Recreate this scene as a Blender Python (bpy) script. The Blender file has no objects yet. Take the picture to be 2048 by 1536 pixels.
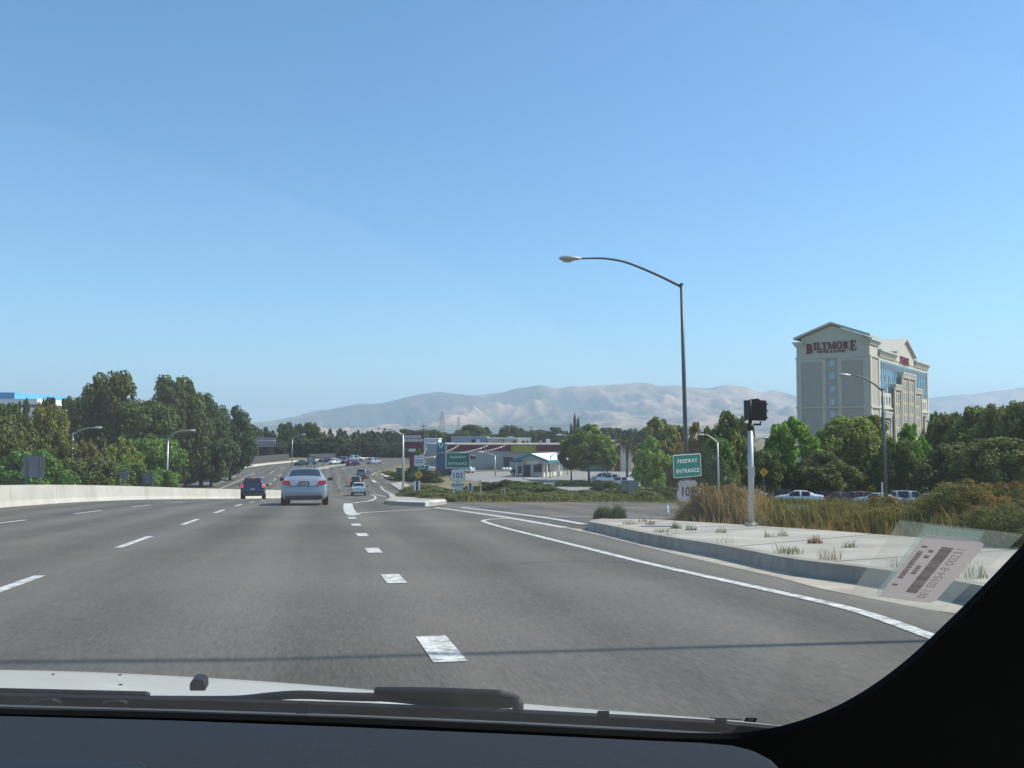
import bpy, bmesh, math, random
import numpy as np
from mathutils import Vector, Matrix, noise

# ------------------------------------------------------------------ camera, sky, sun, exposure
SC = bpy.context.scene
COL = SC.collection
CAMZ, FPX, CX, CY, HOR = 8.0, 1900.0, 1024.0, 768.0, 870.0
PITCH = math.atan((HOR - CY) / FPX)
cam_d = bpy.data.cameras.new('camera')
cam = bpy.data.objects.new('camera', cam_d)
COL.objects.link(cam)
cam.location = (0, 0, CAMZ)
cam.rotation_euler = (math.radians(90) + PITCH, 0, 0)
cam_d.sensor_fit = 'HORIZONTAL'
cam_d.sensor_width = 36.0
cam_d.lens = 36.0 * FPX / 2048.0
cam_d.clip_start = 0.02
cam_d.clip_end = 60000.0
SC.camera = cam

SUN_AZ = math.atan2(1.0, 0.15)          # clockwise from +Y: the sun stands to the right and a little ahead
SUN_EL = math.radians(48)
world = bpy.data.worlds.new('World')
SC.world = world
world.use_nodes = True
wn, wl = world.node_tree.nodes, world.node_tree.links
sky = wn.new('ShaderNodeTexSky')
sky.sky_type = 'NISHITA'
sky.sun_disc = False
sky.sun_elevation = SUN_EL
sky.sun_rotation = SUN_AZ
sky.altitude = 0.0
sky.air_density = 1.0
sky.dust_density = 0.5
sky.ozone_density = 9.0
tint = wn.new('ShaderNodeMix')                       # the photograph's cleaner, more cyan blue, evenly over the whole sky
tint.data_type = 'RGBA'; tint.blend_type = 'MULTIPLY'
tint.inputs['Factor'].default_value = 1.0
tint.inputs[7].default_value = (0.93, 1.09, 1.03, 1)
wl.new(sky.outputs[0], tint.inputs[6])
wl.new(tint.outputs[2], wn['Background'].inputs[0])
wn['Background'].inputs[1].default_value = 0.132

sun_d = bpy.data.lights.new('sun', 'SUN')
sun_d.energy = 4.4
sun_d.angle = math.radians(0.53)
sun_d.color = (1.0, 0.925, 0.80)
sun = bpy.data.objects.new('sun', sun_d)
COL.objects.link(sun)
SDIR = Vector((math.sin(SUN_AZ) * math.cos(SUN_EL), math.cos(SUN_AZ) * math.cos(SUN_EL), math.sin(SUN_EL)))
sun.rotation_euler = SDIR.to_track_quat('Z', 'Y').to_euler()
sun.location = (40, 10, 60)

SC.view_settings.view_transform = 'Standard'
SC.view_settings.look = 'None'
SC.view_settings.exposure = 0.38
SC.view_settings.gamma = 1.0
SC.view_settings.use_curve_mapping = False
SC.render.engine = 'CYCLES'
SC.cycles.use_denoising = True
SC.cycles.max_bounces = 6
SC.cycles.diffuse_bounces = 3
SC.cycles.glossy_bounces = 3
SC.cycles.transmission_bounces = 4
SC.cycles.volume_bounces = 1
SC.cycles.transparent_max_bounces = 12
SC.cycles.sample_clamp_indirect = 8.0

# ------------------------------------------------------------------ ground shape and pixel helpers
def smooth(a, b, x):
    t = min(1.0, max(0.0, (x - a) / (b - a)))
    return t * t * (3 - 2 * t)

_KY = [-3000, -200, -60, -20, 0, 20, 39, 57, 75, 92, 108, 125, 150, 180, 20000]
_KZ = [0.0, 4.0, 7.6, 7.55, 6.85, 6.0, 5.15, 4.13, 2.98, 1.90, 0.95, 0.32, 0.04, 0.0, 0.0]
def _tang():
    n = len(_KY)
    d = [(_KZ[i + 1] - _KZ[i]) / (_KY[i + 1] - _KY[i]) for i in range(n - 1)]
    m = [d[0]] + [0.0] * (n - 2) + [0.0]
    for i in range(1, n - 1):
        if d[i - 1] * d[i] > 0:
            h0, h1 = _KY[i] - _KY[i - 1], _KY[i + 1] - _KY[i]
            w1, w2 = 2 * h1 + h0, h1 + 2 * h0
            m[i] = (w1 + w2) / (w1 / d[i - 1] + w2 / d[i])
    return m
_KM = _tang()
def zroad(y):
    if y <= _KY[0] or y >= _KY[-1]:
        return 0.0
    i = 0
    while _KY[i + 1] < y:
        i += 1
    h = _KY[i + 1] - _KY[i]
    t = (y - _KY[i]) / h
    return ((2 * t ** 3 - 3 * t * t + 1) * _KZ[i] + (t ** 3 - 2 * t * t + t) * h * _KM[i]
            + (-2 * t ** 3 + 3 * t * t) * _KZ[i + 1] + (t ** 3 - t * t) * h * _KM[i + 1])

BAR = [(-200, 24.0), (-60, -3.5), (0, -11.3), (20, -15.4), (34, -18.4), (50, -21.4), (62, -23.2), (72, -23.9), (84, -23.6), (96, -22.9), (108, -22.0), (140, -21.5)]
def xbar(y):
    if y <= BAR[0][0]:
        return BAR[0][1]
    for (y0, x0), (y1, x1) in zip(BAR, BAR[1:]):
        if y <= y1:
            t = (y - y0) / (y1 - y0)
            return x0 + (x1 - x0) * t
    return BAR[-1][1]

def H(x, y):
    z = zroad(y)
    if z <= 0:
        return 0.0
    xb = xbar(y)
    z *= smooth(xb - 10.0, xb - 0.7, x)
    if x > 5:
        z -= 0.030 * min(x - 5, 60) * smooth(28, 60, y)
    return max(z, 0.0)

def ray(u, v):
    r, f, w = (u - CX) / FPX, 1.0, (CY - v) / FPX
    c, s = math.cos(PITCH), math.sin(PITCH)
    return Vector((r, f * c - w * s, f * s + w * c))

def P(u, v, Y):
    """the point that shows at photo position (u, v) and stands at ground distance Y"""
    d = ray(u, v)
    t = Y / d.y
    return Vector((d.x * t, Y, CAMZ + d.z * t))

def F(u, v, z=0.0):
    d = ray(u, v)
    t = (z - CAMZ) / d.z
    return Vector((d.x * t, d.y * t, z))

def G(u, v):
    """where the line of sight through (u, v) meets the ground"""
    d = ray(u, v)
    t, dt = 3.0, 0.4
    while t < 3000:
        p = d * t
        if CAMZ + p.z <= H(p.x, p.y):
            a, b = t - dt, t
            for _ in range(24):
                m = (a + b) / 2
                q = d * m
                if CAMZ + q.z <= H(q.x, q.y):
                    b = m
                else:
                    a = m
            q = d * b
            return Vector((q.x, q.y, H(q.x, q.y)))
        t += dt
        if t > 200:
            dt = 2.0
    return F(u, v)

# ------------------------------------------------------------------ object helpers
def tag(o, label=None, cat=None, group=None, kind=None):
    if label: o['label'] = label
    if cat: o['category'] = cat
    if group: o['group'] = group
    if kind: o['kind'] = kind
    return o

def empty(name, loc, rz=0.0, label=None, cat=None, group=None):
    o = bpy.data.objects.new(name, None)
    COL.objects.link(o)
    o.location = loc
    o.rotation_euler = (0, 0, rz)
    o.empty_display_size = 0.2
    return tag(o, label, cat, group)

def link(name, me, mat=None, parent=None, smooth_shade=False):
    o = bpy.data.objects.new(name, me)
    COL.objects.link(o)
    if mat is not None and not me.materials:
        me.materials.append(mat)
    if parent is not None:
        o.parent = parent
    if smooth_shade:
        me.shade_smooth()
    return o

def copy_tree(o, parent=None):
    c = o.copy()
    COL.objects.link(c)
    c.parent = parent
    for ch in list(o.children):
        copy_tree(ch, c)
    return c

def np_mesh(name, V, Q):
    """fast mesh from an (n,3) array of points and an (m,k) array of faces"""
    me = bpy.data.meshes.new(name)
    V = np.asarray(V, dtype=np.float32)
    Q = np.asarray(Q, dtype=np.int32)
    m, k = Q.shape
    me.vertices.add(len(V))
    me.vertices.foreach_set('co', V.ravel())
    me.loops.add(m * k)
    me.loops.foreach_set('vertex_index', Q.ravel())
    me.polygons.add(m)
    me.polygons.foreach_set('loop_start', np.arange(0, m * k, k, dtype=np.int32))
    me.polygons.foreach_set('loop_total', np.full(m, k, dtype=np.int32))
    me.update(calc_edges=True)
    return me

class MB:
    """collects simple shapes and links them as one mesh object"""
    def __init__(self):
        self.v, self.f = [], []
    def add(self, vs, fs):
        n = len(self.v)
        self.v += [tuple(p) for p in vs]
        self.f += [tuple(i + n for i in f) for f in fs]
        return self
    def box(self, c, s, rz=0.0, rx=0.0):
        cx, cy, cz = c
        hx, hy, hz = s[0] / 2, s[1] / 2, s[2] / 2
        M = Matrix.Rotation(rz, 3, 'Z') @ Matrix.Rotation(rx, 3, 'X')
        vs = []
        for x in (-hx, hx):
            for y in (-hy, hy):
                for z in (-hz, hz):
                    p = M @ Vector((x, y, z))
                    vs.append((p.x + cx, p.y + cy, p.z + cz))
        return self.add(vs, [(0, 1, 3, 2), (4, 6, 7, 5), (0, 4, 5, 1), (2, 3, 7, 6), (0, 2, 6, 4), (1, 5, 7, 3)])
    def bb(self, x0, x1, y0, y1, z0, z1):
        return self.box(((x0 + x1) / 2, (y0 + y1) / 2, (z0 + z1) / 2), (x1 - x0, y1 - y0, z1 - z0))
    def tube(self, pts, r, n=8, caps=True):
        pts = [Vector(p) for p in pts]
        if not isinstance(r, (list, tuple)):
            r = [r] * len(pts)
        base = len(self.v)
        prev = None
        for i, p in enumerate(pts):
            d = (pts[min(i + 1, len(pts) - 1)] - pts[max(i - 1, 0)])
            d = d.normalized() if d.length > 1e-9 else Vector((0, 0, 1))
            if prev is None:
                a = d.orthogonal().normalized()
            else:
                a = (prev - d * prev.dot(d))
                a = a.normalized() if a.length > 1e-6 else d.orthogonal().normalized()
            prev = a
            b = d.cross(a)
            for k in range(n):
                an = 2 * math.pi * k / n
                q = p + (a * math.cos(an) + b * math.sin(an)) * r[i]
                self.v.append((q.x, q.y, q.z))
        for i in range(len(pts) - 1):
            for k in range(n):
                k2 = (k + 1) % n
                self.f.append((base + i * n + k, base + i * n + k2, base + (i + 1) * n + k2, base + (i + 1) * n + k))
        if caps:
            self.f.append(tuple(base + k for k in reversed(range(n))))
            e = base + (len(pts) - 1) * n
            self.f.append(tuple(e + k for k in range(n)))
        return self
    def lathe(self, prof, c=(0, 0, 0), n=16, axis='z'):
        base = len(self.v)
        for (r, h) in prof:
            for k in range(n):
                a = 2 * math.pi * k / n
                q = (r * math.cos(a), r * math.sin(a), h)
                if axis == 'x':
                    q = (h, q[0], q[1])
                elif axis == 'y':
                    q = (q[0], h, q[1])
                self.v.append((q[0] + c[0], q[1] + c[1], q[2] + c[2]))
        for i in range(len(prof) - 1):
            for k in range(n):
                k2 = (k + 1) % n
                self.f.append((base + i * n + k, base + i * n + k2, base + (i + 1) * n + k2, base + (i + 1) * n + k))
        return self
    def prism(self, poly, off):
        """a flat outline (list of points) pushed along off"""
        n = len(poly)
        off = Vector(off)
        vs = [Vector(p) for p in poly] + [Vector(p) + off for p in poly]
        fs = [tuple(range(n)), tuple(reversed(range(n, 2 * n)))]
        for i in range(n):
            j = (i + 1) % n
            fs.append((j, i, n + i, n + j))
        return self.add(vs, fs)
    def mesh(self, name, bevel=0.0, fix=True):
        me = bpy.data.meshes.new(name)
        me.from_pydata(self.v, [], self.f)
        if fix or bevel > 0:
            bm = bmesh.new()
            bm.from_mesh(me)
            bmesh.ops.recalc_face_normals(bm, faces=bm.faces)
            if bevel > 0:
                es = [e for e in bm.edges if len(e.link_faces) == 2 and e.calc_face_angle(0) > 0.6]
                bmesh.ops.bevel(bm, geom=es, offset=bevel, segments=2, affect='EDGES', profile=0.5)
            bm.to_mesh(me)
            bm.free()
        me.update()
        return me
    def build(self, name, mat, parent=None, bevel=0.0, sm=False):
        return link(name, self.mesh(name, bevel), mat, parent, sm)

def drape_mesh(name, poly, dz, step=3.0, skirt=0.0, hfun=None):
    """an outline in the ground plane laid over the terrain, dz above it; skirt drops side faces"""
    hf = hfun or H
    bm = bmesh.new()
    vs = [bm.verts.new((p[0], p[1], 0)) for p in poly]
    bm.faces.new(vs)
    xs = [p[0] for p in poly]; ys = [p[1] for p in poly]
    for ax, lo, hi in ((0, min(xs), max(xs)), (1, min(ys), max(ys))):
        st = step
        k = math.floor(lo / st) + 1
        while k * st < hi:
            co = (k * st, 0, 0) if ax == 0 else (0, k * st, 0)
            no = (1, 0, 0) if ax == 0 else (0, 1, 0)
            bmesh.ops.bisect_plane(bm, geom=bm.verts[:] + bm.edges[:] + bm.faces[:], dist=1e-5, plane_co=co, plane_no=no)
            k += 1
    bmesh.ops.recalc_face_normals(bm, faces=bm.faces)
    for f in bm.faces:
        if f.normal.z < 0:
            f.normal_flip()
    for v in bm.verts:
        v.co.z = hf(v.co.x, v.co.y) + dz
    if skirt > 0:
        edges = [e for e in bm.edges if e.is_boundary]
        r = bmesh.ops.extrude_edge_only(bm, edges=edges)
        for v in [g for g in r['geom'] if isinstance(g, bmesh.types.BMVert)]:
            v.co.z -= skirt
        bmesh.ops.recalc_face_normals(bm, faces=bm.faces)
    me = bpy.data.meshes.new(name)
    bm.to_mesh(me)
    bm.free()
    return me

def resample(pts, step):
    out = [Vector(pts[0])]
    for a, b in zip(pts, pts[1:]):
        a, b = Vector(a), Vector(b)
        n = max(1, int((b - a).length / step))
        for i in range(1, n + 1):
            out.append(a + (b - a) * i / n)
    return out

def curve2(pts, n=6):
    """Catmull-Rom through 2D/3D points"""
    pts = [Vector(p) for p in pts]
    q = [pts[0] * 2 - pts[1]] + pts + [pts[-1] * 2 - pts[-2]]
    out = []
    for i in range(1, len(q) - 2):
        for k in range(n):
            t = k / n
            a, b, c, d = q[i - 1], q[i], q[i + 1], q[i + 2]
            out.append(0.5 * ((2 * b) + (c - a) * t + (2 * a - 5 * b + 4 * c - d) * t * t + (3 * b - a - 3 * c + d) * t ** 3))
    out.append(pts[-1])
    return out

def strip_mesh(name, pts, width, dz, hfun=None):
    """a painted line of the given width along points on the ground"""
    hf = hfun or H
    pts = resample([(p[0], p[1], 0) for p in pts], 1.5)
    V, Fc = [], []
    for i, p in enumerate(pts):
        d = (pts[min(i + 1, len(pts) - 1)] - pts[max(i - 1, 0)]).normalized()
        n = Vector((-d.y, d.x, 0))
        w = width(i / max(1, len(pts) - 1)) if callable(width) else width
        for s in (-1, 1):
            q = p + n * (s * w / 2)
            V.append((q.x, q.y, hf(q.x, q.y) + dz))
        if i:
            k = 2 * i
            Fc.append((k - 2, k - 1, k + 1, k))
    me = bpy.data.meshes.new(name)
    me.from_pydata(V, [], Fc)
    me.update()
    if me.polygons and me.polygons[0].normal.z < 0:
        me.flip_normals()
    return me

def text_mesh(s, size=1.0, depth=0.01, bold=0.0, sx=1.0, spacing=1.0):
    """lettering centred on the origin, lying in XZ, facing -Y"""
    cu = bpy.data.curves.new('t', 'FONT')
    cu.body = s
    cu.size = size
    cu.extrude = depth
    cu.offset = bold
    cu.align_x = 'CENTER'
    cu.align_y = 'CENTER'
    cu.space_character = spacing
    cu.resolution_u = 3
    ob = bpy.data.objects.new('t', cu)
    COL.objects.link(ob)
    dg = bpy.context.evaluated_depsgraph_get()
    me = bpy.data.meshes.new_from_object(ob.evaluated_get(dg))
    bpy.data.objects.remove(ob)
    me.transform(Matrix.Rotation(math.radians(90), 4, 'X') @ Matrix.Diagonal((sx, 1, 1, 1)))
    me.materials.clear()
    return me

# ------------------------------------------------------------------ materials
def new_mat(name):
    m = bpy.data.materials.new(name)
    m.use_nodes = True
    nt = m.node_tree
    return m, nt.nodes, nt.links, nt.nodes['Principled BSDF']

def plain(name, col, rough=0.6, metal=0.0, spec=0.4, var=0.08, scale=3.0, bump=0.0, coat=0.0, emit=None, estr=0.0):
    """a colour with some uneven wear"""
    m, n, l, b = new_mat(name)
    b.inputs['Roughness'].default_value = rough
    b.inputs['Metallic'].default_value = metal
    b.inputs['Specular IOR Level'].default_value = spec
    b.inputs['Coat Weight'].default_value = coat
    tc = n.new('ShaderNodeTexCoord')
    nz = n.new('ShaderNodeTexNoise')
    nz.inputs['Scale'].default_value = scale
    nz.inputs['Detail'].default_value = 5
    nz.inputs['Roughness'].default_value = 0.65
    l.new(tc.outputs['Object'], nz.inputs['Vector'])
    rp = n.new('ShaderNodeValToRGB')
    rp.color_ramp.elements[0].position = 0.3
    rp.color_ramp.elements[1].position = 0.72
    rp.color_ramp.elements[0].color = tuple(c * (1 - var) for c in col) + (1,)
    rp.color_ramp.elements[1].color = tuple(min(1, c * (1 + var)) for c in col) + (1,)
    l.new(nz.outputs['Fac'], rp.inputs['Fac'])
    l.new(rp.outputs['Color'], b.inputs['Base Color'])
    if bump > 0:
        bp = n.new('ShaderNodeBump')
        bp.inputs['Strength'].default_value = bump
        l.new(nz.outputs['Fac'], bp.inputs['Height'])
        l.new(bp.outputs['Normal'], b.inputs['Normal'])
    if emit:
        b.inputs['Emission Color'].default_value = emit + (1,)
        b.inputs['Emission Strength'].default_value = estr
    return m

def asphalt_mat():
    m, n, l, b = new_mat('asphalt')
    b.inputs['Roughness'].default_value = 0.85
    b.inputs['Specular IOR Level'].default_value = 0.25
    tc = n.new('ShaderNodeTexCoord')
    def nz(scale, detail, rough=0.6, vec=None):
        t = n.new('ShaderNodeTexNoise')
        t.inputs['Scale'].default_value = scale
        t.inputs['Detail'].default_value = detail
        t.inputs['Roughness'].default_value = rough
        l.new(vec or tc.outputs['Object'], t.inputs['Vector'])
        return t
    mp = n.new('ShaderNodeMapping')                     # streaks along the lanes
    mp.inputs['Rotation'].default_value = (0, 0, -math.radians(11.2))
    l.new(tc.outputs['Object'], mp.inputs['Vector'])
    mp2 = n.new('ShaderNodeMapping')
    mp2.inputs['Scale'].default_value = (1.0, 0.035, 1.0)
    l.new(mp.outputs[0], mp2.inputs['Vector'])
    big = nz(0.16, 4)
    streak = nz(0.9, 5, 0.6, mp2.outputs[0])
    mp3 = n.new('ShaderNodeMapping')
    mp3.inputs['Scale'].default_value = (1.0, 0.14, 1.0)
    l.new(mp.outputs[0], mp3.inputs['Vector'])
    fine = nz(46.0, 3, 0.7, mp3.outputs[0])
    gr = nz(170.0, 2, 0.7)
    def mixf(a, bb, f):
        x = n.new('ShaderNodeMath'); x.operation = 'MULTIPLY'; x.inputs[1].default_value = f
        l.new(bb, x.inputs[0])
        y = n.new('ShaderNodeMath'); y.operation = 'ADD'
        l.new(a, y.inputs[0]); l.new(x.outputs[0], y.inputs[1])
        return y.outputs[0]
    s = mixf(big.outputs['Fac'], streak.outputs['Fac'], 0.9)
    wv = n.new('ShaderNodeTexWave')                     # wheel tracks worn along each lane
    wv.wave_type = 'BANDS'; wv.bands_direction = 'X'
    wv.inputs['Scale'].default_value = 0.1603
    wv.inputs['Distortion'].default_value = 1.2
    wv.inputs['Detail'].default_value = 2
    wv.inputs['Detail Scale'].default_value = 0.6
    l.new(mp2.outputs[0], wv.inputs['Vector'])
    s = mixf(s, wv.outputs['Fac'], 0.3)
    s = mixf(s, fine.outputs['Fac'], 1.1)
    s = mixf(s, gr.outputs['Fac'], 0.9)
    mr = n.new('ShaderNodeMapRange')
    mr.inputs['From Min'].default_value = 1.60
    mr.inputs['From Max'].default_value = 2.60
    l.new(s, mr.inputs['Value'])
    rp = n.new('ShaderNodeValToRGB')
    e = rp.color_ramp.elements
    e[0].position, e[1].position = 0.0, 1.0
    e[0].color = (0.054, 0.050, 0.043, 1)
    e[1].color = (0.170, 0.158, 0.132, 1)
    l.new(mr.outputs[0], rp.inputs['Fac'])
    l.new(rp.outputs['Color'], b.inputs['Base Color'])
    bp = n.new('ShaderNodeBump')
    bp.inputs['Strength'].default_value = 0.35
    bp.inputs['Distance'].default_value = 0.006
    l.new(gr.outputs['Fac'], bp.inputs['Height'])
    l.new(bp.outputs['Normal'], b.inputs['Normal'])
    return m

def paint_mark_mat(name, col, lo=0.37, hi=0.58):
    """road paint, worn through in places"""
    m, n, l, b = new_mat(name)
    b.inputs['Roughness'].default_value = 0.7
    tc = n.new('ShaderNodeTexCoord')
    t = n.new('ShaderNodeTexNoise')
    t.inputs['Scale'].default_value = 9.0
    t.inputs['Detail'].default_value = 6
    t.inputs['Roughness'].default_value = 0.75
    l.new(tc.outputs['Object'], t.inputs['Vector'])
    rp = n.new('ShaderNodeValToRGB')
    rp.color_ramp.elements[0].position = lo
    rp.color_ramp.elements[1].position = hi
    rp.color_ramp.elements[0].color = (0.22, 0.21, 0.19, 1)
    rp.color_ramp.elements[1].color = col + (1,)
    l.new(t.outputs['Fac'], rp.inputs['Fac'])
    l.new(rp.outputs['Color'], b.inputs['Base Color'])
    return m

def leaf_mat(name, trans=0.33, dark=0.5, bright=1.6):
    """leaf colour from the plant's own colour, every leaf a little different"""
    m, n, l, b = new_mat(name)
    b.inputs['Roughness'].default_value = 0.7
    b.inputs['Specular IOR Level'].default_value = 0.12
    oi = n.new('ShaderNodeObjectInfo')
    ge = n.new('ShaderNodeNewGeometry')
    rp = n.new('ShaderNodeValToRGB')
    rp.color_ramp.elements[0].color = (dark * 0.9, dark * 0.95, dark, 1)
    rp.color_ramp.elements[1].color = (bright * 1.1, bright, bright * 0.75, 1)  # wide random spread also paints in sunlit leaves and dark gaps
    l.new(ge.outputs['Random Per Island'], rp.inputs['Fac'])
    mx = n.new('ShaderNodeMix')
    mx.data_type = 'RGBA'; mx.blend_type = 'MULTIPLY'; mx.clamp_result = False
    mx.inputs['Factor'].default_value = 1.0
    l.new(oi.outputs['Color'], mx.inputs[6])
    l.new(rp.outputs['Color'], mx.inputs[7])
    l.new(mx.outputs[2], b.inputs['Base Color'])
    tr = n.new('ShaderNodeBsdfTranslucent')
    l.new(mx.outputs[2], tr.inputs['Color'])
    ms = n.new('ShaderNodeMixShader')
    ms.inputs[0].default_value = trans
    l.new(b.outputs[0], ms.inputs[1])
    l.new(tr.outputs[0], ms.inputs[2])
    l.new(ms.outputs[0], n['Material Output'].inputs['Surface'])
    return m

def two_tone(name, c0, c1, scale, lo=0.4, hi=0.6, rough=0.9, bump=0.0, detail=8):
    m, n, l, b = new_mat(name)
    b.inputs['Roughness'].default_value = rough
    b.inputs['Specular IOR Level'].default_value = 0.2
    tc = n.new('ShaderNodeTexCoord')
    t = n.new('ShaderNodeTexNoise')
    t.inputs['Scale'].default_value = scale
    t.inputs['Detail'].default_value = detail
    t.inputs['Roughness'].default_value = 0.68
    l.new(tc.outputs['Object'], t.inputs['Vector'])
    rp = n.new('ShaderNodeValToRGB')
    rp.color_ramp.elements[0].position = lo
    rp.color_ramp.elements[1].position = hi
    rp.color_ramp.elements[0].color = c0 + (1,)
    rp.color_ramp.elements[1].color = c1 + (1,)
    l.new(t.outputs['Fac'], rp.inputs['Fac'])
    l.new(rp.outputs['Color'], b.inputs['Base Color'])
    if bump > 0:
        bp = n.new('ShaderNodeBump')
        bp.inputs['Strength'].default_value = bump
        l.new(t.outputs['Fac'], bp.inputs['Height'])
        l.new(bp.outputs['Normal'], b.inputs['Normal'])
    return m

def car_paint_mat():
    m, n, l, b = new_mat('car_paint')
    oi = n.new('ShaderNodeObjectInfo')
    l.new(oi.outputs['Color'], b.inputs['Base Color'])
    b.inputs['Metallic'].default_value = 0.45
    b.inputs['Roughness'].default_value = 0.32
    b.inputs['Coat Weight'].default_value = 0.6
    b.inputs['Coat Roughness'].default_value = 0.06
    return m

def glass_dark(name, col=(0.015, 0.022, 0.028), rough=0.04):
    m, n, l, b = new_mat(name)
    b.inputs['Base Color'].default_value = col + (1,)
    b.inputs['Roughness'].default_value = rough
    b.inputs['Specular IOR Level'].default_value = 0.5
    return m

M = {}
M['asphalt'] = asphalt_mat()
M['white_line'] = paint_mark_mat('white_road_paint', (0.68, 0.68, 0.65))
M['yellow_line'] = paint_mark_mat('yellow_road_paint', (0.75, 0.40, 0.04), 0.2, 0.34)
M['concrete'] = plain('pale_concrete', (0.365, 0.34, 0.285), 0.9, var=0.24, scale=0.9, bump=0.08)
M['kerb'] = plain('kerb_concrete', (0.31, 0.285, 0.235), 0.9, var=0.28, scale=2.2, bump=0.08)
M['barrier'] = plain('barrier_concrete', (0.48, 0.46, 0.40), 0.9, var=0.14, scale=0.5, bump=0.05)
M['white_kerb'] = plain('white_kerb_paint', (0.82, 0.82, 0.81), 0.7, var=0.15, scale=4)
M['gutter'] = two_tone('gutter_sand', (0.30, 0.27, 0.22), (0.48, 0.44, 0.36), 1.6, 0.35, 0.65)
M['ground'] = two_tone('dry_ground', (0.10, 0.105, 0.045), (0.27, 0.21, 0.12), 0.25, 0.40, 0.62, bump=0.2)
M['steel'] = plain('galvanised_steel', (0.42, 0.44, 0.45), 0.45, metal=0.7, var=0.1, scale=2)
M['dark_steel'] = plain('weathered_steel', (0.13, 0.145, 0.15), 0.5, metal=0.3, var=0.12, scale=2)
M['lamp_grey'] = plain('lamp_housing', (0.50, 0.50, 0.48), 0.45, metal=0.3, var=0.06)
M['lens'] = plain('lamp_lens', (0.55, 0.58, 0.58), 0.2, var=0.03)
M['black'] = plain('black_plastic', (0.012, 0.012, 0.013), 0.55, var=0.1, scale=8)
M['rubber'] = plain('tyre_rubber', (0.018, 0.018, 0.018), 0.8, var=0.1)
M['alloy'] = plain('alloy_rim', (0.6, 0.6, 0.62), 0.3, metal=0.85, var=0.05)
M['green_sign'] = plain('sign_green', (0.006, 0.16, 0.118), 0.45, var=0.06, scale=2)
M['blue_sign'] = plain('sign_blue', (0.015, 0.10, 0.36), 0.45, var=0.06)
M['yellow_sign'] = plain('sign_amber', (0.80, 0.36, 0.02), 0.5, var=0.06)
M['white'] = plain('white_paint', (0.78, 0.78, 0.77), 0.6, var=0.04)
M['sign_white'] = plain('sign_white', (0.72, 0.75, 0.74), 0.5, var=0.05)
M['sign_back'] = plain('sign_back_metal', (0.22, 0.24, 0.26), 0.6, metal=0.3, var=0.12, scale=1.2)
M['wood'] = plain('weathered_post', (0.30, 0.25, 0.19), 0.9, var=0.25, scale=4)
M['bark'] = plain('bark', (0.11, 0.085, 0.06), 0.95, var=0.35, scale=5, bump=0.3)
M['leaf'] = leaf_mat('leaves')
M['needle'] = leaf_mat('needles', 0.12, 0.6, 1.25)
M['blade'] = leaf_mat('grass_blades', 0.35, 0.6, 1.4)
M['paint'] = car_paint_mat()
M['car_glass'] = glass_dark('car_glass')
M['tail_red'] = plain('tail_lamp_red', (0.30, 0.012, 0.018), 0.15, var=0.05)
M['brake_lit'] = plain('lit_brake_lamp', (0.6, 0.02, 0.02), 0.3, emit=(1.0, 0.06, 0.05), estr=1.6)
M['clear_lamp'] = plain('clear_lamp', (0.7, 0.7, 0.72), 0.1, var=0.03)
M['plate'] = plain('number_plate', (0.26, 0.24, 0.27), 0.5, var=0.35, scale=18)
M['trim'] = plain('dark_car_trim', (0.03, 0.03, 0.033), 0.6, var=0.1)
def GP(pix, **k):
    return [G(u, v) for (u, v) in pix]

# ------------------------------------------------------------------ terrain, hills
def axis(lo, hi, fine_lo, fine_hi, fine, grow=1.25):
    out = []
    x = fine_lo
    while x <= fine_hi:
        out.append(x); x += fine
    st, x = fine, out[-1]
    while x < hi:
        st *= grow; x = min(hi, x + st); out.append(x)
    st, x = fine, out[0]
    pre = []
    while x > lo:
        st *= grow; x = max(lo, x - st); pre.append(x)
    return pre[::-1] + out

gx = axis(-12500, 12500, -44, 70, 2.0)
gy = axis(-1500, 14000, -30, 170, 2.0)
V = [(x, y, H(x, y)) for y in gy for x in gx]
nx = len(gx)
Q = [(j * nx + i, j * nx + i + 1, (j + 1) * nx + i + 1, (j + 1) * nx + i) for j in range(len(gy) - 1) for i in range(nx - 1)]
ground = link('ground', np_mesh('ground', V, Q), M['ground'], None, True)
tag(ground, kind='structure')

RIDGE = [(300, 866), (440, 856), (480, 850), (520, 843), (590, 832), (640, 818), (690, 811), (740, 806), (790, 797), (850, 785), (880, 782), (940, 789), (1000, 785),
         (1040, 772), (1080, 768), (1110, 774), (1140, 772), (1165, 775), (1200, 768), (1290, 763), (1318, 770), (1350, 769), (1385, 773), (1415, 775), (1450, 767), (1490, 773),
         (1520, 784), (1545, 779), (1570, 784), (1600, 791), (1650, 798), (1720, 806), (1780, 806), (1830, 801), (1880, 793), (1930, 789), (1990, 781), (2048, 775), (2150, 772), (2400, 790)]
def ridge_v(u):
    for (a, va), (b, vb) in zip(RIDGE, RIDGE[1:]):
        if u <= b:
            t = max(0.0, (u - a) / (b - a))
            t = t * t * (3 - 2 * t) * 0.5 + t * 0.5
            return va + (vb - va) * t
    return RIDGE[-1][1]

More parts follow.
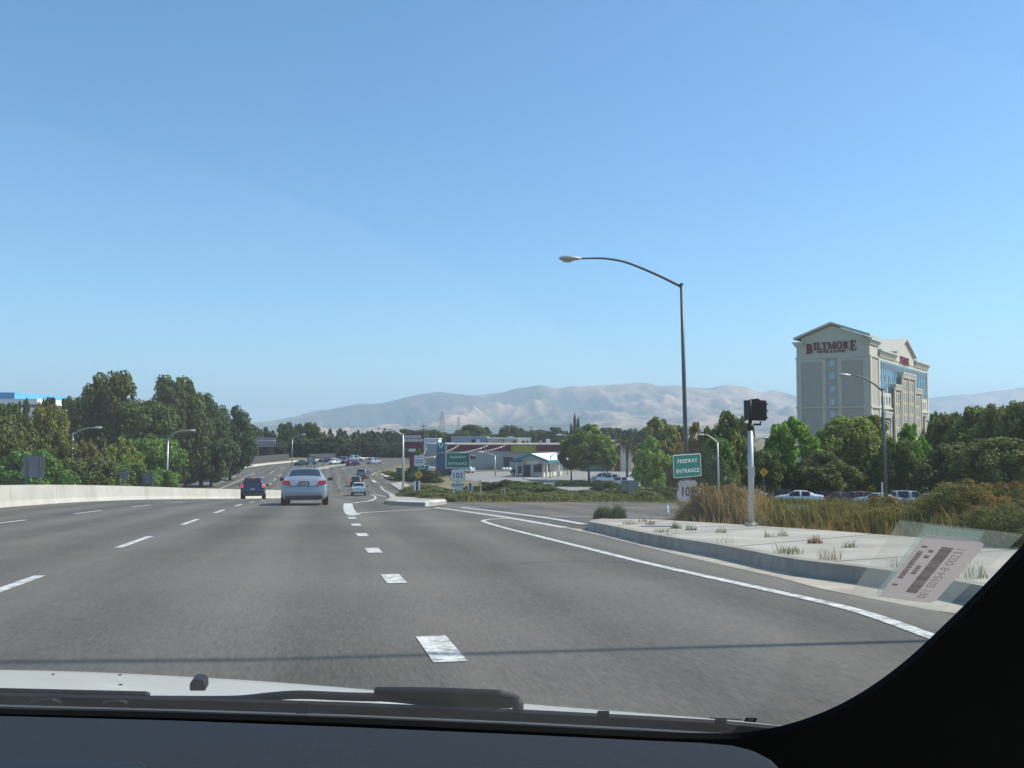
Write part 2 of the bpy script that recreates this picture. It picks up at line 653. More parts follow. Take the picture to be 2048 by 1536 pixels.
def build_hills():
    us = [300 + 4.5 * i for i in range(460)]
    rows = 150
    V, A = [], []
    for j in range(rows):
        for u in us:
            yr = 8800 + 3000 * smooth(1560, 1800, u)
            y0 = yr - 4600
            t = j / (rows - 1) * 1.35
            y = y0 + (yr - y0) * t
            x = (u - CX) / FPX * y
            zr = CAMZ + (HOR - ridge_v(u)) / FPX * yr
            if t <= 1:
                s = t ** 1.35 * 0.62 + smooth(0.15, 1, t) * 0.38
            else:
                s = max(0, 1 - ((t - 1) / 0.35) ** 1.5)
            p = Vector((x / 1000.0 + y / 5200.0, y / 2300.0, 3.1))
            g = 0.0
            amp, fr = 1.0, 1.0
            for o in range(5):
                g += amp * (1 - min(1.0, abs(noise.noise(p * fr + Vector((o * 7.3, 0, 0)))) * 2.0)) ** 1.5
                amp *= 0.55; fr *= 2.15
            g = g / 2.05                                     # about 0..1, ridges high
            gul = max(0.0, min(1.0, 0.72 - g * 0.9))
            env = s * (1 - smooth(0.82, 1.0, s) * 0.93) if t <= 1 else 0.03
            z = zr * s - (1 - g) * 420 * env
            z += (noise.noise(Vector((x / 260, y / 260, 1.0)))) * 16 * s
            V.append((x, y, max(z, -4.0) if t > 0 else -6.0))
            A.append(gul)
    n = len(us)
    Q = [(j * n + i, j * n + i + 1, (j + 1) * n + i + 1, (j + 1) * n + i) for j in range(rows - 1) for i in range(n - 1)]
    me = np_mesh('hills', V, Q)
    at = me.attributes.new('gully', 'FLOAT', 'POINT')
    at.data.foreach_set('value', np.array(A, dtype=np.float32))
    m, nn, l, b = new_mat('dry_hill_grass')
    b.inputs['Roughness'].default_value = 1.0
    b.inputs['Specular IOR Level'].default_value = 0.0
    tc = nn.new('ShaderNodeTexCoord')
    nz = nn.new('ShaderNodeTexNoise')
    nz.inputs['Scale'].default_value = 0.0045
    nz.inputs['Detail'].default_value = 8
    nz.inputs['Roughness'].default_value = 0.7
    l.new(tc.outputs['Object'], nz.inputs['Vector'])
    at2 = nn.new('ShaderNodeAttribute')
    at2.attribute_name = 'gully'
    ad = nn.new('ShaderNodeMath'); ad.operation = 'MULTIPLY_ADD'
    ad.inputs[1].default_value = 0.8
    l.new(at2.outputs['Fac'], ad.inputs[0]); l.new(nz.outputs['Fac'], ad.inputs[2])
    rp = nn.new('ShaderNodeValToRGB')                        # scrub colour along the gullies, which also paints in their shading
    rp.color_ramp.elements[0].position = 0.50
    rp.color_ramp.elements[1].position = 0.80
    rp.color_ramp.elements[0].color = (0.46, 0.315, 0.205, 1)
    rp.color_ramp.elements[1].color = (0.085, 0.10, 0.06, 1)
    l.new(ad.outputs[0], rp.inputs['Fac'])
    l.new(rp.outputs['Color'], b.inputs['Base Color'])
    o = link('hills', me, m, None, True)
    tag(o, kind='structure')
build_hills()

# ------------------------------------------------------------------ roads
road_poly = []
yy = 112
while yy > -40:
    road_poly.append((xbar(yy) + 0.05, yy)); yy -= 6
road_poly += [(11, -40), (5.6, 0), (4.6, 6), (4.2, 10), (3.9, 13), (3.6, 16), (3.4, 20), (5, 24), (9, 27), (16, 28.5), (60, 29.5), (60, 44.5), (28, 44.2), (10, 43.8)]
road_poly += [(-0.5, 43.6), (-3.4, 46.2), (-4.9, 52), (-6.4, 62), (-8.2, 80), (-11.0, 100), (-12.6, 112)]
main_road = link('main_road', drape_mesh('main_road', road_poly, 0.012, 2.0), M['asphalt'])
tag(main_road, kind='structure')

far_px = [(345, 963), (400, 953.5), (440, 945), (480, 937), (540, 929), (600, 923), (680, 918), (760, 915.5), (840, 914), (930, 913),
          (930, 920), (840, 926), (790, 932), (768, 939), (748, 946.5), (750, 951), (762, 955), (800, 962), (845, 963), (845, 968)]
far_poly = [F(u, v).xy for (u, v) in far_px]
far_poly += [(-15, 146), (-13, 128), (-13.2, 110), (-22.1, 110), (-26, 118), (-44, 124), (-90, 128), (-90, 152), (-66, 154)]
junction = link('far_road', drape_mesh('far_road', far_poly, 0.010, 4.0), M['asphalt'])
tag(junction, kind='structure')
# gas station and car park surfaces
lot_px = [(905, 958), (940, 944), (1140, 943), (1330, 944), (1330, 990), (1180, 986), (1100, 976), (1010, 968)]
lot = link('forecourt', drape_mesh('forecourt', [F(u, v).xy for (u, v) in lot_px], 0.014, 6.0), plain('pale_asphalt', (0.25, 0.245, 0.235), 0.9, var=0.14, scale=0.2))
tag(lot, kind='structure')
park = link('car_park', drape_mesh('car_park', [(22, 92), (90, 92), (90, 140), (30, 140)], 0.016, 4.0), M['asphalt'])
tag(park, kind='structure')

def mark(pix, w=0.13, mat='white_line', parent=None, name='lane_marking', world=False):
    pts = [Vector((p[0], p[1], 0)) for p in pix] if world else GP(pix)
    if len(pts) > 2:
        pts = curve2([Vector((p.x, p.y, 0)) for p in pts], 5)
    o = link(name, strip_mesh(name, pts, w, 0.0175), M[mat], parent or main_road)
    return o

# lane drop marks beside our car: three-foot blocks every twelve feet
dl = [(10.5, -1.30), (6.28, -0.47), (14.5, -2.1), (18.4, -2.88), (22.2, -3.62), (25.8, -4.32)]
for (y, x) in dl:
    mark([(x + 0.10, y - 0.46), (x - 0.10, y + 0.46)], 0.21, world=True, name='lane_dash')
mark([(1.2, -1.6), (0.98, -0.7)], 0.21, world=True, name='lane_dash')
# dashed lane lines to the left
s1 = (-0.205)
k = 0
y = 7.9
while y < 75:
    x = -4.72 + s1 * (y - 7.9) - (0.0011 * (y - 30) ** 2 if y > 30 else 0) * -0.35
    mark([(x, y), (x + s1 * 2.9, y + 2.9)], 0.13, world=True, name='lane_dash')
    y += 7.15
y = 21.7
while y < 75:
    x = -12.1 - 0.145 * (y - 21.7)
    mark([(x, y), (x - 0.145 * 2.9, y + 2.9)], 0.13, world=True, name='lane_dash')
    y += 6.9
# right-hand edge line, limit line, crosswalk, slip road lines
mark([(1024, 1037.5), (985, 1039.5), (967, 1042.5), (978, 1048), (1020, 1060), (1060, 1070), (1180, 1100), (1300, 1130), (1500, 1175), (1700, 1221), (1868, 1279), (1990, 1325)], 0.135, name='edge_line')
mark([(871, 1016), (1000, 1034), (1130, 1056.5)], 0.22, name='crosswalk_line')
mark([(923, 1015.5), (1080, 1035), (1170, 1050)], 0.22, name='crosswalk_line')
mark([(925, 1014), (970, 1014.5), (1015, 1015.5)], 0.16, name='edge_line')
mark([(1080, 1034.5), (1200, 1034.5), (1345, 1036)], 0.13, name='edge_line')
mark([(1088, 1015), (1200, 1015.5), (1370, 1017.5), (1500, 1019)], 0.17, 'yellow_line', name='yellow_edge_line')
mark([(1700, 1023), (1900, 1026)], 0.13, 'yellow_line', name='yellow_edge_line')
# painted nose of the island
mark([(696, 1007.5), (697, 1017), (701, 1026), (708, 1031)], 0.36, name='island_stripe')
mark([(703, 1032), (722, 1027), (800, 1022), (871, 1018), (905, 1017)], 0.17, name='island_stripe')
mark([(708, 1006.5), (745, 1000.5), (751, 996), (748, 992), (740, 989)], 0.2, name='island_stripe')
mark([(725, 985.5), (733, 986.5)], 0.3, name='lane_dash')
mark([(748, 988.5), (772, 993)], 0.25, name='island_stripe')
mark([(762, 973), (767, 980), (785, 989)], 0.25, name='edge_line')
mark([(745, 960), (751, 965)], 0.5, name='lane_dash')
mark([(744, 950.5), (752, 945), (776, 939.5)], 0.25, name='edge_line')
for (u, v) in [(663, 998), (672, 996.5), (680, 994), (684, 989), (683, 985), (679.5, 975), (678, 971), (676.5, 967), (676, 963), (677, 959), (679, 955), (684, 951)]:
    p = G(u, v)
    d = Vector((0.12, 1.0)).normalized()
    mark([(p.x - d.x * 0.55, p.y - d.y * 0.55), (p.x + d.x * 0.55, p.y + d.y * 0.55)], 0.22, world=True, name='turn_dash')
for (u, v) in [(690, 951), (698, 947), (708, 943.5), (720, 940.5), (736, 937.5), (756, 934.5)]:
    p = F(u, v)
    mark([(p.x, p.y), (p.x + 1.2, p.y + 2.4)], 0.2, world=True, name='lane_dash', parent=junction)
mark([(682, 939.5), (700, 934.5), (724, 931), (760, 928), (800, 925.5)], 0.22, name='edge_line', parent=junction)
mark([(651, 936.5), (657, 937.7)], 0.5, name='turn_arrow', parent=junction)
mark([(673, 937.7), (680, 937.8)], 0.5, name='turn_arrow', parent=junction)
# lines on the far carriageway
mark([(428, 969), (448, 961), (480, 948)], 0.22, name='edge_line', parent=junction)
mark([(436, 979), (465, 967), (490, 957)], 0.2, name='edge_line', parent=junction)
mark([(428, 958.5), (455, 952), (472, 946.5)], 0.2, name='edge_line', parent=junction)
for a, b in [((537, 971), (543, 966)), ((547, 962), (553, 957)), ((557, 953), (563, 948.5)), ((520, 957), (527, 953)), ((540, 946), (548, 942.5)), ((500, 951), (510, 947)), ((560, 938), (570, 934.5))]:
    mark([a, b], 0.18, name='lane_dash', parent=junction)
mark([(352, 962.5), (405, 962), (422, 960)], 0.3, name='crosswalk_line', parent=junction)
mark([(352, 968.5), (390, 968.5), (418, 966)], 0.3, name='crosswalk_line', parent=junction)
mark([(478, 952), (505, 950.5)], 0.3, name='crosswalk_line', parent=junction)

# tar seams and patches: dark, with shapes of their own
M['tar'] = two_tone('tar_seam', (0.035, 0.035, 0.035), (0.06, 0.06, 0.058), 6.0)
for pts in ([(-9.0, 17.5), (-9.6, 22), (-10.4, 27)], [(-0.2, 12), (0.6, 12.6), (1.6, 12.4)], [(-6.6, 11), (-7.9, 11.4), (-9.4, 11.1)]):
    q = curve2([Vector((a, b, 0)) for a, b in pts], 5)
    link('tar_seam', strip_mesh('tar_seam', [(p.x + random.Random(i).uniform(-0.03, 0.03), p.y) for i, p in enumerate(q)], 0.014, 0.0155), M['tar'], main_road)

# ------------------------------------------------------------------ sidewalks and kerbs
def slab(name, poly, h, mat, step=2.0):
    o = link(name, drape_mesh(name, [(p[0], p[1]) for p in poly], h, step, h + 0.25), mat)
    return tag(o, kind='structure')

def kerb_run(parent, line, h, w=0.16, seg=3.0, mat='kerb', side=1):
    """kerb stones along a line; side says on which hand the pavement lies"""
    pts = resample([(p[0], p[1], 0) for p in line], 0.5)
    cum, cur, runs = 0.0, [pts[0]], []
    for a, b in zip(pts, pts[1:]):
        cum += (b - a).length
        cur.append(b)
        if cum >= seg:
            runs.append(cur); cur, cum = [b], 0.0
    if len(cur) > 1:
        runs.append(cur)
    for r in runs:
        V, Fc = [], []
        L = len(r)
        for i, p in enumerate(r):
            d = (r[min(i + 1, L - 1)] - r[max(i - 1, 0)]).normalized()
            n = Vector((-d.y, d.x, 0)) * side
            e = d * 0.008 * (1 if i == 0 else -1 if i == L - 1 else 0)
            z0 = H(p.x, p.y)
            a, b2 = p + e, p + e + n * w
            V += [(a.x, a.y, z0 - 0.1), (a.x + n.x * 0.025, a.y + n.y * 0.025, z0 + h), (b2.x, b2.y, z0 + h + 0.004), (b2.x, b2.y, z0 - 0.1)]
            if i:
                q = 4 * i
                for k in range(3):
                    Fc.append((q - 4 + k, q + k, q + k + 1, q - 3 + k))
        Fc += [(0, 1, 2, 3), (4 * L - 1, 4 * L - 2, 4 * L - 3, 4 * L - 4)]
        MB().add(V, Fc).build('kerb_stone', M[mat], parent)

kb = GP([(1174, 1061), (1230, 1074), (1304, 1092), (1424, 1115), (1500, 1132), (1589, 1152), (1709, 1169), (1800, 1184), (1900, 1203)])
kb = [Vector((p.x, p.y, 0)) for p in kb]
kb = curve2(kb + [Vector((4.3, 6.0, 0)), Vector((4.75, 2.0, 0)), Vector((6.2, -10, 0))], 4)
back = [(1.75, 20.9), (2.1, 21.9), (3.2, 21.2), (4.3, 19.4), (5.6, 16.9), (6.6, 14.3), (7.3, 10), (8.2, 4), (10.5, -10)]
inner = [(p.x + 0.12, p.y + 0.05) for p in kb]
near_walk = slab('sidewalk', inner + back[::-1], 0.18, M['concrete'], 1.0)
kerb_run(near_walk, [(1.78, 21.0)] + [(p.x, p.y) for p in kb], 0.19, 0.17, 3.0, 'kerb', 1)
# expansion joints sawn across the pavement
kbl = [Vector((p.x, p.y)) for p in kb]
for (ya, xb_, yb_) in ((18.6, 3.4, 20.9), (15.6, 4.9, 18.1), (12.9, 6.0, 15.8), (10.6, 6.9, 12.6), (8.4, 7.5, 9.4)):
    pa = min(kbl, key=lambda p: abs(p.y - ya))
    link('joint', strip_mesh('joint', [(pa.x + 0.2, pa.y), (xb_, yb_)], 0.022, 0.184), M['tar'], near_walk)
# dusty gutter along that kerb
gut_out = GP([(1120, 1055), (1200, 1072), (1320, 1103), (1440, 1131), (1560, 1158), (1640, 1180), (1720, 1196), (1850, 1222)])
gp = [(p.x + 0.02, p.y - 0.02) for p in kb if p.y > 6.5] + [(p.x, p.y) for p in gut_out][::-1]
g = link('gutter', drape_mesh('gutter', gp, 0.0155, 1.0), M['gutter'])
tag(g, kind='structure')

isl = GP([(771, 1009), (790, 1011), (850, 1013.5), (868, 1012.5), (893, 1008.5), (888, 1003), (840, 1001), (822, 992), (777, 990.5), (783, 998)])
island = slab('traffic_island', [p.xy for p in isl], 0.15, M['concrete'], 1.5)
kerb_run(island, [isl[1].xy, isl[2].xy], 0.17, 0.2, 1.6, 'white_kerb', 1)
kerb_run(island, [isl[3].xy, isl[4].xy], 0.17, 0.35, 1.6, 'white_kerb', 1)
kerb_run(island, [isl[9].xy, isl[0].xy, isl[1].xy], 0.165, 0.15, 1.6, 'kerb', 1)

w1 = GP([(779, 968.5), (795, 979.5), (806, 987), (814, 991.5), (832, 989), (845, 984), (806, 965)])
walk1 = slab('corner_sidewalk', [p.xy for p in w1], 0.15, M['concrete'], 2.0)
kerb_run(walk1, [p.xy for p in w1[:4]], 0.165, 0.2, 3.0, 'kerb', 1)
w2 = [F(u, v) for (u, v) in [(760, 949.5), (776, 957), (803, 960.5), (812, 957), (785, 953), (771, 948), (781, 942), (775, 941.5), (765, 945)]]
walk2 = slab('far_corner_sidewalk', [p.xy for p in w2], 0.15, M['concrete'], 3.0)
kerb_run(walk2, [p.xy for p in w2[:3]], 0.165, 0.25, 3.0, 'white_kerb', 1)
med = [F(u, v) for (u, v) in [(612, 942.5), (640, 935.5), (665, 931.3), (700, 928), (702, 929), (668, 933), (645, 938), (632, 943)]]
slab('median', [p.xy for p in med], 0.15, M['concrete'], 3.0)
ls_out = [F(u, v).xy for (u, v) in [(345, 963), (400, 953.5), (440, 945), (480, 937), (540, 929), (600, 923), (680, 918), (760, 915.5), (840, 914), (930, 913)]]
nrm = []
for i, p in enumerate(ls_out):
    a, b = ls_out[max(0, i - 1)], ls_out[min(len(ls_out) - 1, i + 1)]
    d = (b - a).normalized()
    nrm.append(p + Vector((-d.y, d.x)) * 3.2)
lw = slab('roadside_sidewalk', list(ls_out) + nrm[::-1], 0.16, plain('bright_concrete', (0.58, 0.55, 0.48), 0.9, var=0.1), 6.0)
fk = [F(u, v) for (u, v) in [(1045, 958), (1090, 964), (1130, 969), (1135, 967), (1095, 961), (1060, 956)]]
slab('forecourt_kerb', [p.xy for p in fk], 0.15, M['concrete'], 4.0)

# ------------------------------------------------------------------ concrete barrier on the left
def barrier():
    t = empty('concrete_barrier', (xbar(34), 34, H(xbar(34), 34)), 0, 'long cream concrete parapet wall curving beside the roadway', 'barrier')
    inv = t.matrix_basis.inverted()
    ys = list(np.arange(-6, 110.1, 1.5))
    prof = [(0.0, -0.3), (0.0, 0.0), (-0.10, 0.22), (-0.16, 0.82), (-0.36, 0.82), (-0.40, 0.0), (-0.40, -0.6)]
    per = 4
    i = 0
    while i < len(ys) - 1:
        seg = ys[i:i + per + 1]
        V, Fc = [], []
        L = len(seg)
        for j, y in enumerate(seg):
            d = Vector((xbar(y + 1) - xbar(y - 1), 2.0, 0)).normalized()
            n = Vector((d.y, -d.x, 0))
            e = d * (0.012 if j == 0 else -0.012 if j == L - 1 else 0)
            x = xbar(y)
            z = zroad(y)
            fade = smooth(111, 104, y) if y > 104 else 1.0
            for (a, hh) in prof:
                q = Vector((x, y, z)) + e + n * a
                V.append(inv @ Vector((q.x, q.y, z + (hh * fade if hh > 0 else hh))))
            if j:
                m = len(prof)
                for k in range(m - 1):
                    Fc.append(((j - 1) * m + k, (j - 1) * m + k + 1, j * m + k + 1, j * m + k))
        m = len(prof)
        Fc += [tuple(range(m)), tuple(reversed(range((L - 1) * m, L * m)))]
        MB().add(V, Fc).build('barrier_panel', M['barrier'], t)
        i += per
barrier()
# ------------------------------------------------------------------ hotel
M['cream'] = plain('cream_render', (0.55, 0.525, 0.44), 0.85, var=0.05, scale=0.4)
M['tan_panel'] = plain('tan_render', (0.43, 0.40, 0.335), 0.9, var=0.07, scale=0.6)
M['brick_face'] = plain('brown_render', (0.42, 0.35, 0.27), 0.9, var=0.08, scale=0.8)
M['roof_metal'] = plain('grey_roof', (0.24, 0.23, 0.21), 0.6, var=0.1)
M['maroon'] = plain('maroon_letters', (0.20, 0.012, 0.03), 0.5, var=0.05)
M['sky_glass'] = plain('blue_spandrel_glass', (0.16, 0.34, 0.46), 0.08, spec=0.8, var=0.12, scale=0.15)
M['win_glass'] = glass_dark('window_glass', (0.05, 0.075, 0.09), 0.06)
M['pale_glass'] = plain('curtained_window', (0.34, 0.52, 0.56), 0.1, spec=0.7, var=0.1, scale=1.5)

HOT = empty('hotel', (83.1, 220.0, 0), math.atan2(0.833, 0.553), 'tall cream hotel with gabled end and red BILTMORE lettering', 'hotel')
HL, HW = 71.0, 17.1
def hb(name, mat, x0, x1, y0, y1, z0, z1, bevel=0.0, parent=None):
    return MB().bb(x0, x1, y0, y1, z0, z1).build(name, M[mat], parent or HOT, bevel)

hb('wall', 'cream', 0.35, HL, 0.35, HW, 0, 28.2)
hb('end_wall', 'cream', 0.05, 8.6, 0.05, HW - 0.05, 26.4, 29.2)
hb('end_wall', 'cream', -0.02, 8.0, 1.3, HW - 1.3, 26.66, 30.41)
# gabled end, facing the road
def on_end(y0, y1, z0, z1, d0, d1):
    return (d0, d1, y0, y1, z0, z1)
hb('belt_course', 'cream', -0.22, 0.4, -0.22, HW + 0.2, 26.25, 26.65)
hb('belt_course', 'cream', -0.30, 0.4, -0.30, HW + 0.3, 14.35, 14.75)
for (a, b) in [(0.0, 1.5), (6.35, 7.4), (10.05, 11.05), (15.85, HW)]:
    hb('pilaster', 'cream', -0.14, 0.36, a, b, 0, 26.25)
for (a, b) in [(1.5, 6.35), (11.05, 15.85)]:
    hb('wall_panel', 'tan_panel', 0.02, 0.34, a, b, 0, 14.35)
    hb('wall_panel', 'tan_panel', 0.02, 0.34, a, b, 14.75, 25.5)
    hb('wall_panel', 'cream', -0.04, 0.34, a, b, 25.5, 26.25)
zc = [25.0, 22.0, 19.0, 16.0, 13.0, 10.0, 7.0, 4.0]
hb('jamb_panel', 'tan_panel', 0.02, 0.34, 7.4, 7.98, 0, 26.25)
hb('jamb_panel', 'tan_panel', 0.02, 0.34, 9.48, 10.05, 0, 26.25)
edges = [26.25] + [z for c in zc for z in (c + 0.75, c - 0.75)] + [0.0]
for i in range(0, len(edges), 2):
    if edges[i] - edges[i + 1] > 0.02:
        hb('spandrel', 'tan_panel', 0.02, 0.34, 7.98, 9.48, edges[i + 1], edges[i])
wf = MB()
for (a, b, c, d) in [(-0.75, -0.68, -0.75, 0.75), (0.68, 0.75, -0.75, 0.75), (-0.68, 0.68, 0.68, 0.75), (-0.68, 0.68, -0.75, -0.68), (-0.04, 0.04, -0.68, 0.68)]:
    wf.bb(0.0, 0.1, a, b, c, d)
wf_me = wf.mesh('window'); wf_me.materials.append(M['white'])
wp_me = MB().bb(0.06, 0.085, -0.68, 0.68, -0.68, 0.68).mesh('pane'); wp_me.materials.append(M['pale_glass'])
ws_me = MB().bb(-0.14, 0.1, -0.85, 0.85, -0.87, -0.76).mesh('sill'); ws_me.materials.append(M['cream'])
for z in zc:
    w = link('window', wf_me, None, HOT); w.location = (0.2, 8.73, z)
    for nm, me in (('pane', wp_me), ('sill', ws_me)):
        link(nm, me, None, w)
# cornice and pediment
def cornice(name, x0, x1, y0, y1, z0, z1, out, mat='cream'):
    m = MB()
    n = 4
    for i in range(n):
        t0, t1 = i / n, (i + 1) / n
        o = out * (0.25 + 0.75 * t1 ** 1.6)
        m.bb(x0 - o, x1 + o, y0 - o, y1 + o, z0 + (z1 - z0) * t0 + (0.004 if i else 0), z0 + (z1 - z0) * t1)
    return m.build(name, M[mat], HOT)
cornice('cornice', 0.0, 8.6, 0.0, 1.29, 29.2, 30.4, 0.75)
cornice('cornice', 0.0, 8.6, HW - 1.29, HW, 29.2, 30.4, 0.75)
hb('roof_block', 'cream', 0.6, 8.6, 1.3, HW - 1.3, 29.21, 30.4)
ped = MB()
ap, ev = 34.3, 31.35
ped.prism([(-0.02, 1.3, 30.415), (-0.02, HW - 1.3, 30.415), (-0.02, HW - 1.3, ev), (-0.02, HW / 2, ap - 0.25), (-0.02, 1.3, ev)], (8.3, 0, 0))
ped.build('pediment_wall', M['cream'], HOT)
rf = MB()
for sgn in (-1, 1):
    yo = HW / 2 + sgn * (HW / 2 + 0.35)
    rf.prism([(-1.1, HW / 2, ap), (-1.1, yo, ev - 0.35), (-1.1, yo, ev + 0.1), (-1.1, HW / 2, ap + 0.5)], (9.9, 0, 0))
rf.build('gable_roof', M['cream'], HOT)

# lettering
def ring(cx, cz, rx, rz, t, a0, a1, n=12):
    """slices of a ring with wall t (heavier at the sides)"""
    out = []
    for i in range(n):
        p0, p1 = a0 + (a1 - a0) * i / n, a0 + (a1 - a0) * (i + 1) / n
        q = []
        for (p, k) in ((p0, 0), (p1, 0), (p1, 1), (p0, 1)):
            f = 1.0 if k == 0 else 0.0
            q.append((cx + (rx - (0 if f else t * 1.15)) * math.cos(p), cz + (rz - (0 if f else t * 0.62)) * math.sin(p)))
        out.append(q)
    return out
def rect(x0, x1, z0, z1):
    return [(x0, z0), (x1, z0), (x1, z1), (x0, z1)]
def glyph(ch, h):
    t, s = 0.21 * h, 0.09 * h
    P_, w = [], 0.62 * h
    stem = lambda x: [rect(x, x + t, 0, h), rect(x - 0.09 * h, x + t + 0.09 * h, 0, s), rect(x - 0.09 * h, x + t + 0.09 * h, h - s, h)]
    x = 0.09 * h
    if ch == 'I':
        P_ += stem(x); w = t + 0.18 * h
    elif ch == 'L':
        P_ += stem(x) + [rect(x, 0.62 * h, 0, s), rect(0.55 * h, 0.62 * h, 0, 0.3 * h)]; w = 0.64 * h
    elif ch == 'T':
        P_ += [rect(0.26 * h, 0.26 * h + t, 0, h), rect(0.17 * h, 0.55 * h, 0, s), rect(0, 0.72 * h, h - s, h), rect(0, 0.07 * h, 0.72 * h, h), rect(0.65 * h, 0.72 * h, 0.72 * h, h)]; w = 0.72 * h
    elif ch == 'E':
        P_ += stem(x) + [rect(x, 0.62 * h, 0, s), rect(0.55 * h, 0.62 * h, 0, 0.28 * h), rect(x, 0.60 * h, h - s, h), rect(0.53 * h, 0.60 * h, 0.74 * h, h), rect(x, 0.48 * h, 0.47 * h, 0.55 * h), rect(0.43 * h, 0.49 * h, 0.38 * h, 0.64 * h)]; w = 0.64 * h
    elif ch == 'M':
        P_ += [rect(x, x + 0.08 * h, 0, h), rect(0, 0.26 * h, 0, s), rect(0.82 * h, 0.82 * h + t, 0, h), rect(0.74 * h, 1.1 * h, 0, s), rect(0, 0.22 * h, h - s, h), rect(0.86 * h, 1.1 * h, h - s, h)]
        P_ += [[(x, h), (x + t, h), (0.6 * h, 0), (0.5 * h, 0)], [(0.5 * h, 0), (0.58 * h, 0), (0.90 * h, h), (0.82 * h, h)]]; w = 1.1 * h
    elif ch == 'O':
        P_ += ring(0.44 * h, h / 2, 0.44 * h, 0.52 * h, t, 0, 2 * math.pi, 24); w = 0.88 * h
    elif ch in 'BR':
        P_ += stem(x)
        P_ += [rect(x, 0.40 * h, h - s, h), rect(x, 0.40 * h, 0.47 * h, 0.47 * h + s)]
        P_ += ring(0.40 * h, 0.745 * h, 0.24 * h, 0.255 * h, t, -math.pi / 2, math.pi / 2, 10)
        if ch == 'B':
            P_ += [rect(x, 0.40 * h, 0, s)] + ring(0.40 * h, 0.275 * h, 0.30 * h, 0.275 * h, t, -math.pi / 2, math.pi / 2, 10); w = 0.72 * h
        else:
            P_ += [[(0.34 * h, 0.5 * h), (0.50 * h, 0.5 * h), (0.78 * h, 0), (0.56 * h, 0)], rect(0.6 * h, 0.84 * h, 0, s)]; w = 0.84 * h
    return P_, w

def letters(parent, to_world, word, depth):
    """word: list of (char, height, base); each character a child mesh"""
    x = 0.0
    widths = []
    for ch, h, b in word:
        p, w = glyph(ch, h)
        widths.append((p, w, b, h))
    total = sum(w + 0.07 * h for _, w, _, h in widths)
    x = -total / 2
    for k, (p, w, b, h) in enumerate(widths):
        m = MB()
        for i, q in enumerate(p):
            m.prism([to_world(x + a, b + c, 0.0 + 0.0004 * i) for a, c in q], Vector(to_world(0, 0, depth)) - Vector(to_world(0, 0, 0)))
        m.build('letter', M['maroon'], parent)
        x += w + 0.07 * h

def end_face(a, c, d):
    return (-0.05 - d * 1.0 + 0.0, 8.75 - a * 0.97, c)
word = [('B', 2.35, 27.5)] + [(c, 1.75, 28.3) for c in 'ILTMOR'] + [('E', 2.35, 27.8)]
sg = empty('sign_lettering', (0, 0, 0)); sg.parent = HOT
letters(sg, end_face, word, 0.22)
tm = text_mesh('HOTEL & SUITES', 0.85, 0.06, 0.02, 1.05)
tm.materials.append(M['maroon'])
o = link('small_lettering', tm, None, sg)
o.rotation_euler = (0, 0, -math.pi / 2)
o.location = (-0.1, 8.75, 27.78)

# long face, in the sun: curtain wall with panes, bays with caps, parapet
hb('pilaster', 'cream', 0.0, 1.2, -0.14, 0.36, 0, 26.25)
hb('wall_panel', 'tan_panel', 1.2, 8.3, 0.02, 0.34, 0, 25.9)
hb('pilaster', 'cream', 8.3, 9.6, -0.14, 0.36, 0, 26.25)
hb('pilaster', 'cream', 69.4, HL, -0.14, 0.36, 0, 26.25)
hb('curtain_wall', 'sky_glass', 9.6, 69.4, 0.05, 0.34, 18.35, 26.0)
cols = 26
cw = (69.4 - 9.6) / cols
pane_me = MB().bb(-0.34 * cw, 0.34 * cw, 0.0, 0.045, -0.72, 0.72).mesh('pane'); pane_me.materials.append(M['win_glass'])
mul_me = MB().bb(-0.05, 0.05, -0.06, 0.05, 0, 7.65).mesh('mullion'); mul_me.materials.append(M['sign_back'])
for c in range(cols):
    x = 9.6 + cw * (c + 0.5)
    for z in (24.8, 21.9, 19.2):
        if z < 24 and 22.6 < x < 57.8 and not (z > 21 and (x < 30.6 or x > 47.6)):
            continue
        if c % 2 == 0 or z > 24:
            pn = link('pane', pane_me, None, HOT); pn.location = (x, 0.0, z)
    if c:
        ml = link('mullion', mul_me, None, HOT); ml.location = (9.6 + cw * c, 0.0, 18.35)
hb('lower_wall', 'cream', 9.6, 69.4, 0.03, 0.34, 14.75, 18.35)
hb('lower_wall', 'tan_panel', 9.6, 69.4, 0.05, 0.34, 0, 14.35)
hb('belt_course', 'cream', 0.45, HL + 0.2, -0.30, 0.34, 14.36, 14.76)
hb('frieze', 'cream', 8.62, HL, 0.02, 0.34, 26.0, 26.9)
lw_me = MB().bb(-0.55, 0.55, -0.0, 0.05, -0.8, 0.8).mesh('window'); lw_me.materials.append(M['win_glass'])
ls_me = MB().bb(-0.65, 0.65, -0.16, 0.05, -0.95, -0.82).mesh('sill'); ls_me.materials.append(M['cream'])
x = 11.2
while x < 69:
    for z in (16.6, 12.3, 9.3, 6.3, 3.3):
        if not (22.2 < x < 58.2):
            w = link('window', lw_me, None, HOT); w.location = (x, -0.02 if z < 14 else -0.03, z)
            link('sill', ls_me, None, w)
    x += 2.9
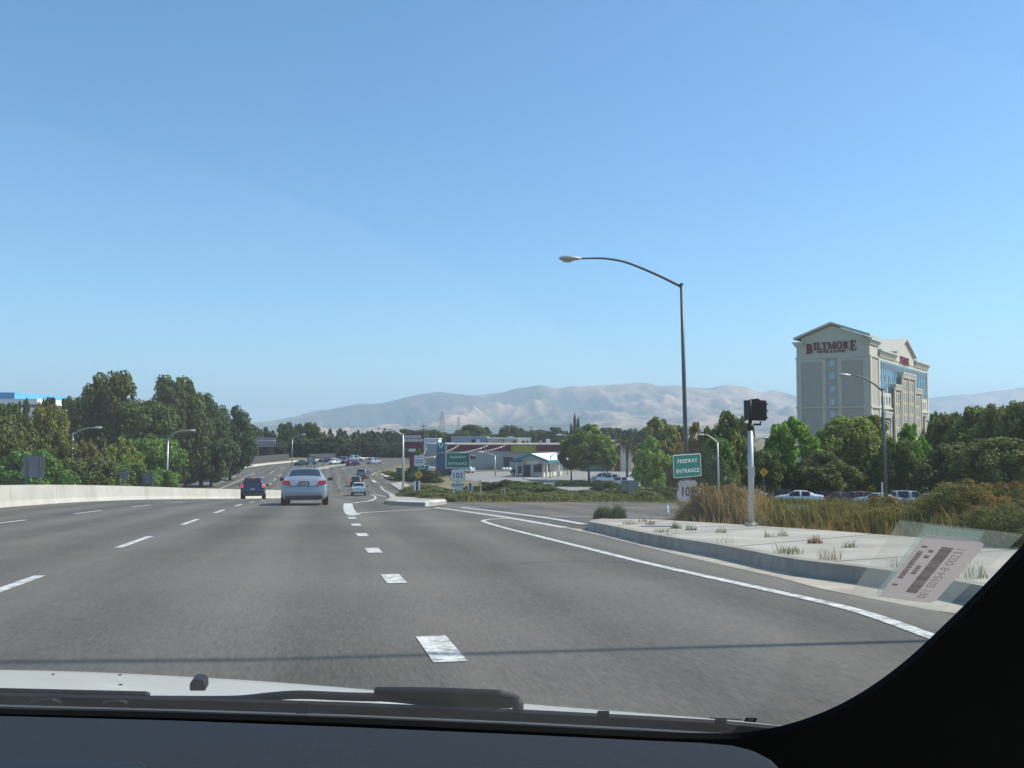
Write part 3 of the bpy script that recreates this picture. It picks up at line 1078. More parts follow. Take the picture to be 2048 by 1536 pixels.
def bay(x0, x1, ztop, d, nw):
    hb('bay_wall', 'brick_face', x0, x1, -d, 0.3, 0, ztop - 1.4)
    n = nw + 1
    for i in range(n):
        xx = x0 + (x1 - x0) * i / nw
        hb('bay_pilaster', 'cream', xx - 0.45, xx + 0.45, -d - 0.25, -d + 0.1, 0, ztop - 1.402)
    cornice('bay_cap', x0 - 0.2, x1 + 0.2, -d - 0.2, 0.2, ztop - 1.4, ztop, 0.4)
    for i in range(nw):
        c0 = x0 + (x1 - x0) * (i + 0.5) / nw
        z = ztop - 3.2
        first = True
        while z > 2:
            for s in ((-1.6, 1.6) if (x1 - x0) / nw > 6 else (0,)):
                w = link('window', lw_me, None, HOT); w.location = (c0 + s, -d - 0.05, z)
                link('sill', ls_me, None, w)
            z -= 3.0
bay(31.2, 47.2, 24.3, 0.7, 2)
bay(22.9, 30.3, 20.8, 0.5, 1)
bay(48.1, 57.5, 20.8, 0.5, 1)
bay(11.0, 18.0, 13.6, 0.5, 1)
bay(61.5, 68.5, 13.6, 0.5, 1)
cornice('parapet_cornice', 9.4, 26.5, 0.1, HW - 0.1, 26.9, 28.6, 0.9)
cornice('parapet_cornice', 51.5, HL - 0.3, 0.1, HW - 0.1, 26.9, 28.6, 0.9)
gb = MB()
gb.prism([(27.5, -0.12, 26.9), (50.5, -0.12, 26.9), (50.5, -0.12, 29.6), (39, -0.12, 33.2), (27.5, -0.12, 29.6)], (0, 9.0, 0))
gb.build('gable_wall', M['cream'], HOT)
gr = MB()
for sgn in (-1, 1):
    xo = 39 + sgn * 12.6
    gr.prism([(39, -0.8, 33.25), (xo, -0.8, 29.05), (xo, -0.8, 29.4), (39, -0.8, 33.75)], (0, 10.2, 0))
gr.build('gable_roof', M['cream'], HOT)
hb('roof_block', 'roof_metal', 20, 27.4, 3, 12, 28.21, 30.0)
sg2 = empty('sign_lettering', (0, 0, 0)); sg2.parent = HOT
word2 = [('B', 2.0, 26.6)] + [(c, 1.5, 27.1) for c in 'ILTMOR'] + [('E', 2.0, 26.6)]
letters(sg2, lambda a, c, d: (38.0 + a * 1.1, -0.14 - d, c), word2, 0.1)
tm2 = text_mesh('HOTEL & SUITES', 0.8, 0.04, 0.02, 1.05); tm2.materials.append(M['maroon'])
o = link('small_lettering', tm2, None, sg2); o.location = (38.0, -0.2, 26.75)
# ------------------------------------------------------------------ shops, forecourt, sheds
M['blue_wall'] = plain('pale_blue_wall', (0.34, 0.37, 0.38), 0.85, var=0.06, scale=0.3)
M['grey_wall'] = plain('grey_metal_wall', (0.36, 0.40, 0.46), 0.7, var=0.07, scale=0.5)
M['maroon_band'] = plain('maroon_fascia', (0.13, 0.022, 0.035), 0.7, var=0.12, scale=0.6)
M['tan_roof'] = plain('tan_roof', (0.38, 0.29, 0.20), 0.9, var=0.12, scale=0.3)
M['cream_wall'] = plain('cream_wall', (0.60, 0.55, 0.47), 0.85, var=0.05)
M['banner'] = plain('olive_banner', (0.30, 0.27, 0.03), 0.7, var=0.25, scale=1.2)
M['banner_ink'] = plain('banner_letters', (0.52, 0.50, 0.10), 0.6, var=0.1)
M['teal'] = plain('teal_fascia', (0.015, 0.22, 0.28), 0.5, var=0.06)
M['dark_void'] = plain('dark_opening', (0.03, 0.035, 0.04), 0.6, var=0.2)
M['valance_yellow'] = plain('yellow_stripe', (0.55, 0.42, 0.03), 0.6, var=0.1)
M['sign_blue2'] = plain('pylon_blue', (0.025, 0.12, 0.21), 0.45, var=0.08)
M['sign_teal'] = plain('pylon_teal', (0.01, 0.21, 0.27), 0.45, var=0.06)

def add(parent, name, mat, *bs, bevel=0.0):
    m = MB()
    for b in bs:
        m.bb(*b)
    return m.build(name, M[mat], parent, bevel)
def put_text(parent, name, s, size, loc, mat, depth=0.01, bold=0.0, sx=1.0, rz=0.0, spacing=1.0):
    me = text_mesh(s, size, depth, bold, sx, spacing)
    me.materials.append(M[mat])
    o = link(name, me, None, parent)
    o.location = loc
    o.rotation_euler = (0, 0, rz)
    return o
def PX(u, Y): return (u - CX) / FPX * Y
def PZ(v, Y): return P(CX, v, Y).z

Y0 = 220.0
store = empty('store', (PX(1010, Y0), Y0, 0), 0, 'long pale blue store with maroon fascia and a yellow SALE banner', 'store')
ox = PX(1010, Y0)
x0, x1 = PX(896, Y0) - ox, PX(1262, Y0) - ox
add(store, 'wall', 'blue_wall', (x0, x1, 0, 42, 0, 4.3))
add(store, 'fascia', 'maroon_band', (x0 - 0.1, x1 + 0.1, -0.25, 42.1, 4.3, 5.75))
add(store, 'parapet_cap', 'white', (x0 - 0.2, x1 + 0.2, -0.35, 0.25, 5.755, 5.95))
add(store, 'roof', 'tan_roof', (x0, x1, 0.3, 41.8, 5.6, 5.86))
add(store, 'roof_vent', 'white', (PX(1097, Y0) - ox, PX(1099, Y0) - ox + 0.8, 16, 17, 5.86, 7.0))
add(store, 'roof_vent', 'steel', (PX(1084, Y0) - ox, PX(1090, Y0) - ox, 20, 21.5, 5.86, 6.6))
add(store, 'wing_wall', 'blue_wall', (PX(852, Y0) - ox, x0 - 0.12, 2, 30, 0, 5.5))
add(store, 'wing_cap', 'grey_wall', (PX(851, Y0) - ox, x0 - 0.13, 1.9, 30.1, 5.502, 6.0))
add(store, 'doorway', 'dark_void', (PX(1007, Y0) - ox, PX(1019, Y0) - ox, -0.06, 0.1, 0.0, 2.9))
add(store, 'window', 'win_glass', (PX(1019.3, Y0) - ox, PX(1027, Y0) - ox, -0.06, 0.1, 1.8, 2.9))
add(store, 'roller_door', 'grey_wall', (PX(981, Y0) - ox, PX(989, Y0) - ox, -0.08, 0.1, 0.9, 1.8))
add(store, 'rubbish_skip', 'wood', (PX(984, Y0) - ox, PX(989, Y0) - ox, -1.6, -0.1, 0.0, 1.1))
add(store, 'wall_sign', 'maroon_band', (PX(941, Y0) - ox, PX(951, Y0) - ox, -0.12, 0.1, 2.5, 3.6))
add(store, 'wall_sign', 'sign_white', (PX(942, Y0) - ox, PX(951, Y0) - ox, -0.13, -0.121, 3.15, 3.5))
ban = add(store, 'banner', 'banner', (PX(1022, Y0) - ox, PX(1073, Y0) - ox, -0.34, -0.27, 4.02, 5.62))
put_text(ban, 'banner_text', 'MATTRESS', 0.95, ((PX(1047, Y0) - ox), -0.35, 5.15), 'banner_ink', 0.004, 0.01, 1.0)
put_text(ban, 'banner_text', 'SALE SALE', 0.95, ((PX(1047, Y0) - ox), -0.35, 4.42), 'banner_ink', 0.004, 0.01, 1.0)

# gas station kiosk with gabled canopy
Yk = 182.0
kx = PX(1063, Yk)
kio = empty('gas_station', (kx, Yk, 0), math.radians(-24), 'small gas station kiosk under a white gabled roof with teal trim', 'gas station')
add(kio, 'wall', 'cream_wall', (-2.2, 2.2, 0.6, 11.0, 0, 3.2))
add(kio, 'doorway', 'dark_void', (-1.9, -0.5, 0.52, 0.7, 0.0, 2.3))
add(kio, 'window', 'win_glass', (0.2, 1.9, 0.52, 0.7, 0.9, 2.3))
add(kio, 'window', 'win_glass', (2.15, 2.28, 1.4, 4.6, 0.9, 2.4))
add(kio, 'shop_sign', 'sign_white', (-1.2, 1.2, 0.5, 0.62, 2.5, 3.1))
add(kio, 'red_notice', 'maroon', (0.9, 2.1, 0.5, 0.6, 2.35, 2.48))
gm = MB(); gm.prism([(-2.4, 0.3, 3.21), (2.4, 0.3, 3.21), (0, 0.3, 4.25)], (0, 11.0, 0)); gm.build('gable', M['cream_wall'], kio)
rfm = MB()
for s in (-1, 1):
    rfm.prism([(0, -0.6, 4.3), (s * 3.5, -0.6, 3.05), (s * 3.5, -0.6, 3.2), (0, -0.6, 4.48)], (0, 13.0, 0))
rfm.build('roof', M['white'], kio)
fm = MB()
for s in (-1, 1):
    fm.prism([(0, -0.75, 4.05), (s * 3.65, -0.75, 2.78), (s * 3.65, -0.75, 3.25), (0, -0.75, 4.55)], (0, 0.145, 0))
    fm.bb(min(s * 3.51, s * 3.66), max(s * 3.51, s * 3.66), -0.6, 12.4, 2.75, 3.22)
fm.build('teal_trim', M['teal'], kio)
for (x, y) in ((-3.1, 0.0), (3.1, 0.0), (3.1, 6.0), (3.1, 11.6), (-3.1, 11.6)):
    add(kio, 'column', 'cream_wall', (x - 0.17, x + 0.17, y - 0.17, y + 0.17, 0, 2.9))
def pump(px, py, lab):
    p = empty('fuel_pump', (px, py, 0), math.radians(-24), lab, 'fuel pump', 'pumps on the forecourt')
    add(p, 'plinth', 'concrete', (-0.6, 0.6, -0.4, 0.4, 0, 0.16))
    add(p, 'cabinet', 'dark_void', (-0.45, 0.45, -0.28, 0.28, 0.16, 1.25), bevel=0.03)
    add(p, 'display', 'sign_white', (-0.38, 0.38, -0.31, -0.281, 0.75, 1.15))
    add(p, 'head', 'teal', (-0.47, 0.47, -0.3, 0.3, 1.252, 1.7), bevel=0.03)
    MB().tube([(0.46, -0.1, 1.2), (0.62, -0.2, 0.9), (0.6, -0.25, 0.4), (0.5, -0.3, 0.3)], 0.02, 6).build('hose', M['black'], p)
for (u, v) in ((1048, 952), (1091, 952), (1110, 951)):
    q = F(u, v)
    pump(q.x, q.y, 'dark fuel pump with teal head beside the gas station kiosk')
b1 = F(1080, 953)
pb = empty('price_board', (b1.x, b1.y, 0), 0, 'plain pale board standing in front of the gas station kiosk', 'board')
add(pb, 'panel', 'sign_white', (-0.55, 0.55, -0.06, 0.06, 0.25, 1.5)); add(pb, 'foot', 'concrete', (-0.7, 0.7, -0.25, 0.25, 0, 0.25))
b2 = F(1117, 953)
ib = empty('ice_box', (b2.x, b2.y, 0), 0, 'white box standing at the forecourt edge', 'box')
add(ib, 'body', 'white', (-0.35, 0.35, -0.3, 0.3, 0, 1.05), bevel=0.04); add(ib, 'lid', 'sign_white', (-0.37, 0.37, -0.32, 0.32, 1.052, 1.12))
for i, u in enumerate((1007, 1013, 1019)):
    q = F(u, 941)
    t = empty('white_drum', (q.x, q.y, 0), 0, 'round white drum by the dark store doorway', 'drum', 'white drums by the store')
    MB().lathe([(0.0, 0), (0.42, 0.0), (0.46, 0.25), (0.42, 0.6), (0.0, 0.72)], n=12).build('body', M['white'], t, sm=True)
    MB().tube([(0, 0, 0.68), (0, 0, 0.8)], 0.08, 8).build('cap', M['sign_back'], t)

# pylon signs
Yv = 186.0
vx = PX(882, Yv)
pyl = empty('gas_price_pylon', (vx, Yv, 0), math.radians(4), 'blue pylon sign with a white V on teal and yellow stripe', 'pylon sign')
def zz(v): return PZ(v, Yv)
hw = (890 - 873) / FPX * Yv / 2
add(pyl, 'post', 'sign_blue2', (-hw * 0.8, hw * 0.8, -0.1, 0.1, 0, zz(933)))
add(pyl, 'logo_panel', 'sign_teal', (-hw, hw, -0.22, 0.22, zz(897), zz(885)), bevel=0.03)
vv = MB()
for s in (-1, 1):
    vv.prism([(0, -0.23, zz(895.6)), (s * 0.14, -0.23, zz(895.6)), (s * hw * 0.66, -0.23, zz(887)), (s * hw * 0.30, -0.23, zz(887))], (0, 0.009, 0))
vv.build('white_v', M['white'], pyl)
add(pyl, 'price_panel', 'sign_blue2', (-hw, hw, -0.2, 0.2, zz(904.5), zz(897.2)))
add(pyl, 'yellow_stripe', 'valance_yellow', (-hw, hw, -0.21, 0.21, zz(906.5), zz(904.7)))
add(pyl, 'price_panel', 'sign_blue2', (-hw, hw, -0.2, 0.2, zz(932), zz(906.7)))
add(pyl, 'side_post', 'lamp_grey', (hw + 0.05, hw + 0.32, -0.15, 0.15, 0, zz(890)))

Yf = 205.0
fx = PX(828, Yf)
fs = empty('furniture_sign', (fx, Yf, 0), 0, 'maroon roadside pylon with FURNITURE DISCOUNTERS in white', 'pylon sign')
def zf(v): return PZ(v, Yf)
def xf(u): return PX(u, Yf) - fx
add(fs, 'stem', 'maroon_band', (xf(820), xf(830), -0.25, 0.25, 0, zf(897)))
body = MB(); body.prism([(xf(808), -0.35, zf(897)), (xf(848), -0.35, zf(897)), (xf(848), -0.35, zf(864)), (xf(808), -0.35, zf(870))], (0, 0.7, 0)); body.build('panel', M['maroon_band'], fs)
ef = MB(); ef.prism([(xf(807), -0.4, zf(870.2)), (xf(848.6), -0.4, zf(864)), (xf(848.6), -0.4, zf(863.2)), (xf(807), -0.4, zf(869.4))], (0, 0.8, 0)); ef.build('roof_edge', M['dark_void'], fs)
add(fs, 'letter_board', 'sign_white', (xf(811), xf(842.5), -0.37, -0.352, zf(875.6), zf(870.6)))
add(fs, 'letter_board', 'sign_white', (xf(809), xf(846), -0.37, -0.352, zf(883), zf(877.4)))
add(fs, 'notice', 'sign_white', (xf(818.5), xf(832), -0.38, -0.352, zf(903), zf(897.3)))
put_text(fs, 'lettering', 'FURNITURE', 0.50, ((xf(811) + xf(842.5)) / 2, -0.375, zf(873.1)), 'maroon', 0.003, 0.012, 1.1)
put_text(fs, 'lettering', 'DISCOUNTERS', 0.52, ((xf(809) + xf(846)) / 2, -0.375, zf(880.2)), 'maroon', 0.003, 0.012, 1.08)
bb2 = F(838, 934)
rb = empty('reader_board', (PX(839, 178), 178, 0), 0, 'white reader board on a post below pennant strings', 'sign')
add(rb, 'panel', 'sign_white', (-0.95, 0.95, -0.06, 0.06, PZ(932, 178), PZ(911, 178)))
add(rb, 'post', 'lamp_grey', (0.3, 0.42, -0.05, 0.05, 0, PZ(932, 178)))
MB().bb(-0.7, 0.7, -0.066, -0.061, PZ(926, 178), PZ(924.5, 178)).bb(-0.75, 0.75, -0.066, -0.061, PZ(922, 178), PZ(920.5, 178)).build('print', M['sign_blue2'], rb)

# strings of red and white pennants
def pennants(pa, pb_, n, lab, sag=0.3):
    t = empty('pennant_string', pa, 0, lab, 'pennants', 'pennant strings over the car lot')
    d = pb_ - pa
    pts = [d * (i / 10) - Vector((0, 0, sag * 4 * (i / 10) * (1 - i / 10))) for i in range(11)]
    MB().tube(pts, 0.025, 5).build('cord', M['white'], t)
    me = [MB().prism([(-0.16, 0, 0), (0.16, 0, 0), (0.02, 0.02, -0.42)], (0, 0.012, 0)).mesh('flag') for _ in range(2)]
    me[0].materials.append(M['white']); me[1].materials.append(M['red_flag'])
    for k in range(n):
        f = (k + 0.5) / n
        q = d * f - Vector((0, 0, sag * 4 * f * (1 - f) - 0.0))
        o = link('flag', me[k % 2], None, t)
        o.location = q
        o.rotation_euler = (random.Random(k).uniform(-0.5, 0.5), 0, random.Random(k + 9).uniform(-0.6, 0.6))
M['red_flag'] = plain('red_flag', (0.45, 0.06, 0.05), 0.7, var=0.1)
pennants(P(830, 911, 178), P(873, 912, 184), 16, 'low string of red and white pennants between reader board and blue pylon', 0.25)
pennants(P(847, 909, 180), P(854, 894, 217), 8, 'steep pennant string rising from reader board to the store wing', 0.1)
pennants(P(893, 903, 188), P(918, 889.5, 219.6), 12, 'pennant string from blue pylon post up to the store parapet', 0.1)
pennants(P(915, 906, 186), P(977, 889.5, 219.6), 20, 'middle pennant string slung across the store front', 0.3)
pennants(P(955, 903, 190), P(1012, 889.5, 219.6), 18, 'pennant string slung across the store front towards the yellow banner', 0.3)

# sheds behind the store
def shed(u0, u1, v0, Y, wmat, lab, roofm='white', gable=False, depth=14, door=None):
    x0, x1 = PX(u0, Y), PX(u1, Y)
    cx = (x0 + x1) / 2
    zt = PZ(v0, Y)
    t = empty('warehouse', (cx, Y, 0), 0, lab, 'warehouse')
    w = (x1 - x0) / 2
    add(t, 'wall', wmat, (-w, w, 0, depth, 0, zt - 0.35))
    if gable:
        m = MB(); m.prism([(-w - 0.2, -0.3, zt - 0.34), (w + 0.2, -0.3, zt - 0.34), (w + 0.2, -0.3, zt - 0.1), (0, -0.3, zt + 0.45), (-w - 0.2, -0.3, zt - 0.1)], (0, depth + 0.6, 0)); m.build('roof', M[roofm], t)
    else:
        add(t, 'roof', roofm, (-w - 0.2, w + 0.2, -0.3, depth + 0.3, zt - 0.345, zt))
    if door:
        for (a, b, mt) in door:
            add(t, 'loading_door', mt, (PX(a, Y) - cx, PX(b, Y) - cx, -0.12, 0.1, 0, zt - 0.9))
    return t
shed(903, 974, 873, 300, 'grey_wall', 'grey blue metal warehouse behind the maroon store roof', 'grey_wall', door=[(943, 951, 'dark_void'), (952, 960, 'white')])
shed(975, 1005, 875.5, 296, 'cream_wall', 'low cream shed with white roof edge behind the store', 'white')
shed(1008, 1034, 875.5, 292, 'cream_wall', 'small cream shed with gabled white roof and dark door', 'white', True, door=[(1025, 1033, 'dark_void')])
shed(1035, 1061, 876, 298, 'white', 'small white shed with dark openings next to the gabled shed', 'white', door=[(1043, 1050, 'dark_void'), (1053, 1057, 'dark_void')])
shed(848, 877, 876.5, 320, 'white', 'plain white shed among trees beyond the maroon pylon', 'white')
shed(1216, 1262, 884, 210, 'cream_wall', 'cream house with terracotta roof behind the palm', 'tan_roof', True, door=[(1228, 1240, 'maroon')])
Yb = 330.0
bx = PX(-20, Yb)
wb = empty('big_box_store', (bx, Yb, 0), 0, 'big white building with bright blue roof band above the trees', 'building')
M['bright_blue'] = plain('bright_blue_band', (0.10, 0.36, 0.66), 0.6, var=0.05)
hwx = PX(75, Yb) - bx
add(wb, 'wall', 'white', (-hwx * 2, hwx * 1.0, 0, 40, 0, PZ(815, Yb)))
add(wb, 'window_band', 'win_glass', (-hwx * 2, hwx * 1.02, -0.1, 39, PZ(815, Yb) + 0.01, PZ(809, Yb)))
add(wb, 'upper_wall', 'white', (-hwx * 2, hwx * 1.0, -0.3, 40, PZ(809, Yb) + 0.01, PZ(797.5, Yb)))
add(wb, 'roof_band', 'bright_blue', (-hwx * 2, hwx * 0.52, -0.5, 40, PZ(797.5, Yb) + 0.01, PZ(785, Yb)))

# lattice pylons and utility poles with wires
def lattice(u, vt, vb, Y, lab):
    zt = PZ(vt, Y)
    t = empty('transmission_tower', (PX(u, Y), Y, 0), 0.3, lab, 'pylon', 'transmission towers on the plain')
    m = MB()
    hw0, hw1 = zt * 0.10, zt * 0.022
    n = 9
    for i in range(n):
        z0, z1 = zt * i / n, zt * (i + 1) / n
        a, b = hw0 + (hw1 - hw0) * (i / n), hw0 + (hw1 - hw0) * ((i + 1) / n)
        c0 = [(-a, -a), (a, -a), (a, a), (-a, a)]
        c1 = [(-b, -b), (b, -b), (b, b), (-b, b)]
        for k in range(4):
            k2 = (k + 1) % 4
            m.tube([(*c0[k], z0), (*c1[k], z1)], 0.16, 4)
            m.tube([(*c0[k], z0), (*c1[k2], z1)], 0.09, 4)
            m.tube([(*c0[k2], z0), (*c1[k], z1)], 0.09, 4)
    m.build('lattice', M['steel'], t)
    for zf_ in (0.66, 0.78, 0.9):
        z = zt * zf_
        am = MB()
        for s in (-1, 1):
            am.tube([(0, 0, z + 0.9), (s * zt * 0.11, 0, z)], 0.14, 4)
            am.tube([(0, 0, z - 0.3), (s * zt * 0.11, 0, z)], 0.14, 4)
        am.build('cross_arm', M['steel'], t)
    return zt
lattice(884, 822, 870, 900, 'tall steel lattice transmission tower before the hills')
lattice(917, 833, 870, 1150, 'tall steel lattice transmission tower before the hills')
def upole(u, vt, Y, lab):
    zt = PZ(vt, Y)
    t = empty('utility_pole', (PX(u, Y), Y, 0), 0, lab, 'utility pole')
    MB().tube([(0, 0, 0), (0, 0, zt)], [0.2, 0.14], 8).build('pole', M['bark'], t)
    add(t, 'cross_arm', 'bark', (-1.3, 1.3, -0.08, 0.08, zt - 0.7, zt - 0.5))
    add(t, 'cross_arm', 'bark', (-1.1, 1.1, -0.08, 0.08, zt - 1.9, zt - 1.7))
upole(847, 849, 330, 'wooden utility pole behind the maroon pylon')
upole(1062, 852, 420, 'wooden utility pole with cross arms beyond the sheds')
def wire(pts, lab, r=0.05):
    t = MB()
    t.tube(pts, r, 4)
    o = t.build('power_line', M['dark_steel'])
    tag(o, lab, 'power line', 'power lines before the hills')
for k, dv in enumerate((0, 4, 8)):
    pts = []
    for i in range(15):
        u = 500 + i * 90
        pts.append(P(u, 852 + dv - (u - 500) * 0.002 + 2.2 * math.sin((u - 500) / 540 * math.pi) ** 2, 430))
    wire(pts, 'thin power line strung across the plain before the hills')
# ------------------------------------------------------------------ vegetation
def leaf_quads(C, N, S, rng, aspect=0.62):
    """diamond leaves at points C with facing N and length S"""
    n = len(C)
    r = rng.normal(size=(n, 3))
    T = np.cross(N, r)
    T /= np.linalg.norm(T, axis=1)[:, None] + 1e-9
    B = np.cross(N, T)
    S = S[:, None]
    V = np.empty((n, 4, 3), dtype=np.float32)
    V[:, 0] = C - T * S
    V[:, 1] = C + B * S * aspect + N * S * 0.12
    V[:, 2] = C + T * S
    V[:, 3] = C - B * S * aspect + N * S * 0.12
    return V.reshape(-1, 3), np.arange(n * 4, dtype=np.int32).reshape(-1, 4)

def unit(rng, n):
    d = rng.normal(size=(n, 3))
    return d / (np.linalg.norm(d, axis=1)[:, None] + 1e-9)

ENV = {
    'round': lambda z: np.sqrt(np.clip(1 - ((z - 0.50) / 0.52) ** 2, 0.0, 1)) * 0.5,
    'oval': lambda z: np.clip(np.sin(np.clip(z, 0, 1) ** 0.85 * math.pi), 0.03, 1) ** 0.55 * 0.5,
    'cone': lambda z: (np.clip(1 - z, 0, 1) ** 0.8) * 0.5 * np.clip(z * 6 + 0.3, 0, 1),
    'spire': lambda z: (np.clip(1 - z, 0, 1) ** 0.55) * 0.5 * np.clip(z * 5 + 0.25, 0, 1),
    'mound': lambda z: np.sqrt(np.clip(1 - z ** 2, 0.0, 1)) * 0.5,
}
def crown_mesh(name, seed, env, nc, nl, leaf, cr=(0.09, 0.17), flat=0.8, out=1.15, mat='leaf'):
    """leaves in clumps spread through a crown of height 1 and width about 1"""
    rng = np.random.default_rng(seed)
    e = ENV[env]
    Cs, Ns, Ss = [], [], []
    k = 0
    ph = rng.uniform(0, 6.28, 4)
    while k < nc:
        z = rng.uniform(0.02, 0.98)
        a = rng.uniform(0, 2 * math.pi)
        rr = float(e(np.array(z)))
        if rng.uniform(0, 0.5) > rr:
            continue
        lob = 1 + 0.10 * math.sin(2 * a + ph[0] + 3 * z) + 0.13 * math.sin(3 * a + ph[1] - 5 * z) + 0.10 * math.sin(9 * z + ph[2] + a)
        rad = rr * lob * math.sqrt(rng.uniform(0.12, 1.0))
        c = np.array([rad * math.cos(a), rad * math.sin(a), z])
        r = rng.uniform(*cr) * (0.65 + 0.7 * rr)
        n = int(nl * (0.6 + 0.8 * rng.uniform()))
        d = unit(rng, n)
        q = r * (0.35 + 0.65 * rng.uniform(0, 1, n) ** 0.45)
        p = c + d * q[:, None] * np.array([1, 1, flat])
        nn = d * out + np.array([0, 0, 0.35]) + rng.normal(size=(n, 3)) * 0.55
        nn /= np.linalg.norm(nn, axis=1)[:, None] + 1e-9
        Cs.append(p); Ns.append(nn); Ss.append(leaf * rng.uniform(0.55, 1.25, n))
        k += 1
    V, Q = leaf_quads(np.vstack(Cs), np.vstack(Ns), np.hstack(Ss), rng)
    me = np_mesh(name, V, Q)
    me.materials.append(M[mat])
    return me

CR = {}
for i in range(5):
    CR['broad', i] = crown_mesh('crown', 11 + i, 'round', 135, 150, 0.028, (0.09, 0.17))
for i in range(4):
    CR['oval', i] = crown_mesh('crown', 31 + i, 'oval', 105, 120, 0.032, (0.075, 0.14))
for i in range(2):
    CR['cone', i] = crown_mesh('crown', 51 + i, 'cone', 95, 110, 0.024, (0.08, 0.14), mat='needle')
for i in range(2):
    CR['spire', i] = crown_mesh('crown', 61 + i, 'spire', 110, 100, 0.022, (0.14, 0.22), 1.0, mat='needle')
for i in range(4):
    CR['bush', i] = crown_mesh('crown', 71 + i, 'mound', 60, 120, 0.030, (0.10, 0.20), 0.8)
for i in range(3):
    CR['fine', i] = crown_mesh('crown', 81 + i, 'mound', 110, 150, 0.014, (0.07, 0.16), 0.9)

def trunk_mesh(seed, h0, bare):
    """tapered trunk (height 1 overall) with limbs reaching into the crown"""
    rng = random.Random(seed)
    m = MB()
    lean = rng.uniform(-0.03, 0.03)
    m.tube([(0, 0, 0), (lean * 0.4, 0, bare * 0.5), (lean, 0.01, bare + 0.12), (lean * 1.4, 0, 0.8)], [0.028, 0.022, 0.018, 0.004], 8)
    for k in range(6):
        a = k * 2.4 + rng.uniform(-0.3, 0.3)
        z = bare + rng.uniform(0.0, 0.28)
        L = rng.uniform(0.16, 0.28)
        m.tube([(lean, 0, z), (lean + math.cos(a) * L * 0.5, math.sin(a) * L * 0.5, z + L * 0.5), (lean + math.cos(a) * L, math.sin(a) * L, z + L * 1.15)], [0.012, 0.008, 0.003], 6)
    me = m.mesh('trunk')
    me.materials.append(M['bark'])
    me.shade_smooth()
    return me
TR = [trunk_mesh(i, 1, 0.22) for i in range(3)]
TRL = [trunk_mesh(i + 7, 1, 0.10) for i in range(2)]

_tn = [0]
def tree(kind, pos, h, w, col, label, group=None, bare=0.14, name='tree', cat='tree', var=None):
    """a trunk with limbs and a crown of leaf clumps"""
    _tn[0] += 1
    k = _tn[0]
    rng = random.Random(k * 17)
    z0 = pos[2] if len(pos) > 2 else H(pos[0], pos[1])
    t = empty(name, (pos[0], pos[1], z0 - 0.05), rng.uniform(0, 6.28), label, cat, group)
    tm = (TR if bare > 0.12 else TRL)
    tr = link('trunk', tm[k % len(tm)], None, t)
    tr.scale = (h * 0.9, h * 0.9, h * 0.95)
    nv = len([1 for q in CR if q[0] == kind])
    me = CR[kind, (var if var is not None else k) % nv]
    c = link('crown', me, None, t)
    c.location = (0, 0, h * bare)
    if kind == 'broad': w *= 1.14
    c.scale = (w, w * rng.uniform(0.85, 1.1), h * (1 - bare))
    j = lambda x: max(0.002, x * rng.uniform(0.88, 1.12))
    c.color = (j(col[0]), j(col[1]), j(col[2]), 1)
    return t

DK = (0.078, 0.118, 0.042)      # dark evergreen
MG = (0.095, 0.150, 0.045)      # mid green
OL = (0.160, 0.182, 0.052)      # olive, turning
BG = (0.135, 0.235, 0.055)      # fresh green
BL = (0.075, 0.112, 0.066)      # bluish evergreen
BR = (0.115, 0.126, 0.048)      # brownish

def tree_px(kind, u, vt, Y, wpx, col, label, group=None, zb=None, bare=0.1, **k):
    """crown top shows at (u, vt), width wpx in the photo, at ground distance Y"""
    x = PX(u, Y)
    zb = H(x, Y) if zb is None else zb
    h = PZ(vt, Y) - zb
    return tree(kind, (x, Y, zb), h, wpx / FPX * Y, col, label, group, bare, **k)

# left-hand wood behind the barrier
gl = 'dense trees behind the concrete barrier'
tree_px('broad', 222, 753, 125, 118, DK, 'tallest dark green tree, rounded crown, behind the pole lamp', gl, var=0)
tree_px('broad', 350, 759, 138, 112, DK, 'tall dark round-headed tree standing behind the bright green tree', gl, var=1)
tree_px('broad', 180, 795, 130, 90, DK, 'shaded dark tree at the flank of the tallest tree', gl, var=2)
tree_px('broad', 285, 808, 124, 120, (0.083, 0.131, 0.051), 'dark bushy tree filling the dip between the two tallest trees', gl, var=3)
tree_px('broad', 405, 793, 150, 92, BL, 'dark bluish tree next to the tall round-headed tree', gl, var=4)
tree_px('broad', 462, 818, 168, 80, BL, 'dark tree ending the wood beside the side street', gl, var=0)
tree_px('oval', 425, 850, 148, 92, (0.092, 0.149, 0.078), 'greyish green tree by the side street verge', gl, var=1)
tree_px('broad', 372, 850, 146, 80, BL, 'deep shaded tree above the grass verge corner', gl, var=2)
tree_px('oval', 140, 790, 140, 60, DK, 'narrow dark tree in the middle of the wood', gl, var=2)
tree_px('oval', 100, 797, 140, 60, (0.092, 0.122, 0.051), 'dull green tree below the white building wall', gl, var=3)
tree_px('cone', 52, 782, 150, 34, DK, 'thin pointed conifer against the white building', gl)
tree_px('cone', 38, 793, 148, 30, DK, 'shorter pointed conifer against the white building', gl)
tree_px('broad', 10, 812, 120, 90, DK, 'dark tree hiding the foot of the white building', gl, var=1)
tree_px('broad', 95, 818, 105, 92, (0.155, 0.198, 0.048), 'yellowish green tree before the dark wood', gl, var=3)
tree_px('broad', 30, 838, 95, 110, (0.114, 0.168, 0.051), 'mid green tree behind the large sign back', gl, var=4)
tree_px('oval', 118, 865, 90, 92, OL, 'olive yellow bushy tree beside the tall pole lamp', gl, var=0)
tree_px('oval', 178, 880, 92, 80, OL, 'second olive bushy tree beyond the tall pole lamp', gl, var=1)
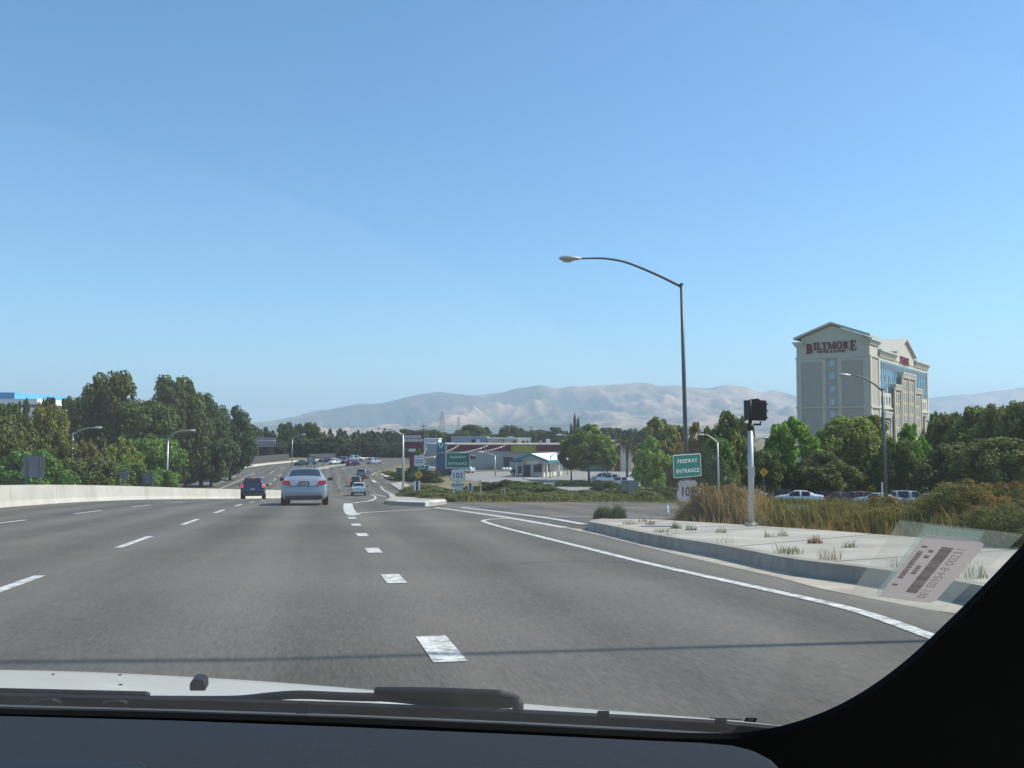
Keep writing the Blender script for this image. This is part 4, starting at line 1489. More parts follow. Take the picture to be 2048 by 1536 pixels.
tree_px('oval', 245, 872, 95, 80, (0.206, 0.222, 0.061), 'olive tree with a pointed top above the small sign backs', gl, var=2)
tree_px('broad', 303, 878, 100, 104, BG, 'bright green rounded tree beside the second pole lamp', gl, var=2)
tree_px('broad', 20, 872, 80, 100, BR, 'brownish green bush tree behind the large sign back', gl, var=0)
tree_px('broad', 60, 905, 72, 130, (0.104, 0.188, 0.051), 'low green bush just behind the barrier by the large sign back', gl, var=1)
tree_px('broad', 180, 915, 78, 120, (0.092, 0.149, 0.043), 'low dark green bush behind the barrier below the olive trees', gl, var=2)
tree_px('broad', 252, 928, 84, 90, (0.104, 0.178, 0.051), 'low bush around the small square sign back', gl, var=3)
tree_px('broad', -40, 850, 90, 140, (0.104, 0.158, 0.051), 'broad green tree beside the brownish bush tree', gl, var=2)
tree_px('broad', 325, 942, 92, 60, BG, 'low bright green bush under the second pole lamp', gl, var=3)
for (u, vt, Y, w, c) in [(392, 935, 168, 26, OL), (412, 925, 176, 34, BR), (428, 928, 186, 26, OL)]:
    tree_px('bush', u, vt, Y, w, c, 'small round bush on the verge under the dark trees', 'verge bushes', bare=0.0, name='shrub', cat='shrub')

# far row of trees behind the curve of the road
rr = random.Random(5)
for (u, vt, k, c) in [(505, 850, 'oval', BL), (525, 853, 'oval', BL), (545, 856, 'cone', BL), (563, 848, 'oval', MG), (580, 845, 'oval', MG), (601, 850, 'broad', BL), (620, 848, 'broad', DK),
                      (633, 850, 'cone', BL), (650, 858, 'cone', BL), (664, 854, 'cone', BL), (678, 852, 'cone', BL), (692, 858, 'cone', BL), (706, 859, 'cone', BL), (716, 857, 'cone', BL), (729, 861, 'cone', BL), (742, 862, 'oval', BL),
                      (755, 864, 'oval', BL), (770, 853, 'cone', BL), (778, 862, 'oval', BL), (790, 866, 'broad', BL), (806, 860, 'broad', MG), (822, 862, 'broad', BL)]:
    Y = 350 + rr.uniform(-8, 25)
    tree_px(k, u + rr.uniform(-3, 3), vt, Y, 34 + rr.uniform(-4, 10), c, 'dark evergreen in the row behind the far bend', 'row of trees behind the far bend', bare=0.02)
for i in range(17):
    u = 496 + i * 20
    tree_px('broad', u + rr.uniform(-5, 5), 880 + rr.uniform(-8, 8), 342 + rr.uniform(-4, 4), 44, BL if i % 3 else (0.074, 0.116, 0.058), 'low dark tree filling the row behind the far bend', 'low trees behind the far bend', bare=0.02)
# trees behind the sheds and store
gb_ = 'distant trees behind the sheds'
for (u, vt, Y, w, c, k) in [(865, 861, 430, 40, MG, 'broad'), (885, 866, 440, 36, BL, 'broad'), (905, 868, 430, 30, BL, 'broad'), (945, 851, 420, 62, DK, 'broad'), (970, 855, 425, 34, DK, 'oval'), (925, 861, 430, 34, DK, 'broad'),
                            (995, 869, 520, 34, BL, 'broad'), (1018, 853, 460, 36, MG, 'broad'), (1037, 857, 465, 34, BL, 'broad'), (1058, 862, 470, 30, BL, 'broad'), (1078, 861, 480, 34, MG, 'broad'),
                            (1110, 856, 470, 40, BL, 'broad'), (1090, 864, 480, 34, MG, 'broad'), (1130, 862, 480, 30, BL, 'oval'), (1165, 868, 430, 40, BL, 'broad'), (1212, 857, 400, 44, BL, 'broad'), (1232, 858, 410, 34, BL, 'broad'),
                            (1262, 860, 400, 44, BL, 'broad'), (1290, 866, 390, 40, BL, 'broad'), (846, 868, 420, 30, BL, 'broad'), (838, 862, 400, 34, BL, 'broad')]:
    tree_px(k, u, vt, Y, w, c, 'distant rounded tree beyond the sheds and store', gb_, bare=0.03)
for (u, v, Y, w, c) in [(908, 878, 310, 22, BR), (868, 884, 300, 40, MG), (893, 884, 310, 30, MG)]:
    tree_px('bush', u, v, Y, w, c, 'bushy tree showing between shed and store roof', 'bushes between the sheds', bare=0.0)
for (u, vt, w) in [(1142, 846, 11), (1149, 829, 12), (1156, 834, 12)]:
    tree_px('spire', u, vt, 250, w, (0.030, 0.059, 0.033), 'slender dark cypress in a clump of three behind the store', 'three cypresses', bare=0.0)
# trees on the forecourt and by the car park
tree_px('oval', 1178, 849, 166, 100, BG, 'full fresh green tree on the forecourt lawn', None, bare=0.24, var=1)
tree_px('oval', 1142, 884, 168, 44, MG, 'smaller tree tucked beside the full forecourt tree', None, bare=0.3, var=2)
tree_px('oval', 1215, 890, 170, 38, BG, 'light green side tree next to the full forecourt tree', None, bare=0.3, var=3)
gr_ = 'trees along the car park'
for (u, vt, Y, w, c, k, v_, lab) in [
    (1318, 838, 118, 90, (0.206, 0.274, 0.095), 'oval', 0, 'tall green tree behind the tilted freeway sign lamp'),
    (1300, 872, 100, 66, (0.206, 0.343, 0.088), 'oval', 1, 'fresh green tree with low branches beside the small dark sign'),
    (1345, 868, 112, 60, (0.248, 0.261, 0.088), 'oval', 2, 'olive green tree directly behind the freeway sign'),
    (1392, 846, 135, 44, (0.293, 0.261, 0.100), 'oval', 3, 'olive tree with pointed crown behind the curved lamp'),
    (1412, 856, 130, 44, (0.234, 0.246, 0.088), 'oval', 0, 'ragged olive tree beneath the curved lamp'),
    (1452, 823, 118, 72, (0.206, 0.233, 0.079), 'oval', 1, 'tall narrow olive tree beside the pedestrian signal'),
    (1484, 830, 124, 52, (0.234, 0.233, 0.088), 'oval', 2, 'tall ragged tree half hidden by the pedestrian signal'),
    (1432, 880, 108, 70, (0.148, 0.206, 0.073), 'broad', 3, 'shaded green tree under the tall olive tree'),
    (1366, 852, 140, 62, (0.165, 0.175, 0.080), 'oval', 1, 'pale olive tree rising behind the tall lamp post'),
    (1470, 842, 132, 66, (0.150, 0.165, 0.070), 'oval', 3, 'pale olive tree just behind the pedestrian signal pole'),
    (1552, 850, 110, 50, (0.148, 0.206, 0.073), 'oval', 3, 'dark slim tree beside the signal head'),
    (1582, 838, 104, 108, (0.182, 0.325, 0.073), 'oval', 0, 'big bright green tree in front of the hotel corner'),
    (1650, 858, 118, 60, (0.176, 0.287, 0.073), 'broad', 2, 'light green tree before the gabled hotel end'),
    (1700, 838, 112, 130, (0.206, 0.261, 0.073), 'broad', 1, 'wide olive green tree under the hotel facade'),
    (1745, 832, 118, 84, (0.234, 0.274, 0.079), 'oval', 3, 'yellowish tall tree before the sunlit hotel face'),
    (1822, 848, 108, 76, (0.193, 0.334, 0.073), 'oval', 1, 'bright green tree with pointed crown by the right lamp post'.replace('right ', 'slender ')),
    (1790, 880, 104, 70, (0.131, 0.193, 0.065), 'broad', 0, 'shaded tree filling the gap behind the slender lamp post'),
    (1868, 820, 122, 50, (0.176, 0.233, 0.079), 'oval', 2, 'tall thin tree at the far hotel corner'),
    (1900, 832, 116, 80, (0.190, 0.219, 0.073), 'broad', 3, 'dull olive tree beyond the far hotel corner'),
    (1948, 820, 112, 96, (0.206, 0.225, 0.073), 'broad', 4, 'broad brownish green tree beside the dull olive tree'),
    (2000, 815, 106, 90, (0.176, 0.233, 0.073), 'broad', 1, 'green tree with loose crown by the frame-edge thicket'.replace('frame-edge ', 'roadside ')),
    (2046, 803, 100, 90, (0.162, 0.219, 0.073), 'broad', 2, 'tallest dull tree above the roadside thicket'),
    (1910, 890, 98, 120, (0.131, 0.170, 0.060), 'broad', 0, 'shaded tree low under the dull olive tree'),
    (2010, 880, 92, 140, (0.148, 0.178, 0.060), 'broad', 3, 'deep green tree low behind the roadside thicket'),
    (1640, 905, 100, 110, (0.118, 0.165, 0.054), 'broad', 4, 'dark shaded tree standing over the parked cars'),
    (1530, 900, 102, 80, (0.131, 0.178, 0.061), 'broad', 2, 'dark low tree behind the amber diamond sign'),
    (2110, 820, 100, 120, (0.162, 0.206, 0.073), 'broad', 1, 'spreading tree past the roadside thicket')]:
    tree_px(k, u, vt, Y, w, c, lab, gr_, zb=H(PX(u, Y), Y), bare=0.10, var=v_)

# palms
def palm(u, vt, Y, wpx, label, crown_h=0.5):
    x = PX(u, Y); zb = H(x, Y)
    h = PZ(vt, Y) - zb
    t = empty('palm_tree', (x, Y, zb), 0, label, 'palm tree')
    MB().tube([(0, 0, 0), (0.05, 0, h * 0.4), (0, 0, h * 0.8)], [0.24, 0.17, 0.15], 8).build('trunk', M['bark'], t, sm=True)
    rng = random.Random(int(u))
    R = wpx / FPX * Y / 2
    me = MB()
    L = 1.0
    pts = [Vector((0, 0, 0)), Vector((0.3, 0, 0.16)), Vector((0.6, 0, 0.16)), Vector((0.85, 0, 0.0)), Vector((1.0, 0, -0.2))]
    me.tube(pts, [0.012, 0.01, 0.008, 0.006, 0.003], 4)
    for i in range(26):
        f = 0.15 + 0.85 * i / 26
        k = f * 4
        a = int(min(3, k)); b = k - a
        q = pts[a].lerp(pts[a + 1], b)
        l = 0.26 * math.sin(math.pi * (0.12 + 0.86 * f)) + 0.04
        for s in (-1, 1):
            me.add([q, q + Vector((0.03, 0, 0)), q + Vector((0.10, s * l, -0.10 - l * 0.35))], [(0, 1, 2)])
    fm_ = me.mesh('frond', fix=False)
    fm_.materials.append(M['leaf'])
    for i in range(26):
        o = link('frond', fm_, None, t)
        o.location = (0, 0, h * 0.8)
        tilt = rng.uniform(-0.9, 0.75)
        o.rotation_euler = (0, -tilt, i * 2.399)
        s = R * rng.uniform(0.85, 1.1)
        o.scale = (s, s, s)
        o.color = (0.06, 0.085, 0.035, 1) if tilt > -0.5 else (0.12, 0.09, 0.04, 1)
palm(1253, 872, 150, 52, 'short palm with drooping fronds beside the terracotta roof')
palm(1306, 836, 160, 66, 'tall feathery palm rising behind the green trees')
palm(1755, 812, 130, 50, 'palm head poking above the wide olive tree at the hotel')
palm(1960, 822, 135, 56, 'palm between the dull trees past the hotel')

# ------------------------------------------------------------------ brush and grass
def in_poly(poly, x, y):
    c = False
    n = len(poly)
    j = n - 1
    for i in range(n):
        xi, yi = poly[i]; xj, yj = poly[j]
        if (yi > y) != (yj > y) and x < (xj - xi) * (y - yi) / (yj - yi) + xi:
            c = not c
        j = i
    return c

def grass(name, poly, n, hgt, wid, col, label, seed=1, clump=0.0, lean=0.35, dz=0.0, cat=None, plume=0.0, dome=None):
    """blades of grass over an outline: one object, nobody could count it"""
    rng = np.random.default_rng(seed)
    xs = [p[0] for p in poly]; ys = [p[1] for p in poly]
    pts = []
    while len(pts) < n:
        x, y = rng.uniform(min(xs), max(xs)), rng.uniform(min(ys), max(ys))
        if not in_poly(poly, x, y):
            continue
        if clump and noise.noise(Vector((x / clump, y / clump, seed * 3.7))) < rng.uniform(-0.5, 0.25):
            continue
        pts.append((x, y, H(x, y) + dz))
    B = np.array(pts)
    h = rng.uniform(hgt[0], hgt[1], n) * (0.7 + 0.3 * rng.uniform(size=n))
    if dome:
        h = h * np.clip(1.15 - ((B[:, 0] - dome[0]) ** 2 + (B[:, 1] - dome[1]) ** 2 * 2) / dome[2] ** 2, 0.15, 1)
    a = rng.uniform(0, 2 * math.pi, n)
    d = np.stack([np.cos(a), np.sin(a), np.zeros(n)], 1)
    s = np.stack([-np.sin(a), np.cos(a), np.zeros(n)], 1)
    ln = rng.uniform(0.05, lean, n)
    w = wid * rng.uniform(0.6, 1.3, n)
    up = np.array([0, 0, 1.0])
    m1 = B + up * (h * 0.55)[:, None] + d * (h * ln * 0.35)[:, None]
    tip = B + up * (h * (1 - 0.25 * ln))[:, None] + d * (h * ln)[:, None]
    V = np.empty((n, 6, 3), dtype=np.float32)
    V[:, 0] = B - s * w[:, None]; V[:, 1] = B + s * w[:, None]
    V[:, 2] = m1 + s * (w * (0.8 + plume))[:, None]; V[:, 3] = m1 - s * (w * (0.8 + plume))[:, None]
    V[:, 4] = tip + s * (w * (0.12 + plume))[:, None]; V[:, 5] = tip - s * (w * (0.12 + plume))[:, None]
    i = np.arange(n, dtype=np.int32)[:, None] * 6
    Q = np.vstack([i + np.array([0, 1, 2, 3]), i + np.array([3, 2, 4, 5])]).astype(np.int32)
    me = np_mesh(name, V.reshape(-1, 3), Q)
    me.materials.append(M['blade'])
    o = link(name, me)
    o.color = col + (1,)
    return tag(o, label, cat or 'grass', None, 'stuff')

def bush(x, y, h, w, col, label, group, kind='bush', k=0):
    t = empty('shrub', (x, y, H(x, y) - 0.06), k * 1.3, label, 'shrub', group)
    n = len([1 for q in CR if q[0] == kind])
    c = link('foliage', CR[kind, k % n], None, t)
    c.scale = (w, w, h)
    c.color = col + (1,)
    m = MB()
    for i in range(4):
        a = i * 1.7 + k
        m.tube([(0, 0, 0), (math.cos(a) * w * 0.12, math.sin(a) * w * 0.12, h * 0.35), (math.cos(a) * w * 0.3, math.sin(a) * w * 0.3, h * 0.7)], [0.02, 0.014, 0.006], 5)
    m.build('stem', M['bark'], t)
    return t

# slope between slip road and forecourt
rb_ = random.Random(31)
slope_poly = [(-3.0, 46.8), (-2.6, 45.4), (0, 45.0), (12, 45.0), (30, 45.5), (45, 46), (45, 60), (18, 62), (6, 74), (-2, 84), (-9, 98), (-7.9, 80), (-6.1, 62), (-4.6, 52)]
grass('green_weeds', slope_poly, 26000, (0.22, 0.6), 0.018, (0.11, 0.135, 0.045), 'low green weeds covering the slope beside the slip road', 3, 2.5, 0.7)
grass('dry_grass', slope_poly, 12000, (0.25, 0.65), 0.012, (0.30, 0.22, 0.11), 'dry tan grass patches between the weeds on the slope', 4, 4.0, 0.6)
grass('dry_verge', [(-2.5, 44.4), (30, 44.6), (45, 44.8), (45, 46.5), (0, 46.2), (-2.6, 46.4)], 5000, (0.05, 0.16), 0.012, (0.30, 0.23, 0.12), 'short straw edging the far side of the slip road', 6, 0, 0.6)
def hedge(px, cols, hs, ws, Ys, lab, grp, n, seed, kind='bush'):
    r = random.Random(seed)
    for i in range(n):
        f = (i + r.uniform(0.2, 0.8)) / n * (len(px) - 1)
        a = int(min(len(px) - 2, f)); b = f - a
        u = px[a] + (px[a + 1] - px[a]) * b
        Y = Ys[a] + (Ys[a + 1] - Ys[a]) * b + r.uniform(-1.2, 1.2)
        h = hs[a] + (hs[a + 1] - hs[a]) * b
        c = r.choice(cols)
        bush(PX(u, Y), Y, h * r.uniform(0.8, 1.1), ws * r.uniform(0.8, 1.25), c, lab, grp, kind, i + seed)
GRN = [(0.140, 0.190, 0.058), (0.165, 0.206, 0.066), (0.099, 0.148, 0.049)]
DGN = [(0.083, 0.124, 0.046), (0.074, 0.107, 0.043)]
hedge([955, 1000, 1060, 1110], GRN + DGN, [1.0, 1.3, 1.15, 0.55], 3.2, [66, 62, 58, 56], 'rounded green shrub in the hedge above the weedy slope', 'hedge shrubs on the slope', 16, 3)
hedge([1110, 1180, 1250, 1300, 1340], DGN + GRN, [0.55, 0.6, 0.8, 1.0, 0.9], 2.6, [54, 52, 50, 50, 50], 'dark green shrub in the thicket beside the slip road', 'thicket shrubs by the slip road', 18, 11)
hedge([845, 885, 940], GRN, [0.75, 0.7, 0.55], 1.9, [62, 54, 50], 'low green shrub on the corner by the freeway sign', 'corner shrubs', 9, 21)
hedge([815, 840, 870], [(0.198, 0.198, 0.074), (0.148, 0.181, 0.066)], [1.2, 1.5, 1.2], 3.0, [118, 100, 85], 'yellow green shrub on the corner bank by the kerb', 'bank shrubs', 8, 27)
hedge([800, 830, 870], DGN, [1.8, 2.4, 2.0], 4.0, [172, 165, 160], 'dark shrub below the maroon pylon', 'shrubs below the pylon', 7, 29)
hedge([770, 790, 815], [(0.264, 0.214, 0.099), (0.198, 0.198, 0.083)], [0.9, 1.0, 1.2], 3.0, [200, 185, 172], 'dry bush on the far corner verge', 'far corner bushes', 6, 37)
hedge([1120, 1160, 1200], DGN, [1.0, 1.1, 1.0], 3.0, [150, 148, 150], 'dark low shrub in the forecourt bed', 'forecourt bed shrubs', 6, 41)
hedge([1200, 1235, 1290], DGN, [1.4, 1.6, 1.6], 3.6, [140, 132, 120], 'dark shrub screening the forecourt cars', 'forecourt screen shrubs', 7, 47)

# strip between the near sidewalk and the slip road
strip_poly = [(2.4, 22.2), (3.6, 21.6), (4.7, 19.9), (6.1, 17.2), (7.1, 14.5), (8.2, 10.5), (14, 12), (22, 16), (34, 20), (34, 28.2), (16, 27.6), (9, 26.2), (5, 23.6)]
tall_poly = [(4.5, 23.6), (4.8, 22.4), (5.5, 21.6), (6.2, 22.4), (6.7, 25.6), (5.4, 25.4), (4.6, 24.6)]
grass('tall_dry_grass', tall_poly, 2400, (0.35, 1.05), 0.0032, (0.40, 0.29, 0.14), 'tall orange tan grass plumes below the tilted freeway sign', 8, 0.7, 0.65, plume=0.9)
grass('straw', strip_poly, 11000, (0.12, 0.38), 0.010, (0.30, 0.20, 0.095), 'dry straw under the roadside shrubs behind the sidewalk', 9, 1.6, 0.7)
grass('weeds', [(6.5, 18), (8, 13), (30, 19), (30, 27), (14, 26)], 12000, (0.3, 0.75), 0.014, (0.10, 0.12, 0.04), 'green weeds among the roadside shrubs behind the sidewalk', 10, 1.8, 0.6)
scruff = [(5.0, 20.6), (6.6, 17.4), (8.0, 13.6), (13.5, 15.5), (13.5, 24.5), (6.5, 25.5)]
grass('scruffy_brush', scruff, 4600, (0.2, 0.8), 0.006, (0.20, 0.175, 0.07), 'scruffy brown green brush growing between the roadside shrubs', 12, 0.9, 0.9, plume=0.5)
def cl(us, ys, n, seed, hh, cols, lab, grp, ws, kind='fine'):
    r = random.Random(seed)
    for i in range(n):
        u, Y = r.uniform(*us), r.uniform(*ys)
        bush(PX(u, Y), Y, r.uniform(hh[0] * 0.7, hh[1] * 1.1), ws * r.uniform(0.5, 1.2), r.choice(cols), lab, grp, kind, i + seed)
OLV = [(0.27, 0.19, 0.075), (0.22, 0.17, 0.06), (0.165, 0.173, 0.058), (0.140, 0.165, 0.058), (0.214, 0.181, 0.066), (0.116, 0.140, 0.049)]
cl((1405, 1500), (23.5, 26.5), 7, 51, (0.6, 0.9), OLV, 'olive shrub in the dry grass before the signal pole', 'shrubs in the dry grass', 1.6)
cl((1530, 1740), (21.5, 25.5), 14, 61, (0.30, 0.52), OLV, 'olive green shrub behind the sidewalk beyond the signal pole', 'shrubs behind the sidewalk', 1.5)
cl((1740, 1900), (19, 24), 11, 71, (0.45, 0.75), OLV, 'taller olive shrub behind the sidewalk by the slender lamp post', 'taller roadside shrubs', 1.7)
cl((1880, 2080), (16.5, 21), 15, 81, (0.7, 1.1), OLV, 'tall bush in the roadside thicket above the sidewalk', 'roadside thicket', 1.9)
cl((1950, 2200), (12.8, 15.5), 8, 91, (0.5, 0.85), OLV, 'leafy bush hanging over the sidewalk behind the sticker', 'bushes over the sidewalk', 1.4)
cl((1392, 1475), (23.0, 25.4), 9, 95, (0.6, 0.95), [(0.30, 0.20, 0.09), (0.34, 0.24, 0.11), (0.22, 0.18, 0.07)], 'tan seeding shrub among the tall dry grass', 'tan shrubs in the dry grass', 1.1)
cl((860, 1000), (47.0, 52), 16, 97, (0.35, 0.6), [(0.16, 0.20, 0.07), (0.13, 0.17, 0.06), (0.20, 0.20, 0.08)], 'low weedy mound on the slope by the upright freeway sign', 'weedy mounds by the sign', 2.2, 'bush')
cl((1000, 1340), (46.6, 50), 26, 99, (0.35, 0.6), [(0.16, 0.20, 0.07), (0.12, 0.16, 0.055), (0.18, 0.18, 0.08)], 'low weedy mound along the far edge of the slip road', 'weedy mounds along the slip road', 2.2, 'bush')
# weeds in the joints of the sidewalk and the clump on the corner
def tuft(u, v, n, hgt, col, label, seed, r=0.25, group=None, wid=0.006, dz=0.17):
    p = G(u, v)
    rng = np.random.default_rng(seed)
    t = [(p.x + r * math.cos(a), p.y + r * math.sin(a) * 0.7) for a in np.linspace(0, 6.0, 10)]
    o = grass('weed_tuft', t, n, hgt, wid, col, label, seed, 0, 0.8, dz, 'weed', 0.0, (p.x, p.y, r))
    o['kind'] = 'thing'
    if group: o['group'] = group
tuft(1208, 1051, 900, (0.25, 0.46), (0.10, 0.14, 0.075), 'grey green weed clump on the kerb corner', 101, 0.26, wid=0.008, dz=0.15)
tuft(1236, 1053, 700, (0.25, 0.5), (0.11, 0.14, 0.075), 'smaller grey green weed clump beside the kerb corner clump', 102, 0.2, wid=0.008, dz=0.15)
for i, (u, v, n, c) in enumerate([(1352, 1077, 120, (0.09, 0.13, 0.05)), (1382, 1081, 80, (0.09, 0.13, 0.05)), (1442, 1087, 60, (0.2, 0.17, 0.09)), (1302, 1068, 60, (0.26, 0.2, 0.11)), (1630, 1112, 160, (0.28, 0.17, 0.09)),
                                  (1540, 1098, 40, (0.25, 0.2, 0.11)), (1700, 1122, 60, (0.15, 0.16, 0.07)), (1285, 1060, 60, (0.24, 0.2, 0.11)), (1566, 1095, 40, (0.22, 0.2, 0.12))]):
    tuft(u, v, n, (0.06, 0.22), c, 'small weed growing through the concrete sidewalk', 110 + i, 0.12, 'weeds on the sidewalk', 0.004)
rw_ = random.Random(77)
for i in range(14):
    f = rw_.uniform(0.06, 0.98)
    kp = kbl[int(f * (len([q for q in kbl if q.y > 7]) - 1))]
    ox_, oy_ = rw_.uniform(0.22, 0.6), rw_.uniform(0.0, 0.4)
    tt = [(kp.x + ox_ + 0.16 * math.cos(a), kp.y + oy_ + 0.09 * math.sin(a)) for a in np.linspace(0, 6.0, 8)]
    o = grass('weed_tuft', tt, rw_.randint(10, 60), (0.03, rw_.uniform(0.08, 0.26)), 0.003, rw_.choice([(0.30, 0.22, 0.12), (0.12, 0.15, 0.06), (0.24, 0.19, 0.1)]), 'thin weed growing along the top of the kerb', 160 + i, 0, 1.1, 0.185, 'weed')
    o['kind'] = 'thing'; o['group'] = 'weeds along the kerb'
# lawn verge on the side street corner
vg = [F(u, v).xy for (u, v) in [(350, 961), (392, 954), (430, 945), (425, 940), (380, 945), (345, 952)]]
grass('lawn', vg, 6000, (0.1, 0.2), 0.03, (0.10, 0.17, 0.04), 'green lawn at the side street corner', 140, 0, 0.5)
lv = [F(u, v).xy for (u, v) in [(1150, 972), (1230, 975), (1250, 972), (1170, 968)]]
grass('lawn_strip', lv, 3000, (0.1, 0.2), 0.03, (0.10, 0.16, 0.04), 'lawn strip below the full forecourt tree', 141, 0, 0.5)
# ------------------------------------------------------------------ street lamps
def head_mesh(L=0.75, w=0.17, hh=0.11):
    """cobra head: a flattened teardrop along -X with a lens below"""
    m = MB()
    rings = [(0.0, 0.25), (-0.12, 0.45), (-0.3, 0.8), (-0.55, 1.0), (-0.8, 0.85), (-0.95, 0.45), (-1.0, 0.08)]
    n = 10
    V, Fc = [], []
    for (t, s) in rings:
        for k in range(n):
            a = 2 * math.pi * k / n
            z = math.sin(a) * hh * s * (1.0 if math.sin(a) > 0 else 0.75)
            V.append((t * L, math.cos(a) * w * s, z))
    for i in range(len(rings) - 1):
        for k in range(n):
            k2 = (k + 1) % n
            Fc.append((i * n + k, i * n + k2, (i + 1) * n + k2, (i + 1) * n + k))
    Fc += [tuple(range(n)), tuple(reversed(range((len(rings) - 1) * n, len(rings) * n)))]
    return m.add(V, Fc)
def lens_mesh(L=0.75, w=0.17, hh=0.11):
    m = MB()
    n = 10
    ring = [(-0.62 * L + 0.27 * L * math.cos(2 * math.pi * k / n), 0.8 * w * math.sin(2 * math.pi * k / n), -hh * 0.55) for k in range(n)]
    low = [(-0.62 * L + 0.16 * L * math.cos(2 * math.pi * k / n), 0.5 * w * math.sin(2 * math.pi * k / n), -hh * 1.05) for k in range(n)]
    Fc = [(k, (k + 1) % n, n + (k + 1) % n, n + k) for k in range(n)] + [tuple(range(n, 2 * n))]
    return m.add(ring + low, Fc)

def lamp(Y, ub, ut, vt, arm, r0, label, zb=None, mat='steel', head=0.75, group=None, extra=None):
    """arm: photo points from pole top to lamp head; everything stands at ground distance Y"""
    x = PX(ub, Y)
    zb = H(x, Y) if zb is None else zb
    t = empty('street_lamp', (x, Y, zb), 0, label, 'street lamp', group)
    o = Vector((x, Y, zb))
    top = P(ut, vt, Y) - o
    MB().tube([(0, 0, 0), tuple(top * 0.5), tuple(top)], [r0, r0 * 0.85, r0 * 0.68], 12).build('pole', M[mat], t, sm=True)
    add(t, 'base_plate', 'steel', (-r0 * 2, r0 * 2, -r0 * 2, r0 * 2, -0.02, 0.04))
    MB().tube([tuple(top), tuple(top + Vector((0, 0, r0 * 0.7)))], [r0 * 0.85, r0 * 0.75], 12).build('pole_cap', M[mat], t)
    for ar in [arm] + ([extra] if extra else []):
        pts = curve2([P(u, v, Y) - o for (u, v) in ar], 6)
        rs = [r0 * 0.62 + (r0 * 0.34 - r0 * 0.62) * i / (len(pts) - 1) for i in range(len(pts))]
        MB().tube(pts, rs, 8).build('arm', M[mat], t, sm=True)
        d = (pts[-1] - pts[-3])
        hd = head_mesh(head, head * 0.23, head * 0.15).build('lamp_head', M['lamp_grey'], t, sm=True)
        lens_mesh(head, head * 0.23, head * 0.15).build('lens', M['lens'], hd, sm=True)
        hd.location = pts[-1]
        hd.rotation_euler = (0, 0, math.pi if d.x > 0 else 0)
    return t
lamp(33, 1373, 1363, 570, [(1362, 573), (1330, 557), (1290, 539), (1250, 524), (1215, 517.5), (1190, 516.5), (1163, 517)], 0.085, 'tall lamp post with long curved arm behind the tilted freeway sign', head=0.80, mat='dark_steel')
lamp(60, 1769, 1765, 779, [(1765, 782), (1748, 768), (1730, 757), (1712, 751.5), (1702, 750.5)], 0.10, 'slender lamp post with curved arm against the hotel', head=0.85, mat='dark_steel')
lamp(92, 146, 146, 868, [(146, 870), (158, 862), (172, 857), (186, 855.5)], 0.14, 'pole lamp rising above the barrier before the olive trees', zb=0, head=0.9)
lamp(98, 336, 336, 878, [(336, 880), (347, 868), (360, 862.5), (375, 861)], 0.13, 'second pole lamp rising beside the bright green tree', zb=0, head=0.85)
lamp(100, 20, 20, 885, [(20, 887), (26, 880), (36, 876.5)], 0.10, 'lamp half hidden in the trees by the large sign back', zb=0, head=0.7)
p_l = G(807, 976.5)
lamp(p_l.y, 807.5, 806, 869, [(806, 871), (795, 865), (785, 862), (778, 862.5)], 0.19, 'thick pole lamp with two arms on the corner sidewalk', zb=p_l.z + 0.15, head=0.95, extra=[(806, 870), (790, 861.5), (775, 857.5), (766, 856.5)], mat='lamp_grey')
lamp(186, 991, 990, 911, [(990, 912), (980, 907.5), (968, 904.5)], 0.16, 'forecourt lamp with bent arm in front of the blue store', zb=0, head=1.3, mat='lamp_grey')
lamp(178, 1100, 1101, 913, [(1101, 914), (1106, 909), (1114, 905.5)], 0.15, 'forecourt lamp beside the gas station roof', zb=0, head=1.0, mat='lamp_grey')
lamp(200, 1142, 1141, 877, [(1141, 878), (1133, 872), (1124, 869.5)], 0.15, 'lamp half hidden by the full forecourt tree', zb=0, head=1.3, mat='lamp_grey')
lamp(98, 1436, 1435, 884, [(1435, 885), (1424, 876), (1414, 870), (1409, 869.3)], 0.11, 'curved lamp in front of the olive trees', head=0.75, mat='lamp_grey')
lamp(240, 585, 585, 876, [(585, 877), (592, 872), (601, 869)], 0.13, 'far lamp beyond the overhead sign back', zb=0, head=1.3)
lamp(104, 1509, 1509, 884, [(1509, 885), (1516, 879), (1522, 876.5)], 0.10, 'thin lamp in the trees just beyond the pedestrian signal', head=0.9)
# lamp post standing on the sidewalk beside our car: its shadow crosses the lane
def side_lamp():
    x, y = 9.4, 7.55
    z = H(x, y)
    t = empty('street_lamp', (x, y, z), 0, 'lamp post on the verge whose shadow crosses the lane', 'street lamp')
    MB().tube([(0, 0, 0), (0, 0, 12.6)], [0.055, 0.04], 12).build('pole', M['steel'], t, sm=True)
    pts = curve2([Vector((0, 0, 12.4)), Vector((-1.2, 0, 13.0)), Vector((-2.6, 0, 13.3)), Vector((-3.6, 0, 13.3))], 5)
    MB().tube(pts, 0.05, 8).build('arm', M['steel'], t, sm=True)
    hd = head_mesh(0.8, 0.18, 0.12).build('lamp_head', M['lamp_grey'], t, sm=True)
    hd.location = pts[-1]
    lens_mesh(0.8, 0.18, 0.12).build('lens', M['lens'], hd, sm=True)
side_lamp()

